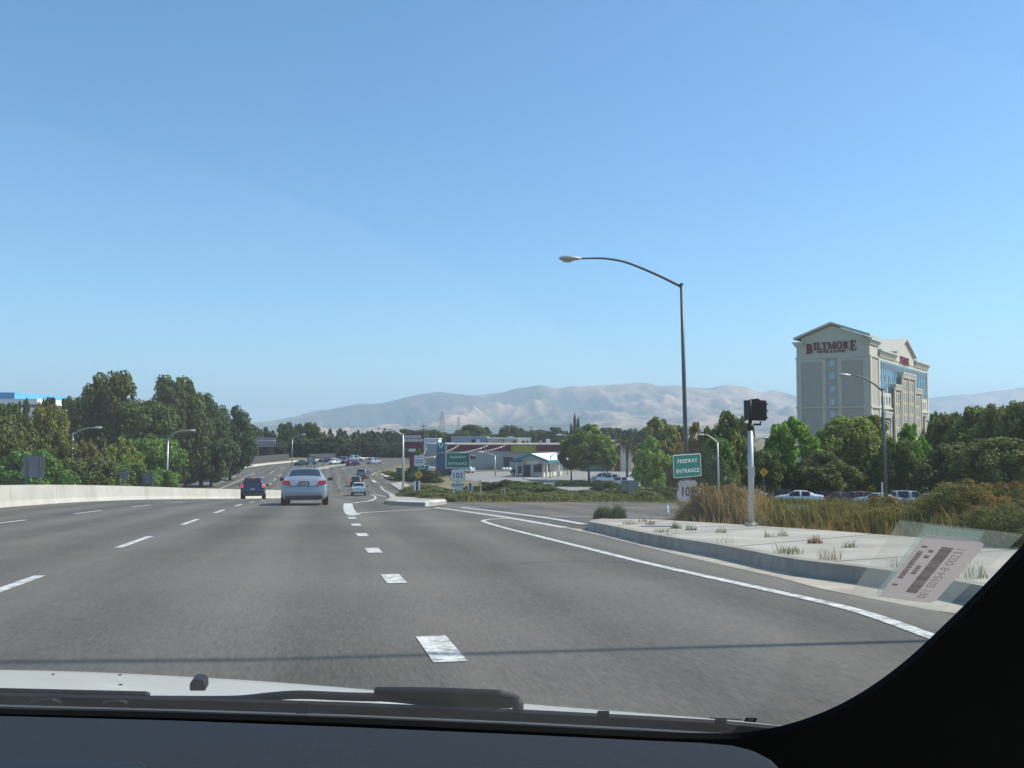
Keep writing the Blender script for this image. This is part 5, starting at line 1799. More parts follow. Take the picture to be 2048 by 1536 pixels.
# ------------------------------------------------------------------ pedestrian signal
def ped_signal():
    Y = 18.4
    x = PX(1500, Y)
    z = H(x, Y) + 0.18
    t = empty('pedestrian_signal', (x, Y, z), 0, 'black pedestrian signal head seen from behind on a grey pole', 'signal')
    zt = PZ(852, Y) - z
    MB().tube([(0, 0, 0), (0.0, 0, zt)], 0.056, 16).build('pole', M['lamp_grey'], t, sm=True)
    MB().lathe([(0.0, 0.0), (0.12, 0.0), (0.12, 0.02), (0.075, 0.05), (0.057, 0.08)], n=14).build('pole_base', M['kerb'], t, sm=True)
    bm = MB(); b0 = 0.018
    for a in (45, 135, 225, 315):
        bm.tube([(0.125 * math.cos(math.radians(a)), 0.125 * math.sin(math.radians(a)), 0.02), (0.125 * math.cos(math.radians(a)), 0.125 * math.sin(math.radians(a)), 0.07)], b0, 6)
    bm.build('anchor_bolts', M['steel'], t)
    MB().tube([(0, 0, zt - 0.09), (0, 0, zt + 0.05)], 0.07, 14).build('pole_collar', M['black'], t, sm=True)
    MB().tube([(0, 0, zt + 0.04), (0, 0, PZ(800, Y) - z)], 0.035, 10).build('bracket_pipe', M['black'], t, sm=True)
    MB().tube([(0.0, 0, PZ(849, Y) - z), (0.2, 0, PZ(849, Y) - z), (0.2, 0, PZ(842, Y) - z)], 0.022, 8).build('lower_bracket', M['black'], t, sm=True)
    MB().tube([(0.0, 0, PZ(801, Y) - z), (0.16, 0, PZ(799, Y) - z), (0.2, 0, PZ(802, Y) - z)], 0.022, 8).build('upper_bracket', M['black'], t, sm=True)
    x0, x1 = PX(1496, Y) - x, PX(1536, Y) - x
    h0, h1 = PZ(841, Y) - z, PZ(800, Y) - z
    sh = MB().bb(x0 + 0.03, x1, 0.05, 0.27, h0, h1).build('signal_housing', M['black'], t, bevel=0.035, sm=False)
    hm = MB()
    for i in range(3):
        hm.tube([(x1 - 0.01, 0.06, h0 + 0.06 + i * 0.13), (x1 + 0.012, 0.06, h0 + 0.06 + i * 0.13)], 0.014, 6)
    hm.build('hinges', M['black'], t)
    MB().bb(x0 + 0.02, x1 + 0.01, 0.27, 0.42, h1 - 0.03, h1 + 0.006).bb(x0 + 0.02, x0 + 0.04, 0.271, 0.42, h0, h1 - 0.031).bb(x1 - 0.01, x1 + 0.01, 0.271, 0.42, h0, h1 - 0.031).build('visor', M['black'], t)
    MB().bb(-0.06, 0.06, -0.075, -0.05, 0.95, 1.15).build('push_button_box', M['lamp_grey'], t)
    return t
ped_signal()

# ------------------------------------------------------------------ signs
def rounded(w, h, r, y, n=4):
    pts = []
    for (cx, cz, a0) in ((w / 2 - r, h / 2 - r, 0), (-w / 2 + r, h / 2 - r, 90), (-w / 2 + r, -h / 2 + r, 180), (w / 2 - r, -h / 2 + r, 270)):
        for i in range(n + 1):
            a = math.radians(a0 + 90 * i / n)
            pts.append((cx + r * math.cos(a), y, cz + r * math.sin(a)))
    return pts
def plate(parent, name, mat, w, h, loc, r=0.04, t=0.006, y=0.0):
    m = MB(); m.prism(rounded(w, h, r, y), (0, t, 0))
    o = m.build(name, M[mat], parent); o.location = loc
    return o
M['sign_ink'] = plain('sign_black', (0.02, 0.02, 0.022), 0.6, var=0.1)
M['dull_white'] = plain('grey_sign_face', (0.24, 0.25, 0.27), 0.8, var=0.2, scale=3)  # duller grey than sign_white, for the tilted sign's shield
def shield_poly(w, h):
    """US route shield outline"""
    half = [(0.0, -0.50), (0.16, -0.46), (0.34, -0.43), (0.46, -0.33), (0.50, -0.18), (0.48, -0.02), (0.42, 0.14), (0.41, 0.24), (0.46, 0.33), (0.37, 0.44), (0.28, 0.47), (0.17, 0.43), (0.08, 0.47), (0.0, 0.48)]
    pts = [(x * w, z * h) for x, z in half] + [(-x * w, z * h) for x, z in half[-2:0:-1]]
    return pts
def freeway_sign(Y, u, v_top, v_bot, wpx, rz, tilt, base_uv, label, arrow=True):
    x = PX(u, Y); zb = H(x, Y)
    t = empty('freeway_sign', (x, Y, zb), rz, label, 'road sign')
    ph = (v_bot - v_top) / FPX * Y
    pw = ph * 48 / 30.5
    zc_ = PZ((v_top + v_bot) / 2, Y) - zb
    post = MB().bb(-0.045, 0.045, 0.03, 0.12, -0.1, zc_ + ph * 0.45).build('post', M['wood'] if False else M['dark_steel'], t)
    gpn = plate(t, 'green_panel', 'white', pw, ph, (0, 0.0, zc_), 0.05, 0.008)
    gpn.rotation_euler = (0, tilt, 0)
    plate(gpn, 'green_face', 'green_sign', pw - 0.045, ph - 0.045, (0, -0.0045, 0), 0.04, 0.004)
    put_text(gpn, 'lettering', 'FREEWAY', 0.175, (0, -0.007, ph * 0.20), 'sign_white', 0.0015, 0.003, 0.92, 0, 1.25)
    put_text(gpn, 'lettering', 'ENTRANCE', 0.175, (0, -0.007, -ph * 0.23), 'sign_white', 0.0015, 0.003, 0.92, 0, 1.25)
    z = zc_ - ph / 2 - 0.06
    s = 0.66 if arrow else 0.80
    sh_ = MB(); sh_.prism([(a, -0.002, b) for a, b in shield_poly(s * 1.2, s)], (0, 0.008, 0))
    so = sh_.build('route_shield', M['sign_ink'], t); so.location = (0, 0, z - s / 2)
    si = MB(); si.prism([(a, -0.006, b) for a, b in shield_poly(s * 1.14, s * 0.95)], (0, 0.0035, 0))
    si.build('shield_face', M['sign_white'] if arrow else M['dull_white'], so)
    put_text(so, 'route_number', '101', 0.42, (0, -0.0085, -0.02), 'sign_ink', 0.0015, 0.006, 0.95)
    z -= s + 0.03
    d = plate(t, 'direction_plate', 'sign_white', 0.60, 0.30, (0, -0.001, z - 0.15), 0.03)
    put_text(d, 'lettering', 'NORTH', 0.2, (0, -0.004, 0), 'sign_ink', 0.0015, 0.003, 0.9)
    z -= 0.33
    if arrow:
        a = plate(t, 'arrow_plate', 'sign_white', 0.53, 0.40, (0, -0.001, z - 0.2), 0.03)
        am = MB()
        am.prism([(-0.18, -0.004, 0.15), (-0.13, -0.004, 0.18), (0.06, -0.004, 0.02), (0.02, -0.004, -0.03)], (0, 0.003, 0))
        am.prism([(0.17, -0.0045, -0.12), (0.14, -0.0045, 0.09), (-0.05, -0.0045, -0.11)], (0, 0.003, 0))
        am.build('arrow', M['sign_ink'], a)
    return t
freeway_sign(49.5, 916, 905.5, 935.5, 46, 0.0, 0.0, None, 'upright green FREEWAY ENTRANCE sign with 101 shield on the corner')
freeway_sign(31.0, 1373.5, 908.5, 954, 61, math.radians(30), math.radians(-2.5), None, 'tilted green FREEWAY ENTRANCE sign above the tall dry grass', arrow=False)

def simple_sign(u, vt, vb, wpx, Y, mat, label, zb=None, posts=1, back=False, post_mat='dark_steel', bar=False):
    x = PX(u, Y); zb = H(x, Y) if zb is None else zb
    t = empty('road_sign', (x, Y, zb), 0, label, 'road sign')
    w, h = wpx / FPX * Y, (vb - vt) / FPX * Y
    z = PZ((vt + vb) / 2, Y) - zb
    plate(t, 'panel', mat, w, h, (0, 0, z), 0.05, 0.02)
    for i in range(posts):
        px = 0 if posts == 1 else (i - 0.5) * w * 0.62
        yy_ = -0.10 if back else 0.03
        MB().bb(px - 0.06, px + 0.06, yy_, yy_ + 0.08, -0.05, z + h * 0.45).build('post', M[post_mat], t)
    return t, w, h, z
simple_sign(70, 912, 955, 42, 66, 'sign_back', 'large grey sign back on two posts behind the barrier', 0, 2, True)
simple_sign(251, 943, 957, 17, 76, 'sign_back', 'small square sign back on one post behind the barrier', 0, 1, True)
simple_sign(299, 947, 968, 24, 80, 'sign_back', 'low grey sign back near the bright green bush', 0, 2, True)
t_, w_, h_, z_ = simple_sign(623, 913, 923, 16, 228, 'green_sign', 'green guide sign on the median before the far bend', 0, 1)
MB().bb(-w_ * 0.36, w_ * 0.36, -0.03, -0.002, z_ + 0.1, z_ + 0.3).bb(-w_ * 0.3, w_ * 0.34, -0.03, -0.002, z_ - 0.35, z_ - 0.15).build('print', M['sign_white'], t_)
simple_sign(629.5, 924, 929, 9, 222, 'blue_sign', 'small blue sign on the median under the green guide sign', 0, 1)
simple_sign(833, 940, 954, 19, 112, 'green_sign', 'small green street sign behind the amber diamond', None, 1)
simple_sign(800, 936, 946, 14, 170, 'green_sign', 'dark green sign in the bushes by the corner lamp', 0, 1)
simple_sign(506, 910, 919, 8, 235, 'blue_sign', 'small blue sign by the far fence', 0, 1)
t_, w_, h_, z_ = simple_sign(1258, 961, 981, 34, 47.5, 'sign_back', 'small dark sign on a post beside the slip road', None, 1, True, 'wood')
# overhead sign back
def overhead():
    Y = 262
    x = PX(525, Y)
    t = empty('overhead_sign', (x, Y, 0), 0, 'wide overhead sign back on a truss before the far trees', 'road sign')
    w = (552 - 499) / FPX * Y
    add(t, 'panel', 'sign_back', (-w / 2, w / 2, 0.1, 0.25, PZ(894, Y), PZ(874.5, Y)))
    add(t, 'walkway', 'lamp_grey', (-w / 2 - 0.6, w / 2, -0.4, 0.09, PZ(882.6, Y), PZ(880.4, Y)))
    add(t, 'truss', 'dark_steel', (-w / 2 - 0.8, w / 2, 0.26, 0.7, PZ(887, Y), PZ(883.5, Y)))
    MB().tube([(-w / 2 - 0.6, 0.5, 0), (-w / 2 - 0.6, 0.5, PZ(875, Y))], 0.28, 10).build('post', M['dark_steel'], t)
overhead()
# amber diamonds
def diamond(u, v, wpx, Y, label, merge=True):
    x = PX(u, Y); zb = H(x, Y)
    t = empty('warning_sign', (x, Y, zb), 0, label, 'road sign')
    s = wpx / FPX * Y / math.sqrt(2)
    z = PZ(v, Y) - zb
    p = plate(t, 'diamond_panel', 'yellow_sign', s, s, (0, 0, z), 0.05, 0.01)
    p.rotation_euler = (0, math.radians(45), 0)
    m = MB()
    m.prism([(-0.07, -0.004, -0.3), (0.05, -0.004, -0.3), (0.05, -0.004, 0.1), (-0.07, -0.004, 0.1)], (0, 0.003, 0))
    m.prism([(-0.17, -0.0045, 0.09), (0.15, -0.0045, 0.09), (-0.01, -0.0045, 0.32)], (0, 0.003, 0))
    m.prism([(0.04, -0.005, -0.02), (0.2, -0.005, -0.28), (0.12, -0.005, -0.3), (0.03, -0.005, -0.14)], (0, 0.003, 0))
    a = m.build('merge_arrow', M['sign_ink'], t); a.location = (0, 0, z); a.scale = (s, 1, s)
    MB().bb(-0.04, 0.04, 0.012, 0.08, -0.05, z).build('post', M['dark_steel'], t)
diamond(838, 949.5, 17, 96, 'amber diamond merge sign at the corner bank')
diamond(1526, 944, 18, 70, 'faded amber diamond sign among trees beyond the signal')
# delineator boards and posts
def board(u, vt, vb, wpx, Y, label):
    x = PX(u, Y); zb = H(x, Y)
    t = empty('delineator', (x, Y, zb), 0, label, 'marker board', 'black and white marker boards')
    w, z0, z1 = wpx / FPX * Y / 2, PZ(vb, Y) - zb, PZ(vt, Y) - zb
    add(t, 'white_board', 'white', (-w, w, 0, 0.03, z0, z1))
    add(t, 'dark_stripe', 'dark_void', (-w * 0.4, w * 0.4, -0.006, -0.001, z0, z1))
    add(t, 'post', 'wood', (-0.05, 0.05, 0.031, 0.11, -0.1, z1 - 0.05))
board(835, 962, 981, 12, 84, 'striped marker board under the amber diamond')
board(941, 966, 990, 9, 56, 'striped marker board beyond the upright freeway sign')
board(1006, 979, 986, 8, 55, 'short striped marker board in the weedy slope')
def stake(u, vt, Y, r, mat, lab, group=None):
    x = PX(u, Y); zb = H(x, Y)
    t = empty('marker_post', (x, Y, zb), 0, lab, 'post', group)
    z = PZ(vt, Y) - zb
    MB().tube([(0, 0, -0.05), (0, 0, z)], r, 8).build('post', M[mat], t)
    MB().tube([(0, 0, z), (0, 0, z + r)], [r * 1.1, r * 0.5], 8).build('post_cap', M[mat], t)
stake(961, 961, 46.5, 0.045, 'wood', 'bare wooden post on the slip road verge')
stake(1333, 1014, 30, 0.045, 'white', 'short white post at the slip road edge')
stake(1761, 966, 52, 0.04, 'white', 'pale post beside the slender lamp post')
# fence along the far road
def fence():
    a, b = F(488, 931.5), F(600, 919.5)
    t = empty('fence', (a.x, a.y, 0), 0, 'grey board fence along the far sidewalk', 'fence')
    d = (b - a)
    n = 60
    me = MB().bb(-0.48, 0.48, -0.03, 0.03, 0.05, 2.0).mesh('board'); me.materials.append(M['fence_wood'])
    an = math.atan2(d.y, d.x)
    for i in range(n):
        o = link('board', me, None, t)
        p = d * ((i + 0.5) / n)
        o.location = (p.x - 3.4 * math.cos(an + 0) * 0 - math.sin(an) * 3.6, p.y + math.cos(an) * 3.6, random.Random(i).uniform(-0.05, 0.05))
        o.rotation_euler = (0, 0, an)
        o.scale = (d.length / n, 1, 1)
M['fence_wood'] = plain('fence_boards', (0.075, 0.075, 0.078), 0.9, var=0.3, scale=0.7)
fence()
def wall_far():
    pts = [F(u, v) + Vector((0, 0, 0)) for (u, v) in [(640, 918), (700, 915.5), (760, 914), (830, 912.5)]]
    t = empty('boundary_wall', pts[0], 0, 'low dark boundary wall under the far trees', 'wall')
    for a, b in zip(pts, pts[1:]):
        d = b - a
        an = math.atan2(d.y, d.x)
        m = MB().bb(0, d.length - 0.05, 4.2, 4.5, 0, 1.6)
        o = m.build('wall_panel', M['fence_wood'], t)
        o.location = a - pts[0]; o.rotation_euler = (0, 0, an)
wall_far()
# ------------------------------------------------------------------ vehicles
def cat1(P4, t):
    a, b, c, d = P4
    return 0.5 * ((2 * b) + (c - a) * t + (2 * a - 5 * b + 4 * c - d) * t * t + (3 * b - a - 3 * c + d) * t ** 3)

def body_grid(st, sub=4):
    """stations: (y, z_low, w_low, w_mid, z_belt, w_belt, z_top, w_top) from tail to nose -> smooth surface grid"""
    rings = []
    for (y, zl, wl, wm, zb, wb, zt, wt) in st:
        half = [(0.0, zl), (wl * 0.6, zl), (wl, zl + 0.01), (wm * 0.985, zl + 0.16), (wm, zl + (zb - zl) * 0.55), (wb, zb), (wb * 0.55 + wt * 0.45, zb + (zt - zb) * 0.45), (wt, zt - 0.05), (wt * 0.86, zt - 0.012), (wt * 0.5, zt + 0.008), (0.0, zt + 0.014)]
        rings.append([(x, y, z) for x, z in half])
    A = np.array(rings)                       # stations x 11 x 3
    m = A.shape[1]
    cols = []
    for j in range(m - 1):
        for k in range(2):
            t = k / 2
            cols.append(A[:, j] * (1 - t) + A[:, j + 1] * t)
    cols.append(A[:, m - 1])
    B = np.stack(cols, 1)                     # stations x 21 x 3
    out = []
    n = len(B)
    for i in range(n - 1):
        q = [B[max(i - 1, 0)], B[i], B[i + 1], B[min(i + 2, n - 1)]]
        for k in range(sub):
            t = k / sub
            c = cat1(q, t)
            lin = q[1] * (1 - t) + q[2] * t
            out.append((c * 0.55 + lin * 0.45, i + t))
    out.append((B[-1], n - 1.0))
    G_ = np.stack([o[0] for o in out], 0)
    T = [o[1] for o in out]
    full = np.concatenate([G_, G_[:, -2:0:-1] * np.array([-1, 1, 1])], 1)
    return full, T

def car_meshes(st, spec):
    """splits the lofted shell into body, side windows, windscreen and rear window"""
    Gd, T = body_grid(st)
    R, Cn = Gd.shape[0], Gd.shape[1]
    V = Gd.reshape(-1, 3)
    faces = {'body': [], 'rear_window': [], 'windscreen': [], 'side_window': [], 'side_window2': []}
    half = 21
    for i in range(R - 1):
        t = (T[i] + T[i + 1]) / 2
        for j in range(Cn):
            j2 = (j + 1) % Cn
            q = (i * Cn + j, i * Cn + j2, (i + 1) * Cn + j2, (i + 1) * Cn + j)
            jj = j + 0.5
            if jj > 20:
                jj = 40 - jj
            part = 'body'
            if 14.8 < jj and spec['rear'][0] < t < spec['rear'][1]:
                part = 'rear_window'
            elif 14.8 < jj and spec['front'][0] < t < spec['front'][1]:
                part = 'windscreen'
            elif 10 < jj < 14 and spec['side'][0] < t < spec['side'][1] and not any(a < t < b for a, b in spec['pillars']):
                part = 'side_window'
            faces[part].append(q)
    cap0 = tuple(range(Cn)); cap1 = tuple(reversed(range((R - 1) * Cn, R * Cn)))
    out = {}
    for k, fs in faces.items():
        if not fs:
            continue
        fs = list(fs)
        if k == 'body':
            fs += [cap0, cap1]
        used = sorted({i for f in fs for i in f})
        mp = {u: n for n, u in enumerate(used)}
        me = bpy.data.meshes.new(k)
        me.from_pydata([tuple(V[u]) for u in used], [], [tuple(mp[i] for i in f) for f in fs])
        bm = bmesh.new(); bm.from_mesh(me)
        bmesh.ops.recalc_face_normals(bm, faces=bm.faces)
        bm.to_mesh(me); bm.free()
        me.update()
        me.shade_smooth()
        out[k] = me
    return out

def wheel_meshes(r, w):
    ty = MB().lathe([(r * 0.62, -w / 2), (r * 0.93, -w / 2), (r, -w / 2 + 0.03), (r, w / 2 - 0.03), (r * 0.93, w / 2), (r * 0.62, w / 2)], n=20, axis='x').mesh('tyre')
    ty.materials.append(M['rubber']); ty.shade_smooth()
    m = MB()
    m.lathe([(0.0, w / 2 - 0.02), (r * 0.2, w / 2 - 0.015), (r * 0.22, w / 2 - 0.05)], n=14, axis='x')
    m.lathe([(r * 0.66, w / 2 - 0.005), (r * 0.6, w / 2 - 0.01), (r * 0.58, w / 2 - 0.09), (r * 0.62, -w / 2 + 0.02)], n=20, axis='x')
    for k in range(7):
        a = 2 * math.pi * k / 7
        m.box((w / 2 - 0.04, math.cos(a) * r * 0.4, math.sin(a) * r * 0.4), (0.03, r * 0.12 if abs(math.sin(a)) > 0.7 else r * 0.42, r * 0.42 if abs(math.sin(a)) > 0.7 else r * 0.12))
    rm = m.mesh('rim'); rm.materials.append(M['alloy'])
    return ty, rm

SED = [(-2.42, 0.30, 0.62, 0.74, 0.66, 0.72, 0.72, 0.62), (-2.39, 0.24, 0.72, 0.83, 0.76, 0.80, 0.84, 0.70), (-2.33, 0.22, 0.75, 0.87, 0.90, 0.83, 0.98, 0.72), (-2.24, 0.21, 0.76, 0.89, 0.96, 0.84, 1.065, 0.70),
       (-1.85, 0.20, 0.78, 0.91, 0.97, 0.86, 1.10, 0.70), (-1.62, 0.20, 0.78, 0.91, 0.97, 0.86, 1.15, 0.68), (-1.05, 0.19, 0.78, 0.915, 0.96, 0.87, 1.40, 0.60), (-0.75, 0.19, 0.78, 0.915, 0.95, 0.87, 1.455, 0.585), (-0.1, 0.19, 0.78, 0.915, 0.93, 0.87, 1.475, 0.59),
       (0.45, 0.19, 0.78, 0.91, 0.92, 0.86, 1.43, 0.60), (1.25, 0.19, 0.78, 0.91, 0.92, 0.86, 1.06, 0.70), (1.75, 0.20, 0.76, 0.90, 0.84, 0.84, 0.97, 0.66), (2.2, 0.22, 0.72, 0.85, 0.72, 0.80, 0.84, 0.62), (2.36, 0.24, 0.62, 0.74, 0.62, 0.70, 0.72, 0.55), (2.42, 0.28, 0.5, 0.62, 0.55, 0.58, 0.62, 0.45)]
SED_S = dict(rear=(5.05, 6.7), front=(9.1, 10.0), side=(5.7, 9.6), pillars=[(5.7, 6.05), (7.75, 7.95)])
HAT = [(-1.93, 0.34, 0.62, 0.76, 0.62, 0.74, 0.68, 0.66), (-1.90, 0.27, 0.72, 0.82, 0.76, 0.80, 0.86, 0.72), (-1.86, 0.24, 0.74, 0.845, 0.90, 0.81, 1.02, 0.72), (-1.80, 0.23, 0.75, 0.85, 0.96, 0.82, 1.16, 0.68), (-1.62, 0.22, 0.75, 0.85, 0.97, 0.82, 1.46, 0.60), (-1.42, 0.22, 0.75, 0.855, 0.97, 0.82, 1.54, 0.585),
       (-0.6, 0.21, 0.75, 0.86, 0.95, 0.83, 1.585, 0.59), (0.2, 0.21, 0.75, 0.86, 0.93, 0.83, 1.55, 0.60), (0.45, 0.21, 0.75, 0.86, 0.93, 0.83, 1.50, 0.60), (1.15, 0.21, 0.74, 0.85, 0.93, 0.82, 1.08, 0.68), (1.6, 0.22, 0.72, 0.83, 0.84, 0.80, 0.96, 0.62), (1.85, 0.25, 0.66, 0.76, 0.70, 0.72, 0.80, 0.55), (1.95, 0.3, 0.5, 0.6, 0.58, 0.55, 0.64, 0.42)]
HAT_S = dict(rear=(3.0, 4.9), front=(8.05, 9.0), side=(4.0, 8.6), pillars=[(4.0, 4.4), (5.7, 5.9), (6.8, 7.0)])
SUV = [(-2.25, 0.42, 0.7, 0.84, 0.72, 0.82, 0.78, 0.72), (-2.22, 0.34, 0.78, 0.90, 0.9, 0.88, 1.0, 0.78), (-2.18, 0.3, 0.82, 0.93, 1.04, 0.90, 1.14, 0.78), (-2.12, 0.3, 0.82, 0.94, 1.1, 0.90, 1.3, 0.74), (-1.95, 0.3, 0.82, 0.94, 1.1, 0.9, 1.64, 0.68), (-1.75, 0.3, 0.82, 0.945, 1.1, 0.9, 1.76, 0.66),
       (-0.6, 0.3, 0.82, 0.95, 1.08, 0.91, 1.80, 0.66), (0.35, 0.3, 0.82, 0.95, 1.06, 0.91, 1.74, 0.67), (0.55, 0.3, 0.82, 0.95, 1.06, 0.91, 1.68, 0.68), (1.2, 0.3, 0.82, 0.94, 1.06, 0.9, 1.18, 0.74), (1.8, 0.32, 0.8, 0.92, 0.96, 0.88, 1.08, 0.70), (2.15, 0.36, 0.72, 0.84, 0.8, 0.8, 0.9, 0.62), (2.25, 0.42, 0.6, 0.7, 0.7, 0.66, 0.76, 0.5)]
SUV_S = dict(rear=(3.0, 4.9), front=(8.05, 9.0), side=(4.0, 8.6), pillars=[(4.0, 4.3), (5.6, 5.8), (6.7, 6.95)])

def build_car(kind, col, label, lights=False):
    st, sp = {'sedan': (SED, SED_S), 'hatch': (HAT, HAT_S), 'suv': (SUV, SUV_S)}[kind]
    t = empty({'sedan': 'sedan_car', 'hatch': 'hatchback_car', 'suv': 'suv_car'}[kind], (0, 0, 0), 0, label, 'car')
    for k, me in car_meshes(st, sp).items():
        o = link(k.rstrip('2'), me, M['paint'] if k == 'body' else M['car_glass'], t)
        o.color = col + (1,)
    tail = st[0][0]
    hi = st[2][6]
    L = -tail
    red = M['brake_lit'] if lights else M['tail_red']
    w2, w1 = st[2][3], st[1][3]
    for s in (-1, 1):
        m = MB()
        if kind == 'sedan':
            m.prism([(s * 0.86, tail + 0.035, 0.86), (s * 0.60, tail - 0.012, 0.80), (s * 0.50, tail - 0.005, 0.79), (s * 0.56, tail + 0.055, 0.955), (s * 0.83, tail + 0.12, 0.975)], (0, 0.16, 0))
        elif kind == 'hatch':
            m.prism([(s * 0.84, tail + 0.10, 0.84), (s * 0.70, tail + 0.0, 0.80), (s * 0.66, tail + 0.06, 1.00), (s * 0.70, tail + 0.10, 1.05), (s * 0.83, tail + 0.16, 1.05)], (0, 0.14, 0))
        else:
            m.prism([(s * 0.93, tail + 0.12, 0.95), (s * 0.80, tail + 0.02, 0.92), (s * 0.78, tail + 0.12, 1.25), (s * 0.90, tail + 0.20, 1.25)], (0, 0.14, 0))
        m.build('tail_lamp', red, t)
        fz = st[-3][4]
        MB().prism([(s * 0.74, -tail - 0.26, fz - 0.02), (s * 0.46, -tail - 0.075, fz - 0.05), (s * 0.48, -tail - 0.12, fz + 0.05), (s * 0.74, -tail - 0.33, fz + 0.07)], (0, -0.12, 0)).build('headlamp', M['clear_lamp'], t)
        zb_ = st[len(st) // 2][4]
        yw = [r[0] for r in st][int(sp['front'][1])] - 0.35
        mi = MB().box((s * 1.0, yw, zb_ + 0.09), (0.2, 0.09, 0.14))
        mi.box((s * 0.9, yw, zb_ + 0.04), (0.14, 0.05, 0.04))
        mo = mi.build('wing_mirror', M['trim'], t, bevel=0.02)
    zp = 0.86 if kind == 'sedan' else 0.72 if kind == 'hatch' else 0.82
    pl = MB().box((0, tail - 0.004 + (0.02 if kind == 'sedan' else 0.0), zp - 0.02), (0.32, 0.05, 0.16)).build('number_plate', M['plate'], t)
    MB().box((0, tail + 0.03, 0.32), (1.42, 0.12, 0.15)).build('rear_valance', M['trim'], t, bevel=0.03)
    if kind == 'sedan':
        MB().lathe([(0.055, -0.006), (0.07, 0.0), (0.055, 0.006)], (0, tail + 0.055, 0.995), 14, 'y').build('badge', M['alloy'], t)
        MB().box((0, tail + 0.004, 0.755), (1.12, 0.05, 0.014)).build('boot_seam', M['trim'], t)
        MB().box((0, tail + 0.012, 0.85), (0.40, 0.03, 0.18)).build('plate_recess', M['trim'], t, bevel=0.01)
        hb_ = MB()
        for (x, w) in ((-0.34, 0.34), (0.34, 0.34)):
            hb_.box((x, -0.9, 1.08), (w, 0.1, 0.26))
        hb_.build('headrest', M['cream_seat'], t)
    else:
        MB().box((0, tail + (0.40 if kind == 'hatch' else 0.32), 1.50 if kind == 'hatch' else 1.715), (0.34, 0.06, 0.05)).build('high_brake_lamp', red, t)
    r = 0.33 if kind != 'suv' else 0.37
    ty, rm = wheel_meshes(r, 0.21)
    wb_f, wb_r = (1.42, -1.36) if kind == 'sedan' else (1.25, -1.22) if kind == 'hatch' else (1.4, -1.35)
    for s in (-1, 1):
        for yw in (wb_f, wb_r):
            w = link('wheel', ty, None, t)
            w.location = (s * (st[5][3] - 0.115), yw, r)
            w.rotation_euler = (0, 0, 0 if s > 0 else math.pi)
            link('rim', rm, None, w)
            a = MB().lathe([(r + 0.07, -0.02), (r + 0.07, 0.02), (r + 0.01, 0.02), (r + 0.01, -0.02)], (s * (st[5][3] - 0.022), yw, r), 20, 'x')
            a.build('wheel_arch', M['trim'], t)
    return t
M['cream_seat'] = plain('cream_upholstery', (0.45, 0.42, 0.34), 0.9)

def build_pickup(col, label):
    t = empty('pickup_truck', (0, 0, 0), 0, label, 'pickup truck')
    CAB = [(-0.35, 0.45, 0.74, 0.84, 0.95, 0.82, 1.0, 0.76), (-0.32, 0.36, 0.76, 0.86, 1.0, 0.82, 1.3, 0.70), (-0.2, 0.34, 0.77, 0.87, 1.02, 0.82, 1.58, 0.63), (0.1, 0.34, 0.77, 0.87, 1.02, 0.83, 1.63, 0.62), (0.75, 0.34, 0.77, 0.87, 1.02, 0.83, 1.58, 0.63), (0.95, 0.34, 0.77, 0.87, 1.0, 0.83, 1.50, 0.64), (1.55, 0.34, 0.77, 0.87, 0.98, 0.82, 1.12, 0.72), (2.2, 0.36, 0.75, 0.86, 0.9, 0.80, 1.0, 0.68), (2.5, 0.4, 0.68, 0.8, 0.8, 0.74, 0.88, 0.6), (2.58, 0.45, 0.6, 0.7, 0.7, 0.64, 0.76, 0.5)]
    for k, me in car_meshes(CAB, dict(rear=(0.55, 1.75), front=(5.05, 6.0), side=(1.0, 5.6), pillars=[(1.0, 1.4)])).items():
        o = link(k.rstrip('2'), me, M['paint'] if k == 'body' else M['car_glass'], t); o.color = col + (1,)
    b = MB()
    b.bb(-0.86, -0.80, -2.45, -0.37, 0.5, 1.02); b.bb(0.80, 0.86, -2.45, -0.37, 0.5, 1.02); b.bb(-0.795, 0.795, -2.4, -0.37, 0.5, 0.58)
    o = b.build('bed', M['paint'], t, bevel=0.012); o.color = col + (1,)
    o = MB().bb(-0.79, 0.79, -2.47, -2.41, 0.5, 1.0).build('tailgate', M['paint'], t, bevel=0.012); o.color = col + (1,)
    MB().box((0, -2.475, 0.93), (0.2, 0.02, 0.07)).build('tailgate_handle', M['trim'], o)
    MB().bb(-0.85, 0.85, -2.6, -2.45, 0.36, 0.50).build('rear_bumper', M['trim'], t, bevel=0.02)
    MB().box((0, -2.61, 0.43), (0.3, 0.02, 0.12)).build('number_plate', M['plate'], t)
    for s in (-1, 1):
        MB().box((s * 0.835, -2.46, 0.78), (0.06, 0.04, 0.3)).build('tail_lamp', M['tail_red'], t)
        MB().box((s * 1.0, 1.0, 1.12), (0.2, 0.1, 0.16)).box((s * 0.9, 1.0, 1.05), (0.15, 0.05, 0.04)).build('wing_mirror', M['trim'], t, bevel=0.02)
        MB().box((s * 0.62, 2.44, 0.76), (0.24, 0.2, 0.13)).build('headlamp', M['clear_lamp'], t)
    ty, rm = wheel_meshes(0.35, 0.22)
    for s in (-1, 1):
        for y in (1.7, -1.55):
            w = link('wheel', ty, None, t); w.location = (s * 0.76, y, 0.35); w.rotation_euler = (0, 0, 0 if s > 0 else math.pi)
            link('rim', rm, None, w)
    MB().bb(-0.6, 0.6, -2.4, 2.3, 0.32, 0.42).build('chassis', M['trim'], t)
    return t

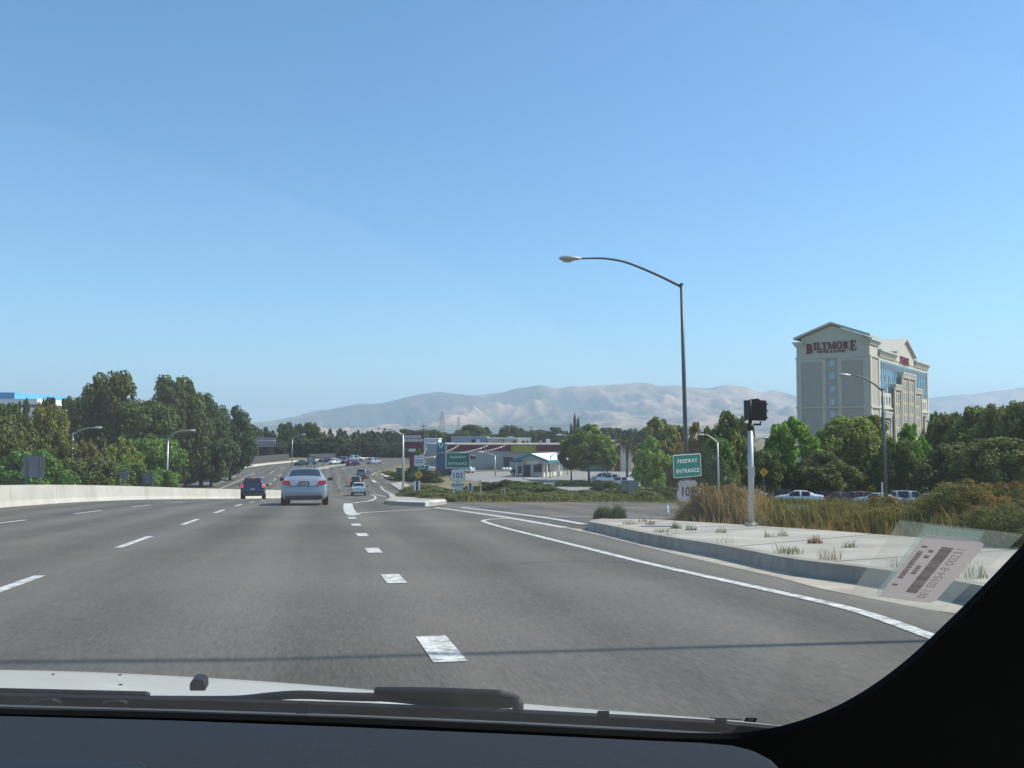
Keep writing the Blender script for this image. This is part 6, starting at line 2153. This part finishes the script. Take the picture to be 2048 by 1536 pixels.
def place(t, x, y, heading, col=None, label=None, group=None, sc=1.0):
    """heading: direction of travel, radians from +Y towards -X"""
    z = H(x, y) + 0.014
    f = Vector((-math.sin(heading), math.cos(heading)))
    dz = H(x + f.x * 1.3, y + f.y * 1.3) - H(x - f.x * 1.3, y - f.y * 1.3)
    t.location = (x, y, z)
    t.rotation_euler = (math.atan2(dz, 2.6), 0, heading)
    t.scale = (sc, sc, sc)
    if label: t['label'] = label
    if group: t['group'] = group
    if col:
        for c in t.children:
            if c.data and c.data.materials and c.data.materials[0] == M['paint']:
                c.color = col + (1,)
    return t
SILVER = (0.33, 0.37, 0.41)
sed = build_car('sedan', SILVER, 'silver four-door sedan driving ahead in the next lane')
place(sed, PX(613.5, 39.6), 39.6, math.radians(10.5))
hat = build_car('hatch', (0.010, 0.032, 0.07), 'dark blue hatchback braking beside the concrete barrier', True)
place(hat, PX(509.5, 71), 71, math.radians(13), sc=1.0)
pk = build_pickup((0.70, 0.72, 0.74), 'white pickup truck driving away past the painted island')
q = G(705, 993)
place(pk, q.x, q.y + 4.5, math.radians(8))
suv = build_car('suv', (0.02, 0.022, 0.025), 'dark pickup-sized car with pale roof')
def inst(src, u, v, head, col, label, group=None, sc=1.0, flat=True):
    c = copy_tree(src)
    q = F(u, v) if flat else G(u, v)
    return place(c, q.x, q.y, math.radians(head), col, label, group, sc)
inst(hat, 714, 972, 3, (0.02, 0.06, 0.07), 'dark teal hatchback with lit brake lamps beyond the white pickup', flat=False)
place(suv, F(725, 957).x, F(725, 957).y, math.radians(2), (0.16, 0.17, 0.18), 'grey car driving away beyond the teal hatchback')
inst(hat, 706, 932, -35, (0.02, 0.03, 0.09), 'dark blue car with lit brake lamps waiting at the far junction')
inst(sed, 697, 928, -40, (0.015, 0.02, 0.04), 'black sedan beside the dark blue braking car')
inst(suv, 689, 924.5, -50, (0.01, 0.014, 0.02), 'black suv behind the waiting cars at the far junction')
inst(suv, 713, 922, -70, (0.75, 0.76, 0.76), 'white van-like suv crossing the far junction')
inst(sed, 672, 928.5, 150, (0.75, 0.76, 0.77), 'white sedan coming towards us past the median')
inst(sed, 651, 924.5, 150, (0.02, 0.025, 0.035), 'dark sedan coming towards us behind the guide sign')
inst(sed, 603, 931.5, 160, (0.012, 0.016, 0.02), 'black sedan coming towards us on the far carriageway')
inst(suv, 748, 928.5, -30, (0.42, 0.46, 0.52), 'pale blue suv driving off round the far bend')
# parked cars
gp_ = 'cars in the car park under the trees'
hat2 = build_car('hatch', (0.03, 0.05, 0.09), 'dark blue parked car beside the white parked sedan')
place(hat2, PX(1632, 97), 97, math.radians(80), None, None, gp_)
for (u, Y, h, c, src, lab) in [(1594, 94, 75, (0.78, 0.78, 0.78), sed, 'white parked sedan catching the sun in the car park'), 
                               (1668, 95, 95, (0.10, 0.02, 0.02), sed, 'dark red parked sedan under the trees'), (1705, 95, 85, (0.14, 0.05, 0.035), hat2, 'brown red parked car under the wide olive tree'),
                               (1748, 94, 80, (0.35, 0.40, 0.44), sed, 'pale grey parked sedan by the slender lamp post'), (1790, 95, 85, (0.30, 0.32, 0.34), suv, 'grey parked suv past the slender lamp post'),
                               (1722, 99, 80, (0.5, 0.5, 0.5), sed, 'silver parked sedan in the rear row'), (1558, 95, 60, (0.02, 0.02, 0.024), sed, 'black parked sedan behind the signal pole'),
                               (1850, 93, 80, (0.6, 0.61, 0.62), hat2, 'pale parked hatchback showing through the thicket'), (1368, 96, 70, (0.45, 0.5, 0.54), sed, 'silver blue parked car below the tilted freeway sign'),
                               (1645, 102, 80, (0.08, 0.11, 0.16), suv, 'dark suv in the rear row under the trees'), (1495, 96, 80, (0.3, 0.33, 0.36), sed, 'grey parked car left of the amber diamond'.replace('left of', 'near'))]:
    place(copy_tree(src), PX(u, Y), Y, math.radians(h), c, lab, gp_)
gf_ = 'vehicles on the forecourt'
for (u, v, h, c, src, lab) in [(1043, 950, 60, (0.012, 0.02, 0.024), suv, 'dark suv refuelling beside the gas station kiosk'), (1222, 966, 80, (0.76, 0.77, 0.77), sed, 'white sedan parked beyond the forecourt tree'),
                               (1205, 964, 85, (0.30, 0.36, 0.38), hat2, 'grey hatchback parked next to the white sedan'), (1272, 968, 100, (0.60, 0.62, 0.64), suv, 'pale van-like suv with bright roof behind the small dark sign'),
                               (1240, 972, 85, (0.72, 0.60, 0.60), sed, 'white and pink parked car by the forecourt bed')]:
    q = F(u, v)
    place(copy_tree(src), q.x, q.y, math.radians(h), c, lab, gf_)
gs_ = 'cars on the sales lot'
for (u, v, h, c, src, lab) in [(884, 944, 95, (0.42, 0.02, 0.03), sed, 'bright red car on the lot below the blue pylon'), (897, 953, 80, (0.02, 0.025, 0.035), sed, 'black car on the lot under the upright freeway sign'),
                               (850, 944, 80, (0.72, 0.73, 0.73), sed, 'white car nosing out behind the amber diamond'), (862, 936, 90, (0.03, 0.04, 0.05), suv, 'dark suv on the lot beside the reader board'),
                               (874, 937, 85, (0.25, 0.04, 0.04), hat2, 'dark red hatchback on the lot beyond the bright red car'), (931, 946, 60, (0.7, 0.7, 0.7), hat2, 'white hatchback showing beside the 101 shield')]:
    q = F(u, v)
    place(copy_tree(src), q.x, q.y, math.radians(h), c, lab, gs_)
# ------------------------------------------------------------------ the car we ride in
YAW = math.radians(11.2)
Fw = Vector((-math.sin(YAW), math.cos(YAW), -0.043)).normalized()
Rt = Vector((math.cos(YAW), math.sin(YAW), 0.0))
Up = Rt.cross(Fw).normalized()
CAMP = Vector((0, 0, CAMZ))
OWN = empty('own_car', (0.0, 0.0, H(0, 0)), 0, 'white car whose dashboard, wiper and bonnet lie below the view', 'car')
OI = Vector(OWN.location)

def loc(a, b, c):
    """right, forward, up from the eye -> position in the car"""
    return CAMP + Rt * a + Fw * b + Up * c - OI
def hit(u, v, p0, n):
    d = ray(u, v)
    n = Vector(n)
    t = (Vector(p0) - CAMP).dot(n) / d.dot(n)
    return CAMP + d * t - OI
W0 = CAMP + Fw * 1.1 + Rt * 0.03 + Up * -0.28          # windscreen plane: rises towards the driver
WN = (Fw * 1.0 + Rt * 0.36 + Up * 1.6).normalized()
def wp(u, v, off=0.0):
    """a point on the windscreen (off: metres beyond it)"""
    return hit(u, v, W0 + WN * off, WN)
def dp(u, v, c):
    return hit(u, v, CAMP + Up * c, Up)
def at(u, v, Y):
    return P(u, v, Y) - OI

M['own_white'] = plain('white_car_paint', (0.84, 0.84, 0.79), 0.25, var=0.03, scale=2, coat=0.6)
M['dash'] = plain('dash_vinyl', (0.015, 0.015, 0.016), 0.6, spec=0.28, var=0.3, scale=220, bump=0.25)
M['pillar'] = plain('pillar_trim', (0.009, 0.009, 0.009), 0.9, spec=0.15, var=0.15, scale=30)
M['frit'] = plain('black_glass_edge', (0.006, 0.006, 0.006), 0.5, var=0.1)
M['cowl'] = plain('cowl_plastic', (0.014, 0.015, 0.018), 0.6, var=0.2, scale=20)
M['wiper'] = plain('wiper_black', (0.005, 0.005, 0.007), 0.6, var=0.1, scale=20)

# dashboard
edge = [(-500, 1416), (0, 1429), (350, 1438), (700, 1451), (1050, 1466), (1300, 1478), (1400, 1482), (1470, 1488), (1510, 1498), (1545, 1516), (1572, 1542), (1590, 1580), (1600, 1700), (1600, 2100), (-500, 2100)]
dm = MB()
dm.prism([dp(u, v, -0.245) for (u, v) in edge], Up * -0.10)
dash = dm.build('dashboard', M['dash'], OWN, bevel=0.006)
# raised instrument hood at the driver's side, just entering the frame
ih = MB()
ih.prism([dp(u, v, -0.235) for (u, v) in [(-600, 1505), (0, 1517), (200, 1519), (280, 1522), (295, 1530), (285, 1545), (200, 1560), (-600, 1580)]], Up * -0.008)
ih.build('defroster_vent', M['frit'], dash, bevel=0.002)

# windscreen pane
m, n, l, b = new_mat('windscreen_glass')
tr = n.new('ShaderNodeBsdfTransparent'); tr.inputs[0].default_value = (0.965, 0.985, 0.975, 1)
gl_ = n.new('ShaderNodeBsdfGlossy'); gl_.inputs['Roughness'].default_value = 0.0; gl_.inputs['Color'].default_value = (0.9, 0.95, 1, 1)
fr = n.new('ShaderNodeFresnel'); fr.inputs[0].default_value = 1.12
mx = n.new('ShaderNodeMixShader')
l.new(fr.outputs[0], mx.inputs[0]); l.new(tr.outputs[0], mx.inputs[1]); l.new(gl_.outputs[0], mx.inputs[2])
l.new(mx.outputs[0], n['Material Output'].inputs['Surface'])
# road film: sun on a little dust veils the view, and the edge of the wiped arc shows
tl = n.new('ShaderNodeBsdfTranslucent'); tl.inputs[0].default_value = (0.9, 0.9, 0.88, 1)
tc = n.new('ShaderNodeTexCoord')
def _circle(p, q, r):
    e1 = (q - p).normalized(); e2 = (r - p) - e1 * (r - p).dot(e1); e2.normalize()
    bx_, cx_, cy_ = (q - p).length, (r - p).dot(e1), (r - p).dot(e2)
    x_ = bx_ / 2; y_ = (cx_ * cx_ + cy_ * cy_ - cx_ * bx_) / (2 * cy_)
    return p + e1 * x_ + e2 * y_
A3 = [wp(u, v) for (u, v) in [(1545, 1060), (1591, 1250), (1500, 1432)]]
CC = _circle(*A3)
dn = n.new('ShaderNodeVectorMath'); dn.operation = 'DISTANCE'
l.new(tc.outputs['Object'], dn.inputs[0]); dn.inputs[1].default_value = CC
mr_ = n.new('ShaderNodeMapRange'); mr_.inputs['From Min'].default_value = (A3[0] - CC).length - 0.0015; mr_.inputs['From Max'].default_value = (A3[0] - CC).length + 0.0015
mr_.inputs['To Min'].default_value = 0.023; mr_.inputs['To Max'].default_value = 0.009
l.new(dn.outputs['Value'], mr_.inputs['Value'])
sm1 = n.new('ShaderNodeTexNoise'); sm1.inputs['Scale'].default_value = 7.0; sm1.inputs['Detail'].default_value = 6; sm1.inputs['Roughness'].default_value = 0.6
l.new(tc.outputs['Object'], sm1.inputs['Vector'])
sm2 = n.new('ShaderNodeMapRange'); sm2.inputs['From Min'].default_value = 0.3; sm2.inputs['From Max'].default_value = 0.7; sm2.inputs['To Min'].default_value = 0.7; sm2.inputs['To Max'].default_value = 1.35
l.new(sm1.outputs['Fac'], sm2.inputs['Value'])
fm3 = n.new('ShaderNodeMath'); fm3.operation = 'MULTIPLY'
l.new(mr_.outputs[0], fm3.inputs[0]); l.new(sm2.outputs[0], fm3.inputs[1])
m2_ = n.new('ShaderNodeMixShader')
l.new(fm3.outputs[0], m2_.inputs[0]); l.new(mx.outputs[0], m2_.inputs[1]); l.new(tl.outputs[0], m2_.inputs[2])
l.new(m2_.outputs[0], n['Material Output'].inputs['Surface'])
M['screen'] = m
wsm = bpy.data.meshes.new('windscreen')
cs = [wp(-700, 1440), wp(1560, 1540), wp(2500, 900), wp(2900, -420), wp(-1100, -420)]
wsm.from_pydata([tuple(p) for p in cs], [], [tuple(range(5))])
link('windscreen', wsm, M['screen'], OWN)

# pillar with the black glass edge sweeping into the dashboard
inner = curve2([Vector((u, v, 0)) for (u, v) in [(2420, 740), (2230, 915), (2130, 1008), (2048, 1087), (1975, 1163), (1895, 1243), (1800, 1330), (1700, 1398), (1600, 1441), (1500, 1463), (1400, 1466), (1250, 1461), (1050, 1451), (700, 1436), (350, 1425), (0, 1417), (-500, 1404)]], 5)
outer = [(-500, 1520), (600, 1560), (1300, 1640), (1500, 1900), (2900, 1900), (2900, 1200), (2900, 700)]
pm = MB()
poly = [wp(p.x, p.y, -0.004) for p in inner] + [wp(u, v, -0.004) for (u, v) in outer]
pm.prism(poly, WN * -0.006)
pm.build('pillar', M['pillar'], OWN)
# cowl panel, its clips and seal line
ctop = [(-500, 1378), (0, 1391), (350, 1400), (700, 1411), (1050, 1426), (1300, 1439), (1450, 1448), (1560, 1459)]
cbot = [(-500, 1450), (0, 1462), (700, 1482), (1300, 1500), (1600, 1500)]
cm = MB()
cm.prism([wp(u, v, 0.040) for (u, v) in ctop] + [wp(u, v, 0.040) for (u, v) in cbot[::-1]], WN * 0.004)
cowl = cm.build('cowl', M['cowl'], OWN)
sm_ = MB(); sm_.tube([wp(u, v + 20, 0.034) for (u, v) in ctop[1:7]], 0.0012, 6)
sm_.build('seal', M['lamp_grey'], cowl)
for (u, v) in ((606, 1419), (1206, 1437), (1441, 1453)):
    k = MB(); k.prism([wp(u - 11, v - 11, 0.03), wp(u + 13, v - 11, 0.03), wp(u + 11, v + 9, 0.03), wp(u - 15, v + 9, 0.03)], WN * 0.003)
    k.build('clip', M['wiper'], cowl, bevel=0.001)
for (u, v, w, h) in ((90, 1411, 34, 11), (230, 1411, 26, 8)):
    k = MB(); k.prism([wp(u + w * math.cos(a), v - h * math.sin(a), 0.028) for a in np.linspace(0, math.pi, 9)], WN * 0.003)
    k.build('cap', M['wiper'], cowl)

# bonnet
fr_px = [(-500, 1332), (0, 1339.5), (180, 1344), (350, 1352), (520, 1362), (700, 1376), (900, 1394), (1100, 1412), (1300, 1428), (1450, 1440), (1560, 1452)]
def fy(u): return 2.25 - 0.65 * smooth(300, 1500, u)
def ry(u): return 1.42 - 0.22 * smooth(300, 1500, u)
rows = []
rows.append([at(u, v + 75, ry(u)) for (u, v) in fr_px])
rows.append([at(u, v + 48 * (1 - 0.55 * smooth(300, 1500, u)), ry(u) + (fy(u) - ry(u)) * 0.25) for (u, v) in fr_px])
rows.append([at(u, v + 16 * (1 - 0.6 * smooth(300, 1500, u)), ry(u) + (fy(u) - ry(u)) * 0.65) for (u, v) in fr_px])
rows.append([at(u, v, fy(u)) for (u, v) in fr_px])
rows.append([p + Fw * 0.12 - Up * 0.045 for p in rows[3]])
rows.append([p + Fw * 0.22 - Up * 0.14 for p in rows[3]])
rows.append([p + Fw * 0.25 - Up * 0.35 for p in rows[3]])
A = [curve2(r, 4) for r in rows]
A2 = [curve2([A[j][i] for j in range(len(A))], 4) for i in range(len(A[0]))]
nr = len(A2[0])
V = [tuple(p) for col in A2 for p in col]
Q = [(i * nr + j, i * nr + j + 1, (i + 1) * nr + j + 1, (i + 1) * nr + j) for i in range(len(A2) - 1) for j in range(nr - 1)]
bonnet = MB().add(V, Q).build('bonnet', M['own_white'], OWN, sm=True)
nz_ = MB()
nz_.prism([at(u, v, 1.66) for (u, v) in [(379, 1382), (379, 1368), (384, 1361), (394, 1359), (406, 1361), (410, 1367), (411, 1382)]], Fw * 0.05)
nz_.build('washer_nozzle', M['wiper'], bonnet, bevel=0.002)
for (u, v) in ((240, 1351), (241, 1371), (106, 1350)):
    MB().lathe([(0.0, 0.002), (0.0035, 0.001), (0.004, 0.0)], at(u, v, 1.95 if v < 1360 else 1.72) + Up * 0.001, 8).build('screw', M['wiper'], bonnet)

# wiper: spindle cover, arm, blade
wi = empty('wiper', (0, 0, 0)); wi.parent = OWN
sp_ = MB()
sp_.prism([wp(u, v, 0.055) for (u, v) in [(747, 1385), (850, 1385.5), (1000, 1391), (1025, 1396), (1040, 1405), (1038, 1415), (1020, 1419), (880, 1417), (800, 1408), (747, 1404)]], WN * 0.008)
sp_.build('spindle_cover', M['wiper'], wi, bevel=0.003)
MB().lathe([(0.0, 0.006), (0.004, 0.005), (0.0065, 0.0), (0.0065, -0.006)], wp(1036, 1407, 0.05), 12).build('end_cap', M['wiper'], wi, sm=True)
arm = curve2([wp(u, v, 0.062) for (u, v) in [(760, 1394.5), (690, 1393), (600, 1389.5), (540, 1393), (480, 1399), (400, 1400), (280, 1399)]], 4)
MB().tube(arm, 0.0052, 8).build('arm', M['wiper'], wi, sm=True)
bl = MB()
bl.prism([wp(u, v, 0.048) for (u, v) in [(-600, 1371), (0, 1384), (290, 1391), (299, 1394), (297, 1403), (290, 1408), (0, 1402), (-600, 1390)]], WN * 0.006)
bl.build('blade', M['wiper'], wi, bevel=0.002)

# rental barcode sticker in a clear sleeve, and the maker's stamp on the glass
def film(name, rgb, fac):
    m, n, l, b = new_mat(name)
    b.inputs['Base Color'].default_value = rgb + (1,)
    b.inputs['Roughness'].default_value = 0.4
    t = n.new('ShaderNodeBsdfTransparent')
    tl = n.new('ShaderNodeBsdfTranslucent'); tl.inputs[0].default_value = rgb + (1,)
    m1 = n.new('ShaderNodeMixShader'); m1.inputs[0].default_value = 0.55
    l.new(b.outputs[0], m1.inputs[1]); l.new(tl.outputs[0], m1.inputs[2])
    m2 = n.new('ShaderNodeMixShader'); m2.inputs[0].default_value = fac
    l.new(t.outputs[0], m2.inputs[1]); l.new(m1.outputs[0], m2.inputs[2])
    l.new(m2.outputs[0], n['Material Output'].inputs['Surface'])
    return m
M['sleeve'] = film('clear_sleeve', (0.42, 0.46, 0.42), 0.16)
M['sleeve_tint'] = film('sleeve_green', (0.38, 0.52, 0.47), 0.28)
M['sticker'] = film('sticker_paper', (0.78, 0.72, 0.70), 0.80)
M['sticker_ink'] = film('sticker_ink', (0.38, 0.31, 0.31), 0.5)
def quad_film(name, px, mat, off, parent):
    mm = MB(); mm.prism([wp(u, v, off) for (u, v) in px], WN * -0.0004)
    return mm.build(name, M[mat], parent)
stk = empty('windscreen_sticker', (0, 0, 0)); stk.parent = OWN
quad_film('sleeve', [(1800, 1040), (2046, 1068), (1880, 1226), (1694, 1196)], 'sleeve', -0.001, stk)
quad_film('green_margin', [(1852, 1050), (1968, 1063), (1960, 1080), (1848, 1071), (1757, 1189), (1752, 1187)], 'sleeve_tint', -0.002, stk)
S0, S1, S2, S3 = Vector((1850, 1067)), Vector((1968, 1083)), Vector((1862, 1205)), Vector((1756, 1190))
quad_film('paper', [(1850, 1069), (1956, 1082), (1967, 1088), (1964, 1096), (1872, 1200), (1860, 1205), (1757, 1192)], 'sticker', -0.003, stk)
def sp(a, b):
    """a runs down the long side of the sticker, b across it"""
    p = (S0 * (1 - b) + S1 * b) * (1 - a) + (S3 * (1 - b) + S2 * b) * a
    return (p.x, p.y)
def bar(a0, a1, b0, b1, nm='print'):
    quad_film(nm, [sp(a0, b0), sp(a0, b1), sp(a1, b1), sp(a1, b0)], 'sticker_ink', -0.004, stk)
rs_ = random.Random(4)
a = 0.16
while a < 0.90:                                             # barcode
    w = rs_.choice([0.006, 0.010, 0.016])
    bar(a, a + w, 0.42, 0.62, 'barcode_line')
    a += w + rs_.choice([0.004, 0.006, 0.009])
for (b0, b1, a0, a1, st_) in [(0.10, 0.19, 0.18, 0.82, 0.03), (0.26, 0.34, 0.16, 0.60, 0.03)]:
    a = a0
    while a < a1:
        w = st_ * rs_.uniform(0.6, 1.4)
        if rs_.random() > 0.22:
            bar(a, a + w, b0, b1)
        a += w + 0.012
# figures beside the barcode, reading up the sticker
def glyph_on_sticker(s, a0, a1, b0, b1):
    me = text_mesh(s, 1.0, 0.0, 0.02)
    xs = [v.co.x for v in me.vertices]; zs = [v.co.z for v in me.vertices]
    for v in me.vertices:
        fa = (v.co.x - min(xs)) / (max(xs) - min(xs)); fb = (v.co.z - min(zs)) / (max(zs) - min(zs))
        u, w = sp(a1 + (a0 - a1) * fa, b1 + (b0 - b1) * fb)
        v.co = wp(u, w, -0.0045)
    me.materials.append(M['sticker_ink'])
    link('figures', me, None, stk)
glyph_on_sticker('0E1 E0954-8', 0.46, 0.96, 0.68, 0.84)
glyph_on_sticker('00231', 0.16, 0.42, 0.68, 0.84)
ms_ = MB(); ms_.prism([wp(u, v, -0.001) for (u, v) in [(1492, 1435), (1515, 1436.5), (1510, 1444), (1488, 1442.5)]], WN * -0.0004)
stamp = ms_.build('glass_stamp', M['frit'], OWN)
k = MB(); k.prism([wp(u, v, -0.0016) for (u, v) in [(1496, 1437.5), (1509, 1438.5), (1506, 1441.5), (1493, 1440.5)]], WN * -0.0003)
k.build('stamp_mark', M['lamp_grey'], stamp)
k = MB()
for i in range(14):
    u = 1420 + i * 4.6
    k.prism([wp(u, 1434.5 + i * 0.24, -0.001), wp(u + 3.2, 1434.7 + i * 0.24, -0.001), wp(u + 3.0, 1437 + i * 0.24, -0.001), wp(u - 0.2, 1436.8 + i * 0.24, -0.001)], WN * -0.0003)
k.build('stamp_text', M['frit'], stamp)

# roof lining, rear and door shell that keep the cabin dark
shell = MB()
def slab8(a0, a1, b0, b1, c0, c1, dst):
    vs = [loc(a, b, c) for a in (a0, a1) for b in (b0, b1) for c in (c0, c1)]
    dst.add(vs, [(0, 1, 3, 2), (4, 6, 7, 5), (0, 4, 5, 1), (2, 3, 7, 6), (0, 2, 6, 4), (1, 5, 7, 3)])
m1 = MB(); slab8(-1.05, 0.45, -1.9, 0.30, 0.25, 0.32, m1); m1.build('roof', M['pillar'], OWN)
m1 = MB(); slab8(-1.05, 0.45, -1.95, -1.9, -0.7, 0.32, m1); m1.build('rear_bulkhead', M['pillar'], OWN)
m1 = MB(); slab8(0.40, 0.47, -1.9, 0.55, -0.9, -0.36, m1); m1.build('door', M['pillar'], OWN)
m1 = MB(); slab8(-1.07, -1.0, -1.9, 0.85, -0.9, -0.24, m1); m1.build('door', M['pillar'], OWN)
m1 = MB(); slab8(-1.05, 0.45, -1.9, 1.1, -0.98, -0.93, m1); m1.build('floor_pan', M['pillar'], OWN)
for a in (-0.86, -0.02):
    m1 = MB(); slab8(a - 0.22, a + 0.22, -0.75, -0.6, -0.7, 0.02, m1); slab8(a - 0.24, a + 0.24, -0.6, -0.1, -0.75, -0.6, m1); m1.build('seat', M['dash'], OWN, bevel=0.02)

# ------------------------------------------------------------------ haze
hz = MB().bb(-13500, 13500, -2200, 15500, -8.0, 580).build('haze', None)
tag(hz, 'thin pale haze filling the air over the plain', 'haze', None, 'stuff')
hm_ = bpy.data.materials.new('haze_air')
hm_.use_nodes = True
hn, hlk = hm_.node_tree.nodes, hm_.node_tree.links
for nd in list(hn):
    if nd.type == 'BSDF_PRINCIPLED':
        hn.remove(nd)
pv = hn.new('ShaderNodeVolumePrincipled')
pv.inputs['Color'].default_value = (0.62, 0.80, 1.0, 1)
pv.inputs['Density'].default_value = 0.000112
pv.inputs['Anisotropy'].default_value = 0.2
hlk.new(pv.outputs[0], hn['Material Output'].inputs['Volume'])
hz.data.materials.append(hm_)
